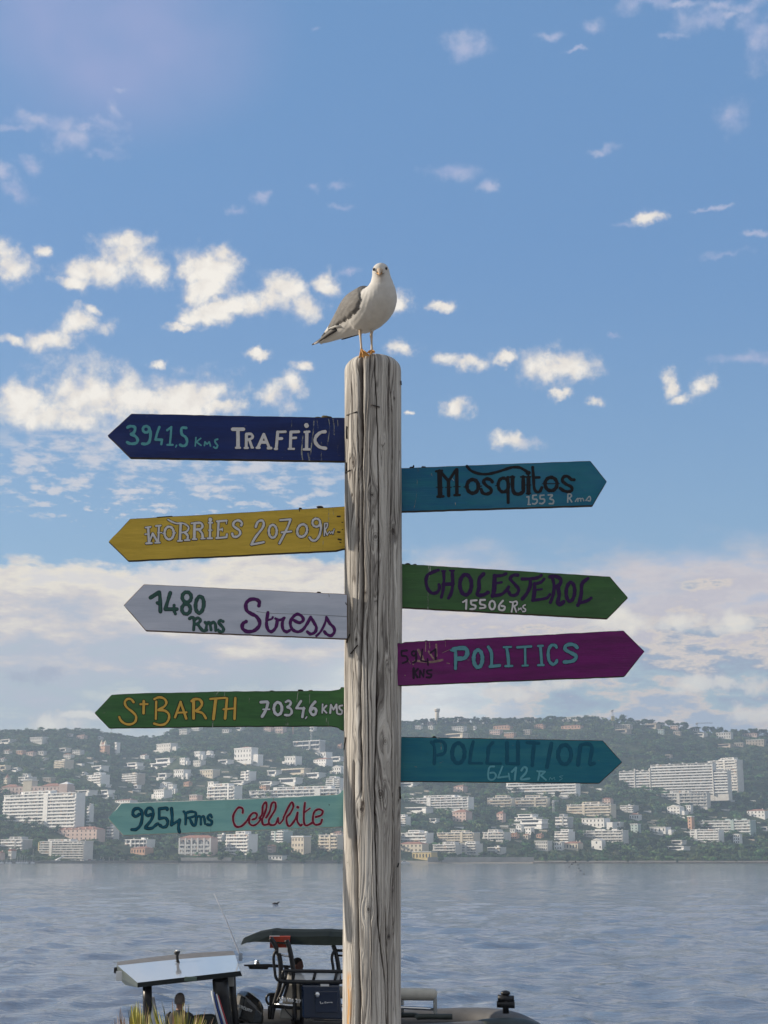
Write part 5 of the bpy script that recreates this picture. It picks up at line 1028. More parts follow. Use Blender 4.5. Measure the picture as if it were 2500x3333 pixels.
def villa(label, r, floors=2, wall='white', roof='hip', yaw=30, cols=None, name='villa', cat='villa', annex=0, terrace=False, group=None, win=None):
    o, w, h, d = place(name, label, cat, r, group, yaw); wm = Wm[wall]
    rh = h*.2 if roof in ('hip', 'gable') else h*.07; hb = h-rh; fh = hb/floors
    mb = MB().box((0, 0, hb/2-3), (w, d, hb+6))
    if annex: mb.box((annex*(w*.5+w*.16), .4, hb*.28-3), (w*.34, d*.8, hb*.56+6))
    mb.build('wall', wm, o)
    if roof == 'hip': lift(hip(w, d, rh), hb).build('roof', tile, o)
    elif roof == 'gable':
        mb = MB(); i = mb.add([(-w/2-.4, -d/2-.4, hb), (w/2+.4, -d/2-.4, hb), (w/2+.4, d/2+.4, hb), (-w/2-.4, d/2+.4, hb), (0, -d/2-.4, h), (0, d/2+.4, h)])
        for f in ((0, 1, 4), (3, 5, 2), (0, 4, 5, 3), (1, 2, 5, 4), (3, 2, 1, 0)): mb.face([i+k for k in f])
        mb.build('roof', Wm['pale'] if wall == 'white' else tile, o)
    else: bx('roof', (0, -.3, hb+rh/2), (w+.9, d+1.0, rh), roofw, o)
    cols = cols or max(2, min(6, int(w/3.6)))
    for f in range(floors):
        for c in range(cols):
            if win and (f, c) in win: continue
            bx('window', (-w/2+w*(c+.5)/cols, -d/2, fh*(f+.54)), (min(1.7, w/cols*.5), .14, fh*.46), dglass, o)
    bx('side_window', (-w/2, 0, hb*.55), (.14, d*.3, fh*.5), dglass, o)
    if roof == 'hip': bx('chimney', (w*.22, d*.1, hb+rh*.75), (.9, .9, rh*1.0+1.0), wm, o)
    if terrace: bx('terrace', (0, -d/2-2.2, fh*.32-2), (w*1.2, 4.2, fh*.3+4), wm, o)
    return o, w, h, d
def modern(label, r, wall='white', yaw=28, levels=2, shift=.12, name='modern_villa', cat='villa', group=None):
    o, w, h, d = place(name, label, cat, r, group, yaw); wm = Wm[wall]; fh = h/levels
    for k in range(levels):
        ww = w*(1-k*.30 if levels > 1 else 1); x = (shift*w*k*(1 if shift >= 0 else 1)); dd = d-1.5*k
        bx('wall', (x, k*.7, fh*(k+.5)-(3 if k == 0 else 0)), (ww*.96, dd, fh+(6 if k == 0 else -.02)), wm, o)
        bx('window', (x-ww*.04, k*.7-dd/2, fh*(k+.50)), (ww*.74, .16, fh*.46), dglass, o)
        bx('roof', (x, k*.7-.5, fh*(k+1)-fh*.07), (ww*1.03, dd+1.4, fh*.20), roofw if wall == 'white' else wm, o)
    bx('terrace', (0, -d/2-1.8, fh*.06-2), (w*1.06, 3.4, fh*.24+4), wm, o)
    return o, w, h, d
c1 = lambda a, b, c, d: (a/2.765, b/2.765, 2330+c/2.765, 2330+d/2.765)
c2 = lambda a, b, c, d: (550+a/2.765, 550+b/2.765, 2330+c/2.765, 2330+d/2.765)
c3 = lambda a, b, c, d: (1250+a/2.552, 1250+b/2.552, 2250+c/2.552, 2250+d/2.552)
c4 = lambda a, b, c, d: (1850+a/2.552, 1850+b/2.552, 2250+c/2.552, 2250+d/2.552)
# --- left of the post
block('huge white ten-storey apartment block with stacked balconies at the far left', c1(-60, 800, 705, 1005), 10, 'white', 24, 5, 3, bay=True)
block('narrow white wing lower than the huge block at its right end', c1(782, 832, 815, 985), 6, 'white', 26, 0, 0)
o, w, h, d = place('grand_hotel', 'long pink-white old hotel with red roofs and a central tower above the huge white block', 'hotel', c1(-40, 684, 622, 712), None, 10)
bx('wall', (0, 0, h*.42-3), (w, d, h*.84+6), Wm['pink'], o)
for k, (a, b) in enumerate(((-.37, .24), (-.02, .0), (.23, .26))):
    if b: lift(hip(w*b, d, h*.28), h*.84, w*a).build('roof', tile, o)
tw = place; bx('tower', (-w*.10, -1, h*.72), (w*.13, d*.9, h*1.44), Wm['cream'], o); bx('tower_roof', (-w*.10, -1, h*1.48), (w*.15, d, h*.09), roofw, o)
lift(MB().box((0, -1.5, h*.5), (w*.12, d, h), 0), 0, w*.43).build('gable_wing', Wm['pink'], o); lift(hip(w*.12, d, h*.26), h*1.0, w*.43).build('roof', roofw, o)
for f in range(2):
    for c_ in range(18): bx('window', (-w/2+w*(c_+.5)/18, -d/2, h*(.22+.36*f)), (1.5, .16, h*.2), dglass, o)
for c_ in range(3): bx('balcony', (w*(.1+.1*c_), -d/2-.6, h*.40), (w*.06, 1.1, h*.07), roofw, o)
block('flat-roofed pale penthouse block rising behind the old hotel\'s tower', c1(152, 322, 548, 612), 2, 'pale', 28, 0, 1)
o, w, h, d = villa('round turret house with a pointed brown roof at the far left edge', c1(28, 92, 560, 612), 2, 'cream', 'flat', 26, 2, 'turret_house', 'house')
rg = [[Vector((3.4*k*math.cos(2*math.pi*j/10), 3.4*k*math.sin(2*math.pi*j/10), h+z)) for j in range(10)] for k, z in ((1.15, 0), (.55, 2.6), (.02, 5.6))]; MB().loft(rg, sm=False).build('spire', tile, o)
block('five-storey cream apartment block alone among trees on the upper left slope', c1(470, 662, 398, 482), 5, 'cream', 40, 0, 2)
o, w, h, d = villa('small red and white castle-like house with pointed gables on the upper slope', c1(890, 985, 262, 338), 3, 'peach', 'flat', 32, 3, 'castle_house', 'house')
for x, s in ((-.35, 1.2), (.0, .75), (.33, 1.0)):
    rg = [[Vector((x*w+w*.18*k*math.cos(2*math.pi*j/4+.78), w*.18*k*math.sin(2*math.pi*j/4+.78)-d*.3, h+z*s)) for j in range(4)] for k, z in ((1, -2), (1, 2), (.02, 8))]; MB().loft(rg, sm=False).build('turret', Wm['cream'] if x else tile, o)
o, w, h, d = villa('tall white tower house with a red side right of the castle-like house', c1(1028, 1076, 240, 352), 4, 'white', 'flat', 40, 2, 'tower_house', 'house')
bx('side_wall', (-w/2-.3, 0, h*.4), (.6, d*.8, h*.75), Wm['peach'], o)
modern('flat white house with a tall chimney, below the small castle-like house', c1(815, 976, 450, 486), levels=1)
o = bpy.data.objects[-1] if False else None
modern('long flat white villa with a roof pavilion, between the chimney house and the post side', c1(1098, 1302, 422, 484), levels=2, shift=.05)
villa('large white terraced villa near the ridge above the white flat-roofed houses', c1(1395, 1600, 250, 322), 2, 'pale', 'flat', 32, 6, terrace=True, annex=1)
villa('tiny white house with orange roof left of the large terraced villa', c1(1256, 1340, 346, 386), 1, 'white', 'hip', 32, 3)
modern('white box villa on a long white terrace wall, over the pale tree crowns', c1(1338, 1602, 385, 464), levels=2, shift=.08)
block('three-tier flat white house left of the beige terrace block', c1(758, 990, 530, 606), 3, 'white', 34, 0, 1, 'terraced_house', 'house')
block('beige four-storey terrace block in mid slope over the turquoise board', c1(1082, 1306, 520, 606), 4, 'beige', 30, 4, 1)
modern('long low white house joined to the villa with arched windows', c1(1418, 1552, 518, 562), levels=1)
villa('white villa with a row of dark arched windows in mid slope', c1(1555, 1712, 484, 562), 2, 'white', 'flat', 28, 5, annex=1)
villa('small white gabled villa with three dark windows and a side terrace', c1(1432, 1548, 594, 660), 2, 'white', 'gable', 30, 3, terrace=True, annex=1)
modern('flat white terrace house just right of the huge white block', c1(884, 1046, 668, 740), levels=2, shift=-.05); modern('long thin white roof terrace behind the huge block\'s right end', c1(638, 882, 672, 698), levels=1)
villa('tiny white gabled house alone below the three-tier house', c1(955, 1000, 618, 648), 1, 'white', 'gable', 32, 2)
villa('pile of white cubes forming a villa above the tip of the turquoise board', c1(1372, 1545, 664, 745), 3, 'white', 'flat', 30, 5, annex=-1, terrace=True)
villa('long house with terracotta roof touching the top edge of the turquoise board', c1(1022, 1235, 750, 800), 2, 'white', 'hip', 24, 6)
o, w, h, d = villa('long pink three-storey mansion with red mansard roof and dormers near the shore', c1(448, 955, 1000, 1122), 3, 'pink', 'hip', 20, 10, 'mansion', 'mansion')
for k in range(6): bx('dormer', (-w*.4+w*.16*k, -d*.42, h*.86), (2.0, 2.4, 2.2), Wm['pink'], o)
block('stepped white apartments attached to the right of the pink mansion', c1(955, 1068, 1000, 1122), 4, 'pale', 30, 0, 1)
o, w, h, d = block('long grey-banded seven-storey waterfront apartment block with yellow end stairs', c1(318, 842, 1130, 1282), 7, 'pale', 18, 0, 0, solid=.40)
bx('sun_tinted_end', (-w/2-.5, -d*.3, h*.68), (1.4, d*.6, h*.50), Wm['yellow'], o)  # warm sunlight on the left end, put in as yellow colour
block('low grey three-storey block behind dark trees at the far left shore', c1(-20, 286, 1112, 1200), 3, 'grey', 22, 0, 1)
block('half-built white concrete frame with large dark openings behind the breakwater', c1(1108, 1392, 1112, 1190), 2, 'white', 22, 5, 1, 'building_shell', 'building', False, solid=.16)
villa('low reddish stone house below the white concrete frame', c1(1165, 1372, 1178, 1248), 1, 'peach', 'hip', 20, 5, 'shore_house', 'house')
villa('grey-roofed white boathouse among masts at the far left', c1(64, 138, 1200, 1290), 2, 'pale', 'gable', 26, 3, 'boathouse', 'house'); villa('pink-roofed hut cut by the left edge at the marina', c1(-30, 34, 1220, 1300), 1, 'pink', 'hip', 26, 2, 'hut', 'house')
# arcaded building
o, w, h, d = place('arcaded_building', 'pink four-storey building with a row of tall white arches under a red roof', 'building', c2(80, 432, 1072, 1258), None, 8)
bx('wall', (0, 0, h*.42-3), (w, d, h*.84+6), Wm['pink'], o); lift(hip(w, d, h*.13), h*.84).build('roof', tile, o)
for k in range(5):
    x = -w*.40+w*.19*k; a = w*.066; zt_ = h*.64
    arch = [(x-a, -d/2-.1, h*.06), (x+a, -d/2-.1, h*.06), (x+a, -d/2-.1, zt_)]+[(x+a*math.cos(t), -d/2-.1, zt_+a*math.sin(t)) for t in np.linspace(.3, math.pi-.3, 7)]+[(x-a, -d/2-.1, zt_)]
    MB().prism(arch, (0, .3, 0)).build('arch_recess', bays, o)
    for f in range(3): bx('balcony', (x, -d/2-.3, h*(.12+.19*f)), (a*1.9, .8, h*.055), roofw, o)
for k in range(6): bx('pilaster', (-w*.495+w*.19*k, -d/2-.2, h*.42), (w*.035, .5, h*.84), roofw, o)
block('six-storey white apartment block with wrap-around balconies right of the arcaded building', c2(500, 796, 1066, 1250), 6, 'white', 28, 3, 2)
block('low white terraces between the arcaded building and the six-storey block', c2(436, 512, 1068, 1130), 2, 'white', 24, 0, 1)
block('greenish glass terraced block half hidden under the turquoise board', c2(915, 1112, 1040, 1140), 4, 'green', 32, 0, 1)
villa('cream stone villa with a stepped white roofline near the shore, left of the post', c2(1098, 1276, 1084, 1240), 3, 'cream', 'flat', 26, 4, 'stone_villa', 'villa')
villa('pair of grey-pink gabled houses among shore trees', c2(884, 962, 1160, 1232), 2, 'pink', 'gable', 28, 3, 'shore_house', 'house')
block('white five-storey block with deep balconies touching the post\'s left side near the water', c2(1344, 1590, 1072, 1222), 5, 'cream', 26, 4, 1)
villa('red-roofed pink house behind the block beside the post', c2(1470, 1580, 1040, 1090), 2, 'pink', 'hip', 26, 4, 'house', 'house')
block('very long white block with a row of rooftop boxes, cut by the turquoise board', c2(698, 1600, 664, 790), 4, 'white', 16, 14, 5, solid=.3)
block('four-storey white block with open balconies above the turquoise board\'s middle', c2(328, 662, 634, 760), 4, 'white', 28, 5, 1, solid=.3); villa('white cube tower house behind the four-storey open-balcony block', c2(344, 442, 592, 660), 2, 'white', 'flat', 32, 2, 'cube_house', 'house')
villa('pink-white low house on the turquoise board\'s top edge', c2(178, 298, 712, 775), 2, 'pink', 'flat', 26, 4)
o, w, h, d = villa('biggest white villa with a red roof and arches, high above the turquoise board', c2(578, 800, 288, 424), 3, 'white', 'flat', 26, 6, 'large_villa', 'villa', annex=1, terrace=True)
lift(hip(w*.55, d*.7, 2.4), h*.985).build('upper_roof', tile, o)
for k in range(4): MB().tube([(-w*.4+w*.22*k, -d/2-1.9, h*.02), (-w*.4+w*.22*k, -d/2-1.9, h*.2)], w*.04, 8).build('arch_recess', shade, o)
modern('long low white terrace left of the biggest red-roofed villa', c2(440, 582, 396, 432), levels=1)
villa('bright white villa of broken cubes on the left of a pair above mid slope', c2(222, 322, 320, 388), 2, 'white', 'flat', 32, 4, annex=1); villa('bright white villa with a tall gable on the right of a pair above mid slope', c2(330, 402, 314, 370), 2, 'white', 'gable', 32, 3, annex=1)
villa('white house beside a big pale round tree', c2(92, 180, 378, 440), 2, 'white', 'flat', 32, 3, annex=1)
villa('wide cream-white villa with a loggia in the slope centre left', c2(272, 456, 484, 556), 2, 'cream', 'flat', 28, 5, annex=-1)
block('stepped white villa rising to the right, under the biggest villa', c2(642, 784, 500, 584), 3, 'white', 36, 0, 1, 'stepped_villa', 'villa', solid=.3); modern('flat white strip roof below the stepped villa', c2(548, 738, 584, 612), levels=1)
modern('long flat white house with sloping garden wall, left part', c2(884, 1016, 492, 536), levels=1); modern('long flat cream-roofed house with many openings, middle right of the left slope', c2(1010, 1282, 476, 528), 'cream', levels=1)
modern('low white house with a dark strip of windows under the flat cream-roofed one', c2(988, 1206, 562, 612), levels=1)
villa('white classical villa with columns and side stairs', c2(1038, 1194, 364, 450), 2, 'white', 'flat', 26, 4, annex=-1)
villa('white villa with a dark red middle near the post', c2(1298, 1474, 378, 448), 2, 'white', 'hip', 30, 5, terrace=True); villa('white flat house directly above the red-middled villa', c2(1314, 1470, 328, 376), 1, 'white', 'flat', 30, 4)
modern('white house with broad roof half hidden by the post, upper', c2(1462, 1590, 368, 410), levels=1); villa('white zigzag-walled villa half hidden by the post, lower', c2(1466, 1590, 446, 530), 2, 'white', 'gable', 26, 4, annex=-1)
block('white five-storey banded block touching the post\'s left side in mid slope', c2(1412, 1590, 562, 660), 5, 'white', 18, 0, 1)
modern('white tent-roofed house with a long wall, left of the banded block', c2(1238, 1412, 514, 560), levels=1)
o, w, h, d = block('grey unfinished concrete building with two open floors under a crane', c2(1112, 1408, 222, 308), 2, 'grey', 22, 4, 0, 'building_shell', 'building', False, solid=.2)
villa('small pink house near the post\'s left side, high on the slope', c2(1518, 1570, 250, 296), 1, 'peach', 'hip', 26, 2)
villa('small orange house above the very long white block', c2(812, 908, 622, 668), 2, 'peach', 'flat', 26, 3); modern('thin white terrace above the small orange house', c2(812, 992, 592, 620), levels=1); villa('small peach villa left of the white cube tower house', c2(128, 208, 590, 636), 1, 'peach', 'hip', 26, 3)
bx_ = villa('low white pavilion with three openings on the sea wall, left of the post', c2(893, 1058, 1258, 1298), 1, 'white', 'flat', 12, 4, 'pavilion', 'pavilion')
villa('white terraced house at the foot of the pair of bright villas', c2(212, 328, 402, 456), 2, 'pale', 'flat', 28, 4); villa('white-pink villa cut by the old hotel slope, in the middle of the left side', c2(-10, 66, 616, 700), 3, 'white', 'flat', 28, 3, annex=1)
# --- right of the post
block('four-storey white block with continuous balconies just right of the post', c3(168, 742, 884, 972), 4, 'white', 20, 6, 3, solid=.3); modern('low white annexe below the four-storey block beside the post', c3(120, 412, 966, 1000), levels=1)
for k, (a, b, nm) in enumerate(((864, 1092, 'curved cream three-storey terrace block, left one of two alike'), (1094, 1384, 'curved cream three-storey terrace block, right one of two alike'))):
    o, w, h, d = block(nm, c3(a, b, 884, 962), 3, 'cream', 14, 0, 3); MB().tube([(w/2, -d/2+3.5, -4), (w/2, -d/2+3.5, h*.9)], 3.4, 14).build('round_end', Wm['cream'], o)
villa('square pink-white three-storey house with a flat red roof, right of the post', c3(572, 736, 984, 1086), 3, 'pink', 'hip', 26, 4, 'house', 'house'); villa('small pink-white house with red roof just under the teal blue board', c3(580, 696, 780, 840), 2, 'pink', 'hip', 26, 3, 'house', 'house')
block('long white five-storey block peeping out under the teal blue board\'s lower edge', c3(1032, 1622, 735, 856), 5, 'white', 18, 0, 2, solid=.46)
block('narrow white four-storey block against the post\'s right side', c3(118, 222, 1042, 1122), 4, 'white', 28, 0, 1)
modern('white two-level modern villa, upper of a hillside cluster right of centre', c3(1098, 1322, 1022, 1072), levels=2, shift=-.06); modern('long white lower villa of the hillside cluster right of centre', c3(1058, 1366, 1066, 1134), levels=2, shift=.14)
villa('white house with one big arched gable in the hillside cluster', c3(1098, 1168, 1104, 1172), 2, 'white', 'gable', 24, 2, 'house', 'house'); villa('tiny white annexe left of the arched gable house', c3(1048, 1112, 1142, 1176), 1, 'white', 'flat', 24, 2, 'house', 'house'); villa('bright white cube house beside a dark cypress', c3(1178, 1252, 1132, 1190), 2, 'white', 'flat', 32, 2, 'cube_house', 'house')
block('white flat three-storey block by the post above the waterfront orange house', c3(146, 412, 1176, 1262), 3, 'white', 24, 0, 3); block('cream four-storey block with roof pergolas in the lower row right of the post', c3(446, 798, 1174, 1262), 4, 'cream', 22, 5, 4); block('white three-storey block with cream gables in the lower row', c3(828, 1056, 1170, 1248), 3, 'pale', 24, 4, 3)
villa('peach house right of the lower row blocks', c3(1050, 1128, 1178, 1224), 2, 'peach', 'hip', 24, 3, 'house', 'house'); villa('small cream house below the bright cube house', c3(1156, 1222, 1186, 1230), 1, 'cream', 'hip', 24, 2, 'house', 'house'); villa('small red-roofed house right of the dark cypress', c3(1268, 1332, 1182, 1222), 1, 'peach', 'hip', 24, 2, 'house', 'house')
villa('orange-cream waterfront house with broad red roof against the post', c3(118, 372, 1252, 1340), 2, 'cream', 'hip', 20, 6, 'waterfront_house', 'house'); villa('long low yellow waterfront house with small square windows', c3(236, 446, 1334, 1402), 1, 'yellow', 'flat', 18, 6, 'waterfront_house', 'house')
block('white terraced flats above the yellow waterfront house', c3(410, 652, 1272, 1348), 3, 'pale', 22, 0, 2, solid=.3); block('white terraced flats with a taller left end above the sea wall', c3(642, 824, 1266, 1358), 4, 'pale', 24, 0, 2); block('greyish low terraced flats hidden by shore trees', c3(866, 1018, 1296, 1352), 2, 'pale', 24, 0, 1)
villa('ruined-looking white house with many openings above the green bank', c3(1258, 1402, 1244, 1326), 3, 'pale', 'flat', 22, 6, 'old_house', 'house'); villa('white house with a small tower above the green bank', c3(1418, 1502, 1252, 1320), 2, 'white', 'flat', 22, 3, 'house', 'house'); villa('long cream gabled wall house above the green bank', c3(1494, 1660, 1250, 1320), 1, 'cream', 'hip', 22, 5, 'house', 'house')
block('white four-storey stepped block with round roof drums', c3(1428, 1592, 1166, 1256), 4, 'white', 28, 0, 3); block('grey three-storey slab block beside a crane mast', c3(1432, 1578, 1044, 1136), 3, 'grey', 26, 3, 1)
villa('tall narrow pink-grey old house among trees right of the pink square house', c3(938, 1014, 1000, 1086), 3, 'pink', 'hip', 26, 2, 'old_house', 'house'); modern('tiny pale flat house low beside the post', c3(382, 464, 1058, 1090), levels=1); modern('thin white terrace just below the teal blue board, beside the post', c3(130, 296, 762, 790), levels=1)
# the giant complex
o, w, h, d = place('apartment_complex', 'giant curved ten-storey apartment complex below the dark wooded slope on the right', 'apartment block', c4(474, 1316, 602, 872), None, 20, 14)
fl = 12; fh = h/fl
for nm, a, b, fs in (('left_wing', -.5, -.205, 9.6), ('centre_wing', -.20, .37, 11.6), ('right_wing', .372, .5, 8.8)):
    ww = (b-a)*w; x0 = (a+b)/2*w; nfl = int(fs); e = MB().box((x0, 0, fs*fh/2-4), (ww, d, fs*fh+8)).build(nm, Wm['pale'], o)
    for f in range(nfl):
        segs = 6 if nm == 'centre_wing' else 1
        rows_ = []
        for k in range(segs+1):
            x = x0-ww/2+ww*k/segs; bow = -1.9-(1.6*math.sin(math.pi*k/segs) if segs > 1 else 0); z = f*fh+(fs-nfl)*fh
            rows_.append([(x, -d/2+bow, z-.1), (x, -d/2+bow, z+fh*.40), (x, -d/2, z+fh*.40), (x, -d/2, z-.1)])
        MB().loft(rows_, sm=False).build('balcony', Wm['white'], e); bx('window', (x0, -d/2, f*fh+(fs-nfl)*fh+fh*.66), (ww*.97, .2, fh*.50), bays, e)
    for k in range(5): bx('rooftop_box', (x0-ww*.42+ww*.21*k, random.uniform(-2, 3), fs*fh+.9), (random.uniform(1.5, 4), 3, random.uniform(1.6, 3.2)), Wm['pale'], e)
    bx('roof', (x0, -.4, fs*fh+.1), (ww+.2, d+.8, .5), Wm['pale'], e)
for a in (-.205, -.35, .371): bx('partition_wall', (a*w, -d/2-1.4, 5.2*fh), (1.5, 2.6, 10.6*fh), Wm['pale'], o)
o, w, h, d = block('twelve-storey tower with banded balconies at the right end of the giant complex', c4(1200, 1452, 574, 850), 12, 'pale', 38, 0, 3, 'apartment_tower', 'apartment block', solid=.46)
block('four-storey white block with open balconies in front of the giant complex', c4(758, 1176, 846, 952), 4, 'pale', 18, 8, 0, solid=.3)
o, w, h, d = villa('ornate white mansion with a grey pointed gable below the giant complex', c4(832, 972, 946, 1036), 3, 'white', 'gable', 28, 4, 'mansion', 'mansion', annex=1); villa('white terrace house right of the ornate white mansion', c4(984, 1044, 948, 1022), 3, 'white', 'flat', 28, 2, 'house', 'house')
block('wide white four-storey block with a white roof box, left of the giant complex\'s foot', c4(6, 392, 940, 1038), 4, 'cream', 22, 0, 0, solid=.5); block('grey-green low block in trees right of the wide white block', c4(440, 592, 950, 1008), 3, 'grey', 28, 0, 1)
o, w, h, d = villa('small villa with a curved pinkish-white roof among dark trees', c4(514, 616, 1014, 1070), 1, 'white', 'hip', 24, 4); 
villa('white modern villa with framed dark openings in the lower right slope', c4(124, 352, 1056, 1130), 2, 'white', 'flat', 28, 6, annex=1); modern('small white wall house right of the framed modern villa', c4(358, 468, 1088, 1128), levels=1); villa('pale grey-green narrow house in trees', c4(524, 608, 1104, 1176), 3, 'green', 'flat', 30, 2, 'house', 'house')
villa('white villa with rounded arches half hidden by trees, lower right', c4(690, 862, 1128, 1178), 1, 'white', 'flat', 26, 4, annex=1); block('four-storey white block with roof planters in the lower right', c4(142, 498, 1158, 1258), 4, 'pale', 24, 5, 4); villa('plain white gable-ended house near the shore, lower right', c4(198, 316, 1224, 1316), 2, 'white', 'gable', 24, 3, 'house', 'house', win={(1, 0), (1, 2), (0, 1)})
block('wide glassy four-storey block with a big white roof arch at the right', c4(1108, 1540, 1074, 1172), 4, 'green', 28, 0, 3, solid=.3); block('bright white five-storey terraced block in front of the wide glassy block', c4(1034, 1298, 1148, 1258), 5, 'white', 24, 3, 0, solid=.5)
villa('white villa with palms at the right edge', c4(1500, 1680, 980, 1048), 2, 'white', 'hip', 28, 5, annex=-1); villa('tumbling white terrace house right of the bright five-storey block', c4(1378, 1452, 1188, 1268), 3, 'white', 'flat', 28, 3, 'house', 'house')
o, w, h, d = villa('slim beige tower house with a glass top below the white mansion', c4(998, 1056, 1040, 1148), 4, 'peach', 'flat', 30, 1, 'tower_house', 'house')
modern('long thin white roof shelter near the right-hand shore', c4(838, 1022, 1288, 1318), levels=1); modern('pale flat house under trees near the right-hand shore', c4(864, 988, 1238, 1272), 'pale', levels=1); villa('cream house at the left of the plain gable-ended house', c4(60, 122, 1248, 1310), 2, 'cream', 'hip', 24, 2, 'house', 'house')
villa('pinkish twin houses under the teal blue board\'s tip', c4(284, 378, 884, 936), 2, 'pink', 'gable', 24, 3, 'house', 'house'); modern('white flat terrace at the right edge, lower slope', c4(1602, 1680, 1126, 1158), levels=1)
# --- many small houses high on the slopes: told apart by their order along each row
ORD = ['first', 'second', 'third', 'fourth', 'fifth', 'sixth', 'seventh', 'eighth', 'ninth', 'tenth', 'eleventh', 'twelfth', 'thirteenth', 'fourteenth', 'fifteenth', 'sixteenth', 'seventeenth', 'eighteenth', 'nineteenth', 'twentieth', 'twenty-first', 'twenty-second', 'twenty-third', 'twenty-fourth', 'twenty-fifth', 'twenty-sixth', 'twenty-seventh', 'twenty-eighth', 'twenty-ninth', 'thirtieth', 'thirty-first', 'thirty-second', 'thirty-third', 'thirty-fourth', 'thirty-fifth', 'thirty-sixth', 'thirty-seventh', 'thirty-eighth', 'thirty-ninth', 'fortieth']
def row(phrase, group, items):
    items = sorted(items, key=lambda q: q[0][0])
    for k, (r, wall, roof) in enumerate(items):
        lab = f'{ORD[k]} from the left of the {phrase}'
        if roof == 'm': modern(lab, r, wall, levels=1, name='hillside_house', cat='house', group=group)
        else: villa(lab, r, 1 if (r[3]-r[2]) < 15 else 2, wall, roof, 16, None, 'hillside_house', 'house', group=group)
row('hazy houses high on the far left slope', 'hazy houses high on the left slope', [(c1(-10,150,212,244),'pale','m'),(c1(258,425,192,250),'pale','flat'),(c1(684,782,168,208),'pink','hip'),(c1(880,932,188,210),'white','m'),(c1(30,104,304,342),'pale','hip'),(c1(140,228,310,348),'peach','flat'),(c1(232,322,318,358),'pink','hip'),(c1(336,415,318,356),'pale','flat'),(c1(530,638,290,326),'pale','m'),(c1(646,752,308,350),'pale','flat'),(c1(562,664,338,386),'pale','gable'),(c1(-10,92,446,492),'cream','m'),(c1(100,202,468,496),'white','m'),(c1(-10,52,378,414),'pale','hip'),(c1(380,432,378,400),'pale','m'),(c1(200,272,520,556),'white','flat'),(c1(380,490,556,596),'beige','flat'),(c1(1204,1268,624,660),'white','m'),(c1(600,654,160,186),'pale','flat'),(c1(740,790,506,534),'white','m')])
row('hazy pinkish houses right under the green St Barth board', 'hazy houses under the green board', [(c2(90,190,120,166),'pale','flat'),(c2(196,302,92,134),'pale','flat'),(c2(850,940,96,140),'pink','hip'),(c2(945,1056,92,158),'pink','flat'),(c2(480,560,120,152),'pale','flat'),(c2(1270,1330,100,136),'pale','m'),(c2(600,680,100,130),'pale','m')])
row('hazy houses below the ridge between post and crane', 'hazy houses below the right-hand ridge', [(c3(330,424,250,280),'pink','hip'),(c3(260,322,286,316),'pale','flat'),(c3(366,420,286,320),'pale','flat'),(c3(565,692,292,332),'pale','flat'),(c3(742,772,290,324),'white','flat'),(c3(912,1074,280,318),'peach','hip'),(c3(780,862,240,264),'white','m'),(c3(1250,1346,272,312),'peach','hip'),(c3(1478,1660,278,314),'peach','hip'),(c3(508,700,352,390),'cream','m'),(c3(1000,1104,342,384),'peach','flat'),(c3(880,990,320,362),'pink','flat'),(c3(1160,1230,320,360),'beige','flat'),(c3(620,715,216,240),'beige','m'),(c3(1490,1640,205,240),'pale','flat'),(c3(1180,1250,212,236),'pale','m')])
row('houses strung along the ridge right of the crane', 'houses along the right end of the ridge', [(c4(396,540,276,318),'beige','flat'),(c4(748,804,318,360),'green','flat'),(c4(878,946,332,366),'beige','flat'),(c4(852,926,284,324),'pink','flat'),(c4(1024,1094,300,338),'pale','flat'),(c4(1056,1164,348,376),'pale','m'),(c4(1238,1378,342,394),'pale','flat'),(c4(1455,1592,344,378),'pink','hip'),(c4(1488,1652,402,452),'beige','flat'),(c4(1252,1388,438,462),'beige','m'),(c4(1385,1468,428,462),'beige','flat'),(c4(648,772,270,310),'beige','m'),(c4(-5,90,215,240),'pale','flat'),(c4(400,530,316,350),'beige','m'),(c4(810,870,528,552),'beige','m')])
# --- water tower, cranes, masts
s = site(1423.5, 2337); k = mpp(2330, s.y); wt = thing('water_tower', 'tall cylindrical cream water tower with a wider top, standing on the ridge beside the post', 'water tower', (s.x, s.y, s.z))
B_ = Vector(s); R0 = 7.3*k; Ht = (2337-2293)*k+9
MB().loft([[B_+Vector((r*math.cos(2*math.pi*j/20), r*math.sin(2*math.pi*j/20), z-9)) for j in range(20)] for z, r in ((-4, R0*.92), (Ht*.75, R0*.86), (Ht*.83, R0*.9))]).build('shaft', Wm['cream'], wt)
MB().loft([[B_+Vector((r*math.cos(2*math.pi*j/20), r*math.sin(2*math.pi*j/20), z-9)) for j in range(20)] for z, r in ((Ht*.83, R0*.9), (Ht*.89, R0*1.24), (Ht*.97, R0*1.26))]).build('tank', Wm['beige'], wt)
MB().loft([[B_+Vector((r*math.cos(2*math.pi*j/20), r*math.sin(2*math.pi*j/20), z-9)) for j in range(20)] for z, r in ((Ht*.97, R0*1.26), (Ht*1.0, R0*1.3), (Ht*1.03, R0*1.1))]).build('parapet', Wm['pale'], wt)
crm = {'grey': mat('crane_grey', (.35, .34, .34), .6), 'white': mat('crane_white', (.66, .66, .66), .6), 'yellow': mat('crane_yellow', (.50, .40, .12), .6), 'orange': mat('crane_orange', (.55, .28, .15), .6)}
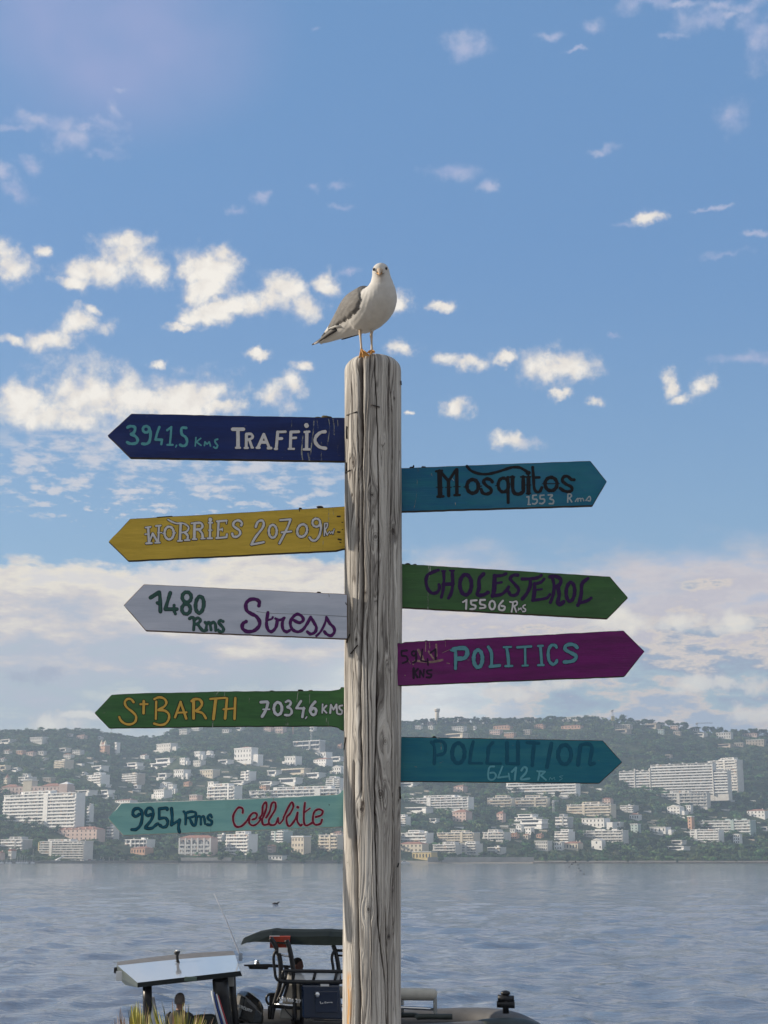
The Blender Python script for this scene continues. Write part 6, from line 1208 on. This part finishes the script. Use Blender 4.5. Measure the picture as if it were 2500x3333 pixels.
def crane(label, px, pyb, pyt, jib, colr, cab=None):
    s = site(px, pyb); k = mpp(pyb, s.y); H = (pyb-pyt)*k; t = thing('tower_crane', label, 'crane', tuple(s)); p = Vector(s)
    mb = MB(); a = .9
    for dx, dy in ((-a, -a), (a, -a), (a, a), (-a, a)): mb.tube([p+Vector((dx, dy, -2)), p+Vector((dx, dy, H))], .22, 5)
    n = max(4, int(H/3.2))
    for i in range(n):
        z0, z1 = H*i/n, H*(i+1)/n; sg = 1 if i % 2 else -1; mb.tube([p+Vector((-a*sg, -a, z0)), p+Vector((a*sg, -a, z1))], .14, 4); mb.tube([p+Vector((-a, a*sg, z0)), p+Vector((-a, -a*sg, z1))], .14, 4)
    mb.build('mast', crm[colr], t)
    if jib:
        x0, x1 = jib; mb = MB()
        for dz in (0, 1.6): mb.tube([p+Vector((x0*k, 0, H-dz)), p+Vector((x1*k, 0, H-dz+.4))], .24, 5)
        for i in range(12): xa = (x0+(x1-x0)*i/12)*k; xb = (x0+(x1-x0)*(i+1)/12)*k; mb.tube([p+Vector((xa, 0, H-1.6*(i % 2))), p+Vector((xb, 0, H-1.6*((i+1) % 2)))], .12, 4)
        mb.build('jib', crm[colr], t); MB().box(p+Vector((x0*k*.9, 0, H-2.4)), (2.4, 1.6, 2.6)).build('counterweight', crm['grey'], t)
    MB().box(p+Vector((0, -1.2, H-2.2)), (1.8, 1.8, 2.2)).build('cab', crm[colr], t)
    if cab: MB().box(p+Vector((.3, -.6, (pyb-cab[1])*k)), (cab[0]*k, 3, cab[2]*k)).build('platform', crm['yellow'], t)
crane('thin white crane mast over the grey unfinished building left of the post', 550+1280/2.765, 2330+300/2.765, 2330+60/2.765, (-3, 12), 'white')
crane('short orange crane mast left of the white crane mast', 550+1118/2.765, 2330+190/2.765, 2330+98/2.765, None, 'orange')
crane('crane mast with yellow platform standing on the ridge', 1850+372/2.552, 2250+318/2.552, 2250+156/2.552, (-3, 4), 'grey', (11, 2250+228/2.552, 15))
crane('crane with a long horizontal jib on the ridge at the far right', 1850+1073/2.552, 2250+300/2.552, 2250+222/2.552, (-4, 50), 'grey')
crane('slim grey crane mast among trees in the right-hand mid slope', 1250+1411/2.552, 2250+1045/2.552, 2250+910/2.552, (-3, 18), 'white')
def mast(label, px, pyb, pyt):
    s = site(px, pyb); k = mpp(pyb, s.y); H = (pyb-pyt)*k; p = Vector(s); t = thing('antenna_mast', label, 'mast', tuple(s))
    MB().tube([p-Vector((0, 0, 1)), p+Vector((0, 0, H))], [.5, .28], 6).build('pole', crm['grey'], t); MB().box(p+Vector((0, 0, H-.8)), (1.8, .8, 1.2)).build('antenna_head', crm['grey'], t)
mast('slender antenna mast on the ridge right of the round ridge tree', 1850+487/2.552, 2250+270/2.552, 2250+202/2.552); mast('thin mast rising from the ridge above the tip of the green St Barth board', 363, 2390, 2366)
# --- things along the far waterline
def yacht(label, px, pyb, mast_px, w_px, group='sailing boats in the far left marina'):
    d = ray(px, pyb); Y = float(shore_y(-500))-14; Y = float(shore_y(d.x/d.y*Y))-10; p = P(px, 2815, Y); p.z = 0; k = mpp(2815, Y); t = thing('sailing_boat', label, 'sailing boat', tuple(p), group=group)
    L_ = w_px*k; MB().loft([[p+Vector((x*L_, y*L_*.16*q, z)) for x, y, z, q in ((f-.5, -1, 1.2, s_), (f-.5, -.6, -.3, s_), (f-.5, .6, -.3, s_), (f-.5, 1, 1.2, s_))] for f, s_ in ((0, .7), (.3, 1), (.7, .85), (1, .05))], sm=False).build('hull', whitet, t)
    MB().tube([p, p+Vector((0, 0, mast_px*k))], [.16, .09], 6).build('mast', crm['white'], t); MB().box(p+Vector((-L_*.1, 0, 1.6)), (L_*.35, L_*.16, .8)).build('cabin', Wm['pale'], t); MB().tube([p+Vector((0, 0, 2.6)), p+Vector((-L_*.42, 0, 2.7))], .2, 6).build('boom', mat('blue_sail_cover', (.05, .08, .18), .8), t)
for k, (px, mp, w_) in enumerate(((6, 20, 12), (22, 18, 10), (33, 26, 11), (56, 24, 10), (64, 30, 12), (71, 27, 9), (79, 29, 10), (87, 22, 11), (106, 46, 13))): yacht(f'{ORD[k]} from the left of the sailing boats moored in the far left marina' if k < 8 else 'sailing boat with the tallest mast, right end of the far left marina', px, 2815, mp, w_)
def onwater(px, back): 
    d = ray(px, 2812); a = d.x/d.y; Y = 1740.
    for _ in range(5): Y = float(shore_y(a*Y))+back
    return Vector((a*Y, Y, 0)), mpp(2812, Y)
p, k = onwater(188, 2); lt = thing('boat_crane', 'white boat lifting crane with a slanting arm on the far left breakwater', 'crane', (p.x, p.y, 2.5)); q = p+Vector((0, 0, 2.6))
MB().tube([q+Vector((-9*k, 0, 1.5*k)), q+Vector((20*k, 0, 16*k))], .9, 8).build('arm', whitet, lt); MB().box(q+Vector((-4*k, 0, 1.5*k)), (11*k, 3, 3.0*k)).build('base', whitet, lt); MB().box(q+Vector((5*k, 0, 2.2*k)), (4*k, 3, 4*k)).build('cab', whitet, lt); MB().box(q+Vector((-18*k, 0, 1.5*k)), (9*k, 3, 3.2*k)).build('counterweight', crm['grey'], lt)
cpr = None; carcol = [(.62, .62, .62), (.05, .05, .06), (.45, .46, .48), (.30, .06, .05), (.60, .60, .58), (.10, .14, .24)]
for k, px in enumerate((238, 254, 272, 292, 306, 330, 344, 362, 400, 415)):
    p, kk = onwater(px, 5); p.z = 3.2; col_ = carcol[k % 6]; nm = ['white', 'black', 'silver', 'dark red', 'white', 'navy'][k % 6]
    t = thing('parked_car', f'{ORD[k]} from the left of the cars parked along the far left quay, {nm}', 'car', tuple(p), group='cars parked on the far left quay')
    prof = [(-2.1, .35), (2.1, .35), (2.15, .8), (1.2, .95), (.7, 1.42), (-1.1, 1.45), (-1.8, .98), (-2.15, .85)]
    MB().prism([p+Vector((x, -.85, z)) for x, z in prof], (0, 1.7, 0)).build('body', mat('car_paint_'+nm.replace(' ', '_'), col_, .3, coat=.5), t)
    MB().prism([p+Vector((x, -.87, z)) for x, z in ((1.05, .98), (.62, 1.36), (-1.05, 1.38), (-1.55, 1.0))], (0, 1.74, 0)).build('window', dglass, t)
    for x in (-1.3, 1.3):
        for y in (-.8, .8): MB().tube([p+Vector((x, y-.1, .33)), p+Vector((x, y+.1, .33))], .33, 10).build('wheel', blk, t)
for k, (px, h_) in enumerate(((327, 14), (335, 13), (355, 12), (370, 14), (390, 13), (405, 14), (415, 12), (580, 13), (798, 17), (1015, 16), (1082, 14))):
    p, kk = onwater(px, 9); p.z = 2.6; t = thing('lamp_post', f'{ORD[k]} from the left of the lamp posts along the left breakwater', 'lamp post', tuple(p), group='lamp posts along the left breakwater')
    MB().tube([p, p+Vector((0, 0, h_*kk))], [.2, .12], 6).build('pole', crm['white'], t); MB().box(p+Vector((.5, 0, h_*kk)), (1.3, .4, .25)).build('lamp_head', crm['grey'], t)
p, k = onwater(1318, -12); mbt = thing('motor_cruiser', 'small white motor cruiser moored by the post at the far shore', 'boat', (p.x, p.y, 0))
MB().loft([[p+Vector((x, y*q, z)) for y, z in ((-1.6, 1.4), (-1.2, -.2), (1.2, -.2), (1.6, 1.4))] for x, q in ((-5, .9), (-1, 1), (3, .8), (5.5, .05))], sm=False).build('hull', whitet, mbt); MB().box(p+Vector((-.8, 0, 2.1)), (4.5, 2.2, 1.5)).build('cabin', whitet, mbt); MB().box(p+Vector((-.8, -1.12, 2.2)), (3.6, .06, .6)).build('window', dglass, mbt); MB().tube([p+Vector((-1, 0, 2.8)), p+Vector((-1, 0, 5.5))], .12, 6).build('mast', crm['white'], mbt)
# birds flying low over the water on the right, and one swimming bird
birdm = mat('dark_bird', (.02, .02, .025), .8)
for k, (x, y, Y, g) in enumerate(((1850+30/2.552, 2250+1440/2.552, 420, 0), (1850+42/2.552, 2250+1425/2.552, 430, 0), (1850+60/2.552, 2250+1420/2.552, 425, 0), (1850+80/2.552, 2250+1442/2.552, 420, 0), (1850+88/2.552, 2250+1470/2.552, 418, 0), (1890, 2835, 415, 0), (1901, 2846, 410, 0), (1906, 2855, 410, 0), (1853, 2822, 422, 0))):
    p = P(x, y, Y); t = MB(); r_ = random.Random(k); fl = r_.uniform(-.1, .35)
    t.loft([[p+Vector((xx, .10*q*math.cos(a), .10*q*math.sin(a))) for a in np.linspace(0, 2*math.pi, 8, endpoint=False)] for xx, q in ((-.32, .1), (-.2, .8), (0, 1), (.18, .7), (.3, .15))])
    for sg in (-1, 1): t.prism([p+Vector((-.10, 0, .03)), p+Vector((.14, 0, .03)), p+Vector((.10, sg*.12, .05+fl*.5)), p+Vector((-.05, sg*.5, .03+fl)), p+Vector((-.12, sg*.2, .05+fl*.5))], (0, 0, .02))
    tag(t.build('flying_bird', birdm, origin=p), ['lowest left dark bird of the flock over the water', 'upper left dark bird of the flock over the water', 'topmost dark bird of the flock over the water', 'middle right dark bird of the flock over the water', 'right-hand dark bird of the flock, below the middle ones', 'dark bird in the trailing line, uppermost', 'dark bird in the trailing line, second lowest', 'dark bird in the trailing line, lowest', 'dark bird furthest left of the flock over the water'][k], 'bird', 'birds flying over the water on the right')
p = P(300+1098/1.843, 2900+90/1.843, -EYE/(ray(896, 2949).z/ray(896, 2949).y)); p.z = .05; t = MB()
t.ball(p+Vector((0, 0, .12)), (.26, .13, .12), 0, 12, 8).tube([p+Vector((.18, 0, .14)), p+Vector((.25, 0, .26)), p+Vector((.30, 0, .28)), p+Vector((.40, 0, .26))], [.06, .045, .055, .012], 8)
tag(t.build('swimming_bird', birdm, origin=p), 'dark water bird swimming alone on the sea left of the post', 'bird')
# ------------------------------------------------------------------ trees
def foliage_mat(name):
    m = bpy.data.materials.new(name); m.use_nodes = True; T = NT(m.node_tree); b = T.n['Principled BSDF']
    at = T.new('ShaderNodeAttribute', attribute_name='leaf'); oi = T.new('ShaderNodeObjectInfo')
    hs = T.new('ShaderNodeHueSaturation'); T.l.new(at.outputs['Color'], hs.inputs['Color'])
    T.put(hs.inputs['Value'], T.m('MULTIPLY_ADD', oi.outputs['Random'], .55, .75)); T.put(hs.inputs['Hue'], T.m('MULTIPLY_ADD', oi.outputs['Random'], .03, .485))
    T.put(b.inputs['Base Color'], hs.outputs[0]); b.inputs['Roughness'].default_value = .8; b.inputs['Specular IOR Level'].default_value = .15
    return m
folm = foliage_mat('foliage'); bark = mat('bark', (.10, .075, .055), .9, .3, 1.0)
def clumps(kind, n, seed, h):
    """Leaf clumps of one crown: small tilted quads spread through the crown's volume."""
    r = np.random.default_rng(seed); V = []; Cc = []
    nb = {'round': 9, 'pine': 8, 'cypress': 1, 'tall': 8}[kind]; cen = []
    for i in range(nb):
        a = r.uniform(0, 6.28)
        if kind == 'round': q = r.uniform(.0, .30)*h; cen.append((q*math.cos(a), q*math.sin(a), h*r.uniform(.42, .80), h*r.uniform(.16, .25), .85))
        elif kind == 'pine': q = r.uniform(.12, .42)*h; cen.append((q*math.cos(a), q*math.sin(a), h*r.uniform(.72, .86), h*r.uniform(.16, .24), .50))
        elif kind == 'tall': q = r.uniform(0, .17)*h; cen.append((q*math.cos(a), q*math.sin(a), h*r.uniform(.25, .88), h*r.uniform(.12, .19), 1.25))
        else: cen.append((0, 0, h*.52, h*.11, 4.4))
    per = n//nb
    for cx, cy, cz, R, fl in cen:
        d = r.normal(size=(per, 3)); d /= np.linalg.norm(d, axis=1)[:, None]; rad_ = R*r.uniform(.55, 1.06, per)**.6
        if kind == 'cypress': rad_ = rad_*np.clip(1.25-.75*np.abs(d[:, 2]), .3, 1)
        p = np.stack([cx+d[:, 0]*rad_, cy+d[:, 1]*rad_, cz+d[:, 2]*rad_*fl], 1)
        nrm = d+r.normal(size=d.shape)*.6; nrm /= np.linalg.norm(nrm, axis=1)[:, None]
        u = np.cross(nrm, r.normal(size=d.shape)); u /= np.linalg.norm(u, axis=1)[:, None]; w = np.cross(nrm, u)
        s = (h*.050*r.uniform(.6, 1.5, per))[:, None]
        V.append(np.stack([p-u*s-w*s*.7, p+u*s-w*s*.6, p+u*s*.8+w*s*.8, p-u*s*.9+w*s*.7], 1).reshape(-1, 3))
        base = {'round': (.072, .104, .046), 'pine': (.056, .088, .038), 'cypress': (.022, .042, .024), 'tall': (.062, .094, .050)}[kind]
        g = (r.uniform(.55, 1.5)*r.uniform(.75, 1.3, per))[:, None]*np.array(base)[None, :]
        Cc.append(np.repeat(g, 4, 0))
    return np.concatenate(V), np.concatenate(Cc)
def leaf_mesh(name, V, C):
    me = mesh_np(name, V, np.arange(len(V)).reshape(-1, 4), False)
    a = me.color_attributes.new('leaf', 'FLOAT_COLOR', 'POINT'); a.data.foreach_set('color', np.concatenate([C, np.ones((len(C), 1))], 1).astype(np.float32).ravel()); me.materials.append(folm); return me
PROTO = {}
for kind, cnt in (('round', 4), ('pine', 3), ('cypress', 1), ('tall', 2)):
    for i in range(cnt):
        V, C = clumps(kind, 520 if kind != 'cypress' else 300, 100+i*7+len(kind), 1.0); me = leaf_mesh('crown', V, C)
        tr = MB(); top_ = {'round': .55, 'pine': .78, 'cypress': .3, 'tall': .6}[kind]; tr.tube([(0, 0, -.25), (.01, 0, .1), (-.01, .01, top_*.6), (.01, 0, top_)], [.035, .03, .022, .012], 7)
        for k in range(4): a = k*1.7+i; tr.tube([(0, 0, top_*.55), (.12*math.cos(a), .12*math.sin(a), top_*.8), (.24*math.cos(a), .24*math.sin(a), top_*1.02)], [.016, .012, .006], 5)
        o = tr.build('trunk', bark); tm = o.data; bpy.data.objects.remove(o); PROTO[(kind, i)] = (me, tm)
def palm_mesh():
    r = np.random.default_rng(5); V = []; C = []
    for k in range(16):
        a = k*2*math.pi/16+r.uniform(-.1, .1); up = r.uniform(.1, .9); prev = None
        for s in range(6):
            f = s/5; q = .33*f; z = .84+.16*up*math.sin(f*2.4)-.22*f*f; p = np.array([q*math.cos(a), q*math.sin(a), z]); side = np.array([-math.sin(a), math.cos(a), -.25])*.045*(1-f*.85)
            if prev is not None: V += [prev[0]-prev[1], prev[0]+prev[1], p+side, p-side]; C += [(.05, .065, .028)]*4
            prev = (p, side)
    return leaf_mesh('crown', np.array(V), np.array(C))
tr = MB().tube([(0, 0, -.2), (.01, 0, .4), (0, 0, .84)], [.028, .022, .026], 8); o = tr.build('trunk', bark); PROTO[('palm', 0)] = (palm_mesh(), o.data); bpy.data.objects.remove(o)
def px_of(p):
    d = Vector(p)-Vector((0, 0, EYE)); y = d.y*CP+d.z*SP; z = -d.y*SP+d.z*CP; return CX+d.x/y*F, CY-z/y*F
def plant(kind, pos, h, label, group, wide=1.0):
    me, tm = PROTO[(kind, random.randrange({'round': 4, 'pine': 3, 'cypress': 1, 'tall': 2, 'palm': 1}[kind]))]
    name = {'round': 'broadleaf_tree', 'pine': 'umbrella_pine', 'cypress': 'cypress', 'tall': 'tall_tree', 'palm': 'palm_tree'}[kind]
    t = bpy.data.objects.new(name, None); COL.objects.link(t); t.location = pos; t.rotation_euler.z = random.uniform(0, 6.28); t.scale = (h*wide, h*wide, h)
    tag(t, label, {'palm_tree': 'palm tree'}.get(name, 'tree'), group)
    for nm, m in (('trunk', tm), ('crown', me)): c = bpy.data.objects.new(nm, m); COL.objects.link(c); c.parent = t
    return t
def clear_of(px, top, bot, hw, Y, lim=.28):
    """False when a tree drawn at these photo rows would hide much of a building that stands behind it."""
    for x0, x1, yt, yb, by in BOXES:
        if px+hw > x0 and px-hw < x1 and Y < by+4 and top < yb-(yb-yt)*lim and bot > yt: return False
    return True
def inside(px, Y, bot):
    for x0, x1, yt, yb, by in BOXES:
        if x0-4 < px < x1+4 and by-3 < Y < by+16: return True
    return False
# ---- trees told apart by their order along a row
def tree_row(phrase, group, items):
    items = sorted(items, key=lambda q: q[0])
    for k, (px, pyb, hpx, kind, wd) in enumerate(items):
        s = site(px, pyb); kk = mpp(pyb, s.y); plant(kind, s, hpx*kk, f'{ORD[k]} from the left of the {phrase}', group, wd)
R_ = random.Random(4)
def sky_py(px):
    a = ray(px, 2350).x/ray(px, 2350).y; e = float(np.interp(a, _ska, _ske)); v = (e*CP-SP)/(CP+e*SP); return CY-v*F
def ridge(px0, px1, step, phrase, group, kinds, hh=(11, 22)):
    it = []; px = px0
    while px < px1 and len(it) < 40: it.append((px, sky_py(px)+R_.uniform(1.5, 5), R_.uniform(*hh), R_.choice(kinds), R_.uniform(.9, 1.7))); px += step*R_.uniform(.6, 1.4)
    tree_row(phrase, group, it)
ridge(2, 350, 10, 'trees along the ridge at the far left', 'trees along the left end of the ridge', ['round', 'round', 'pine'], (9, 15))
ridge(352, 548, 9, 'trees in the ridge dip under the green board', 'trees in the dip of the ridge', ['round', 'pine'], (8, 14))
ridge(1312, 1660, 9.5, 'ridge trees between the post and purple board', 'trees along the ridge right of the post', ['round', 'pine', 'pine', 'round', 'tall'])
ridge(1662, 2010, 10, 'trees along the middle of the right-hand ridge', 'trees along the middle of the right-hand ridge', ['round', 'round', 'pine', 'tall'], (10, 22))
ridge(2022, 2498, 13.5, 'trees along the ridge at the far right', 'trees along the right end of the ridge', ['round', 'pine', 'pine'], (13, 26))
for lab, px, pyb, h, kd, w_ in (('big round tree standing alone on the ridge beside the crane with yellow platform', 1850+445/2.552, 2250+272/2.552, 31, 'round', .95), ('left palm of two on the ridge left of the yellow platform crane', 1850+226/2.552, 2250+250/2.552, 19, 'palm', 1), ('right palm of two on the ridge left of the yellow platform crane', 1850+281/2.552, 2250+244/2.552, 16, 'palm', 1.3), ('dark cypress spire left of the cranes on the ridge', 1850+184/2.552, 2250+252/2.552, 20, 'cypress', 1), ('pointed dark tree on the ridge right of the water tower', 1250+752/2.552, 2250+232/2.552, 20, 'tall', .9),
        ('dark cypress beside the bright white cube house', 1250+1236/2.552, 2250+1265/2.552, 45, 'cypress', .9), ('umbrella pine in front of the arcaded pink building', 550+150/2.765, 2330+1240/2.765, 32, 'pine', 1.1), ('umbrella pine in front of the cream stone villa', 550+1150/2.765, 2330+1205/2.765, 34, 'pine', 1.1),
        ('left palm of three before the huge white block', 250/2.765, 2330+1020/2.765, 42, 'palm', .8), ('middle palm of three before the huge white block', 318/2.765, 2330+1020/2.765, 41, 'palm', .8), ('right palm of three before the huge white block', 352/2.765, 2330+1020/2.765, 30, 'palm', .8), ('palm before the white block touching the post\'s left side', 550+1485/2.765, 2330+1225/2.765, 30, 'palm', .8), ('palm before the six-storey white block near the shore', 550+295/2.765, 2330+1250/2.765, 26, 'palm', .8)):
    s = site(px, pyb); plant(kd, s, h*mpp(pyb, s.y), lab, None, w_)
# ---- garden walls and terraces between the houses, each row told apart by order
WALLM = [Wm['white'], Wm['pale'], Wm['cream'], Wm['beige']]
for ph, x0, x1, y0, y1 in (('pale garden walls in the upper left slope', 10, 560, 2460, 2590), ('pale garden walls above the turquoise board', 560, 1110, 2450, 2600), ('pale garden walls between post and teal board tip', 1320, 1950, 2560, 2740), ('pale garden walls in the lower right slope', 1960, 2490, 2600, 2750)):
    it = []; tries = 0
    while len(it) < 16 and tries < 900:
        tries += 1; px = R_.uniform(x0, x1); py = R_.uniform(y0, y1)
        if any(a-14 < px < b+14 and c-6 < py < d_+5 for a, b, c, d_, e in BOXES): continue
        it.append((px, py, R_.uniform(9, 30), R_.uniform(2.2, 5)))
    for k, (px, py, w_, h_) in enumerate(sorted(it)):
        s = site(px, py); kk = mpp(py, s.y); m = MB().box((0, 0, h_*kk/2-1), (w_*kk, .5, h_*kk+2))
        if R_.random() < .6: m.box((w_*kk*.5-.25, 3, h_*kk/2-1), (.5, 6, h_*kk+2))
        o = m.build('garden_wall', R_.choice(WALLM), None); o.location = s; o.rotation_euler.z = -rad(R_.uniform(10, 40)); tag(o, f'{ORD[k]} from the left of the {ph}', 'wall', ph, 'thing'); BOXES.append((px-w_/2, px+w_/2, py-h_, py, s.y))
# ---- trees of the lower slopes, nearest first, placed where the hillside is free of houses
ZN = [(0, 560, 2690, 2815, 'trees near the shore at the far left'), (560, 1115, 2690, 2815, 'trees near the shore between marina and post'), (1310, 1740, 2690, 2812, 'trees near the shore right of the post'), (1740, 2120, 2690, 2812, 'trees on the bank at the lower right'), (2120, 2500, 2690, 2812, 'trees on the bank at the far lower right'), (0, 560, 2560, 2690, 'trees in the mid slope at the far left'), (1310, 1900, 2560, 2690, 'trees in the mid slope right of the post'), (1900, 2500, 2560, 2690, 'trees in the mid slope at the far right')]
zone_items = {z[4]: [] for z in ZN}; used = []
for x0, x1, y0, y1, ph in ZN:
    tries = 0
    while len(zone_items[ph]) < (30 if y0 > 2600 else 18) and tries < 6000:
        tries += 1; px = R_.uniform(x0, x1); pyb = y1-(y1-y0)*R_.random()**1.0; h = R_.uniform(17, 32); s = site(px, pyb)
        if any(abs(px-a) < 9 and abs(pyb-b) < 5 for a, b in used): continue
        kd = R_.choice(['round', 'round', 'round', 'pine', 'tall', 'tall']); wd = R_.uniform(.9, 1.35)
        if inside(px, s.y, pyb) or not clear_of(px, pyb-h, pyb, h*.33, s.y, .30): continue
        used.append((px, pyb)); zone_items[ph].append((px, pyb, h, kd, wd))
for ph, it in zone_items.items(): tree_row(ph, ph, it)
# ---- all the rest of the wooded hillside: one mass
def woodland():
    r = np.random.default_rng(12); VV = []; CC = []
    lib = [clumps(kd, 150, 300+i, 1.0) for i, kd in enumerate(['round', 'round', 'round', 'pine', 'tall', 'round'])]; n = 0
    # seen area of the slope, in world coordinates, denser where it is nearer
    for _ in range(19500):
        a = r.uniform(-.36, .36); t = r.uniform(0, 1)**.9*1015+14; Ys = float(shore_y(a*1800)); Y = Ys+t; X = a*Y; z = float(terrain(X, Y)); px, py = px_of((X, Y, z))
        kk = mpp(py, Y); h = r.uniform(6, 13) if t < 700 else r.uniform(7, 13); hp = h/kk
        if t < 60: h *= .7; hp *= .7
        if t < 40 and px < 1735: continue
        if inside(px, Y, py) or not clear_of(px, py-hp, py, hp*.4, Y, .34): continue
        V, C = lib[r.integers(len(lib))]; ca, sa = math.cos(_), math.sin(_); w = h*r.uniform(1.0, 1.6)
        x2 = V[:, 0]*ca-V[:, 1]*sa; y2 = V[:, 0]*sa+V[:, 1]*ca; VV.append(np.stack([X+x2*w, Y+y2*w, z-.16*h+V[:, 2]*h], 1))
        tint = np.array([r.uniform(.75, 1.25), r.uniform(.85, 1.15), r.uniform(.75, 1.2)])*r.uniform(.5, 1.7)*(1.12 if t < 520 else .92); CC.append(C*tint); n += 1
    V = np.concatenate(VV); C = np.concatenate(CC); c = np.array([0, 2200, 60.]); me = leaf_mesh('woodland', V-c, C)
    o = bpy.data.objects.new('woodland', me); COL.objects.link(o); o.location = c; o['kind'] = 'stuff'; o['label'] = 'dense dark green woodland covering the hillside between the houses'; o['category'] = 'woodland'
woodland()

# ------------------------------------------------------------------ haze over the bay
hz = MB().box((0, 1900, 150), (3600, 4400, 311)); hm = bpy.data.materials.new('haze_air'); hm.use_nodes = True; T = NT(hm.node_tree); T.n.clear()
out = T.new('ShaderNodeOutputMaterial'); pv = T.new('ShaderNodeVolumePrincipled'); T.l.new(pv.outputs[0], out.inputs['Volume'])
pv.inputs['Color'].default_value = (.62, .79, 1.0, 1); pv.inputs['Density'].default_value = HAZE; pv.inputs['Anisotropy'].default_value = .2
tag(hz.build('haze', hm), kind='stuff')
for o in bpy.data.objects:
    if 'o' in o: del o['o']
